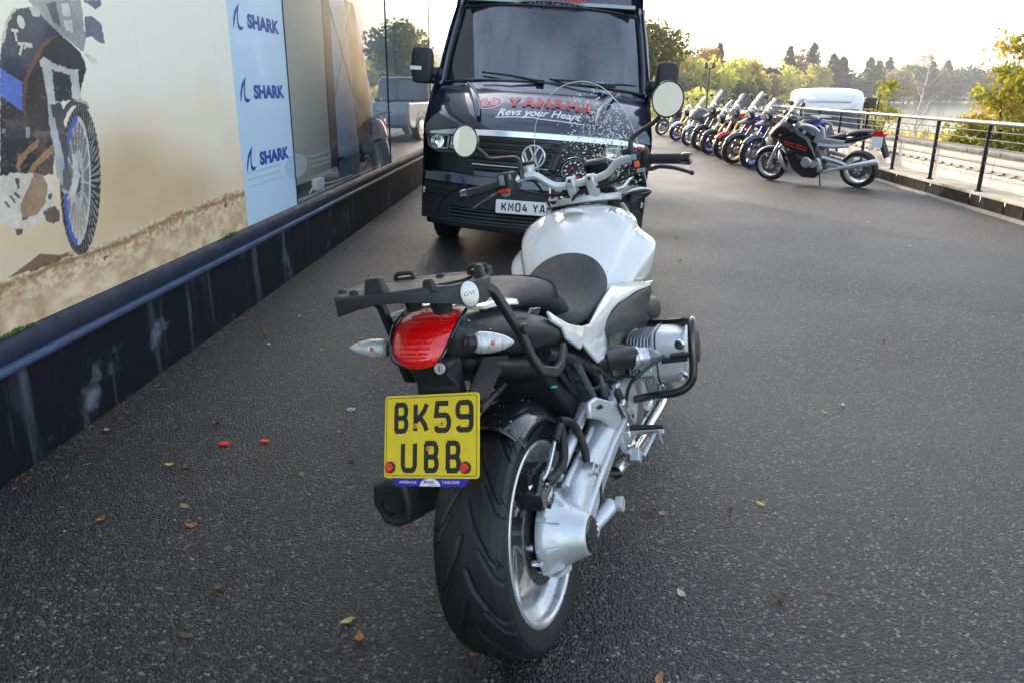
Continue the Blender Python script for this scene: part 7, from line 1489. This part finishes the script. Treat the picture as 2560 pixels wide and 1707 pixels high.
def bush(label, pos, w_, h, lm, seed, n=1500, leaf=.07):
    rng = np.random.default_rng(seed); t = thing('bush', label, 'bush', pos); c = crown_points('round', w_, h, 0, n, rng); c[:, 2] = np.maximum(c[:, 2], .02); o = bpy.data.objects.new('foliage', leaf_mesh('foliage', c, leaf, lm, rng)); link(o, t)
    e = MB()
    for k in range(5): a = k*1.3; e.tube([(0,0,-.1),(math.cos(a)*w_*.2,math.sin(a)*w_*.2,h*.5),(math.cos(a)*w_*.35,math.sin(a)*w_*.35,h*.8)], [.03,.02,.008], n=5)
    e.build('stems', bark, t)
bush('dark green bush under the maple just behind the white wall', polar(azx(2290), 15.5, -1.3), 2.6, 1.75, LF['green'], 41, 3200)
bush('yellow green bush at the right edge behind the white wall', polar(azx(2370), 14.0, -1.2), 1.8, 1.3, LF['olive'], 42, 2000)
bush('rust red bramble clump behind the second railing bay', polar(azx(2190), 20, -1.5), 2.6, 1.25, LF['rust'], 43, 2200)
bush('pale tan clump of scrub left of the bramble', polar(azx(2100), 24, -1.6), 3.0, 1.2, LF['tan'], 44, 2000)
stk_ = thing('marker_post', 'short grey wooden post among the scrub under the maple', 'post', polar(azx(2310), 14.6, -1.2)); e = MB(); e.box((0,0,.65), (.09,.09,1.5)); e.build('post_shaft', cope, stk_, bevel=.01)

# fallen leaves and litter on the asphalt
def leaf_shape(l, w_, curl, rng):
    n = 7; e = MB(); top = []; bot = []
    for k in range(n+1):
        u = k/n; ww = w_*math.sin(math.pi*min(1, u*.96+.03))**.8*(1+.18*rng.uniform(-1,1)); z = curl*(u-.5)**2*l*2 + .003
        top.append((l*(u-.5), ww/2, z + curl*ww*.5)); bot.append((l*(u-.5), -ww/2, z + curl*ww*.3))
    mid = [(l*(k/n-.5), 0, curl*(k/n-.5)**2*l*2 + .0025) for k in range(n+1)]; e.add(top + mid + bot, [(k, k+1, n+2+k, n+1+k) for k in range(n)] + [(n+1+k, n+2+k, 2*n+3+k, 2*n+2+k) for k in range(n)]); e.tube([(l*.5,0,mid[-1][2]),(l*.72,l*.04,.003)], .0008, n=4); return e
lr = random.Random(3); LC = dict(brown=mat('leaf_brown', (.10,.045,.022), .6, var=.35, vscale=60), tan=mat('leaf_tan', (.30,.20,.10), .6, var=.3, vscale=60), yellow=mat('leaf_yellow', (.42,.36,.09), .55, var=.25, vscale=60), green=mat('leaf_green', (.12,.22,.05), .5, var=.25, vscale=60), pale=mat('leaf_pale', (.50,.46,.32), .55, var=.2, vscale=60), orange=mat('leaf_orange', (.34,.12,.03), .55, var=.3, vscale=60))
LMs = {k: [leaf_shape(.05, .02+.006*i, (.15,.35,.6)[i], lr).mesh('fallen_leaf', m, 60) for i in range(3)] for k, m in LC.items()}
def gpt(X, Y):                      # a spot on the asphalt
    a = (X*2560/2352-1280)/1920; b_ = (853.5-Y*2560/2352)/1920; th = R(18.1); y = math.cos(th)+b_*math.sin(th); z = -math.sin(th)+b_*math.cos(th); t_ = 1.41/-z; return a*t_, y*t_
spots = [(722,702,'tan'),(712,732,'yellow'),(740,810,'yellow'),(618,797,'pale'),(575,742,'brown'),(690,735,'yellow'),(780,995,'orange'),(782,1003,'brown'),(810,1062,'brown'),(696,1095,'tan'),(432,1080,'brown'),(410,990,'brown'),(440,985,'brown'),(300,1010,'brown'),(352,1020,'brown'),(428,1170,'tan'),(446,1215,'orange'),(236,1205,'orange'),(205,1075,'green'),(394,1076,'yellow'),(512,1358,'brown'),(432,1468,'brown'),(802,1434,'yellow'),(833,1472,'orange'),(460,1160,'brown'),(1603,1020,'green'),(1550,545,'yellow'),(1898,943,'tan'),(1937,925,'pale'),(1680,1173,'brown'),(1750,1153,'yellow'),(1570,1363,'pale'),(1795,1368,'brown'),(1910,1355,'brown'),(1525,1178,'tan'),(1500,1172,'brown'),(1622,583,'tan'),(1560,598,'brown'),(2030,775,'tan'),(2280,720,'pale'),(1990,505,'pale'),(2085,560,'pale'),(1310,1525,'orange') if False else (1520,1558,'orange'),(490,790,'brown'),(660,655,'tan'),(735,690,'brown'),(905,607,'yellow'),(845,640,'brown'),(800,680,'tan'),(980,612,'green'),(610,780,'orange'),(330,885,'tan'),(292,935,'brown'),(250,1000,'tan'),(545,905,'brown'),(560,740,'tan'),(500,980,'brown')]
for i, (X, Y, k) in enumerate(spots):
    x, y = gpt(X, Y); o = bpy.data.objects.new('fallen_leaf', LMs[k][i % 3]); link(o); o.location = (x, y, .002); o.rotation_euler = (lr.uniform(-.1,.1), lr.uniform(-.1,.1), lr.uniform(0,6.3)); q = lr.uniform(.5,.95); o.scale = (q,)*3
    reg = 'near the bottom edge, ' + ('left' if X < 1100 else 'right') + ' of the rear tyre' if Y > 1300 else 'beside the plinth at far left' if X < 350 else ('right of the crash bar' if Y > 700 else 'on the sheen beyond the white tank') if X > 1400 else 'between plinth and luggage rack' if Y < 800 else 'left of the number plate' if Y < 1100 else 'left of the muffler'
    tag(o, {'brown':'curled brown leaf on the asphalt','tan':'dry tan leaf on the asphalt','yellow':'small yellow leaf on the asphalt','green':'fresh green leaf on the asphalt','pale':'pale bleached leaf on the asphalt','orange':'orange brown leaf on the asphalt'}[k] + ' ' + reg, 'leaf', k + ' leaves fallen on the asphalt')
rp_ = mat('red_shard', (.80,.05,.012), .3, coat=.5)
for (X, Y), lab in (((518,1026), 'larger orange red plastic shard lying on the asphalt'), ((611,1019), 'smaller orange red plastic shard lying on the asphalt')):
    x, y = gpt(X, Y); e = MB(); e.loft([[(-.018,-.010,0),(.012,-.013,0),(.020,.004,0),(-.006,.013,0),(-.02,.006,0)],[(-.017,-.009,.004),(.012,-.012,.006),(.019,.004,.005),(-.006,.012,.004),(-.019,.006,.003)]]); o = e.build('plastic_shard', rp_, smooth=0); o.location = (x, y, .003); o.scale = (1.3,)*3 if X < 600 else (1.05,)*3; tag(o, lab, 'plastic shard')
x, y = gpt(808, 944); e = MB(); e.tube([(.016*math.cos(a), .012*math.sin(a), .004) for a in [2*math.pi*k/20 for k in range(21)]], .0022, n=6, cap=False); o = e.build('rubber_ring', M['white_ink']); o.location = (x, y, 0); tag(o, 'thin pale ring lying on the asphalt left of the number plate', 'ring')
# grit, twigs and moss gathered along the foot of the plinth
dm = mat('litter', (.14,.10,.06), .9, var=.6, vscale=30); e = MB()
for k in range(700):
    s = lr.uniform(.0, 8.5); o_ = abs(lr.gauss(0, .09)) + .004; p = W0 + WS*s + WN*o_; l = lr.uniform(.006,.05)*(1 if lr.random() < .75 else 1.6); a = lr.uniform(0, 3.14); d = Vector((math.cos(a), math.sin(a), lr.uniform(-.1,.2))); w2 = Vector((-d.y, d.x, 0))*lr.uniform(.0012,.006)
    z = Vector((0,0,.004)); e.add([p - d*l/2 + z, p + w2 + z*1.8, p + d*l/2 + z, p - w2 + z*1.8], [(0,1,2,3)])
o = e.build('plinth_litter', dm, smooth=0); o['kind'] = 'stuff'
gm_ = mat('pale_grit', (.42,.40,.37), .8, var=.4, vscale=40); e = MB()
for k in range(420):
    x, y = lr.uniform(-1.9, 5.5), lr.uniform(.6, 9); r_ = lr.choice((.0015,.002,.0025,.004)); e.ball((x, y, .002), (r_*1.3, r_, r_*.7), 6, 4)
o = e.build('loose_grit', gm_); o['kind'] = 'stuff'
hz = MB(); hz.box((100, 900, 88.0), (4200, 2800, 184)); ho = hz.build('haze', None, smooth=0)
hmat = bpy.data.materials.new('haze_air'); hmat.use_nodes = True; t = hmat.node_tree; t.nodes.clear(); o_ = t.nodes.new('ShaderNodeOutputMaterial'); pv = t.nodes.new('ShaderNodeVolumePrincipled'); pv.inputs['Color'].default_value = (.95,.96,1,1); pv.inputs['Density'].default_value = .0006; t.links.new(pv.outputs[0], o_.inputs['Volume'])
ho.data.materials.clear(); ho.data.materials.append(hmat); ho['kind'] = 'stuff'
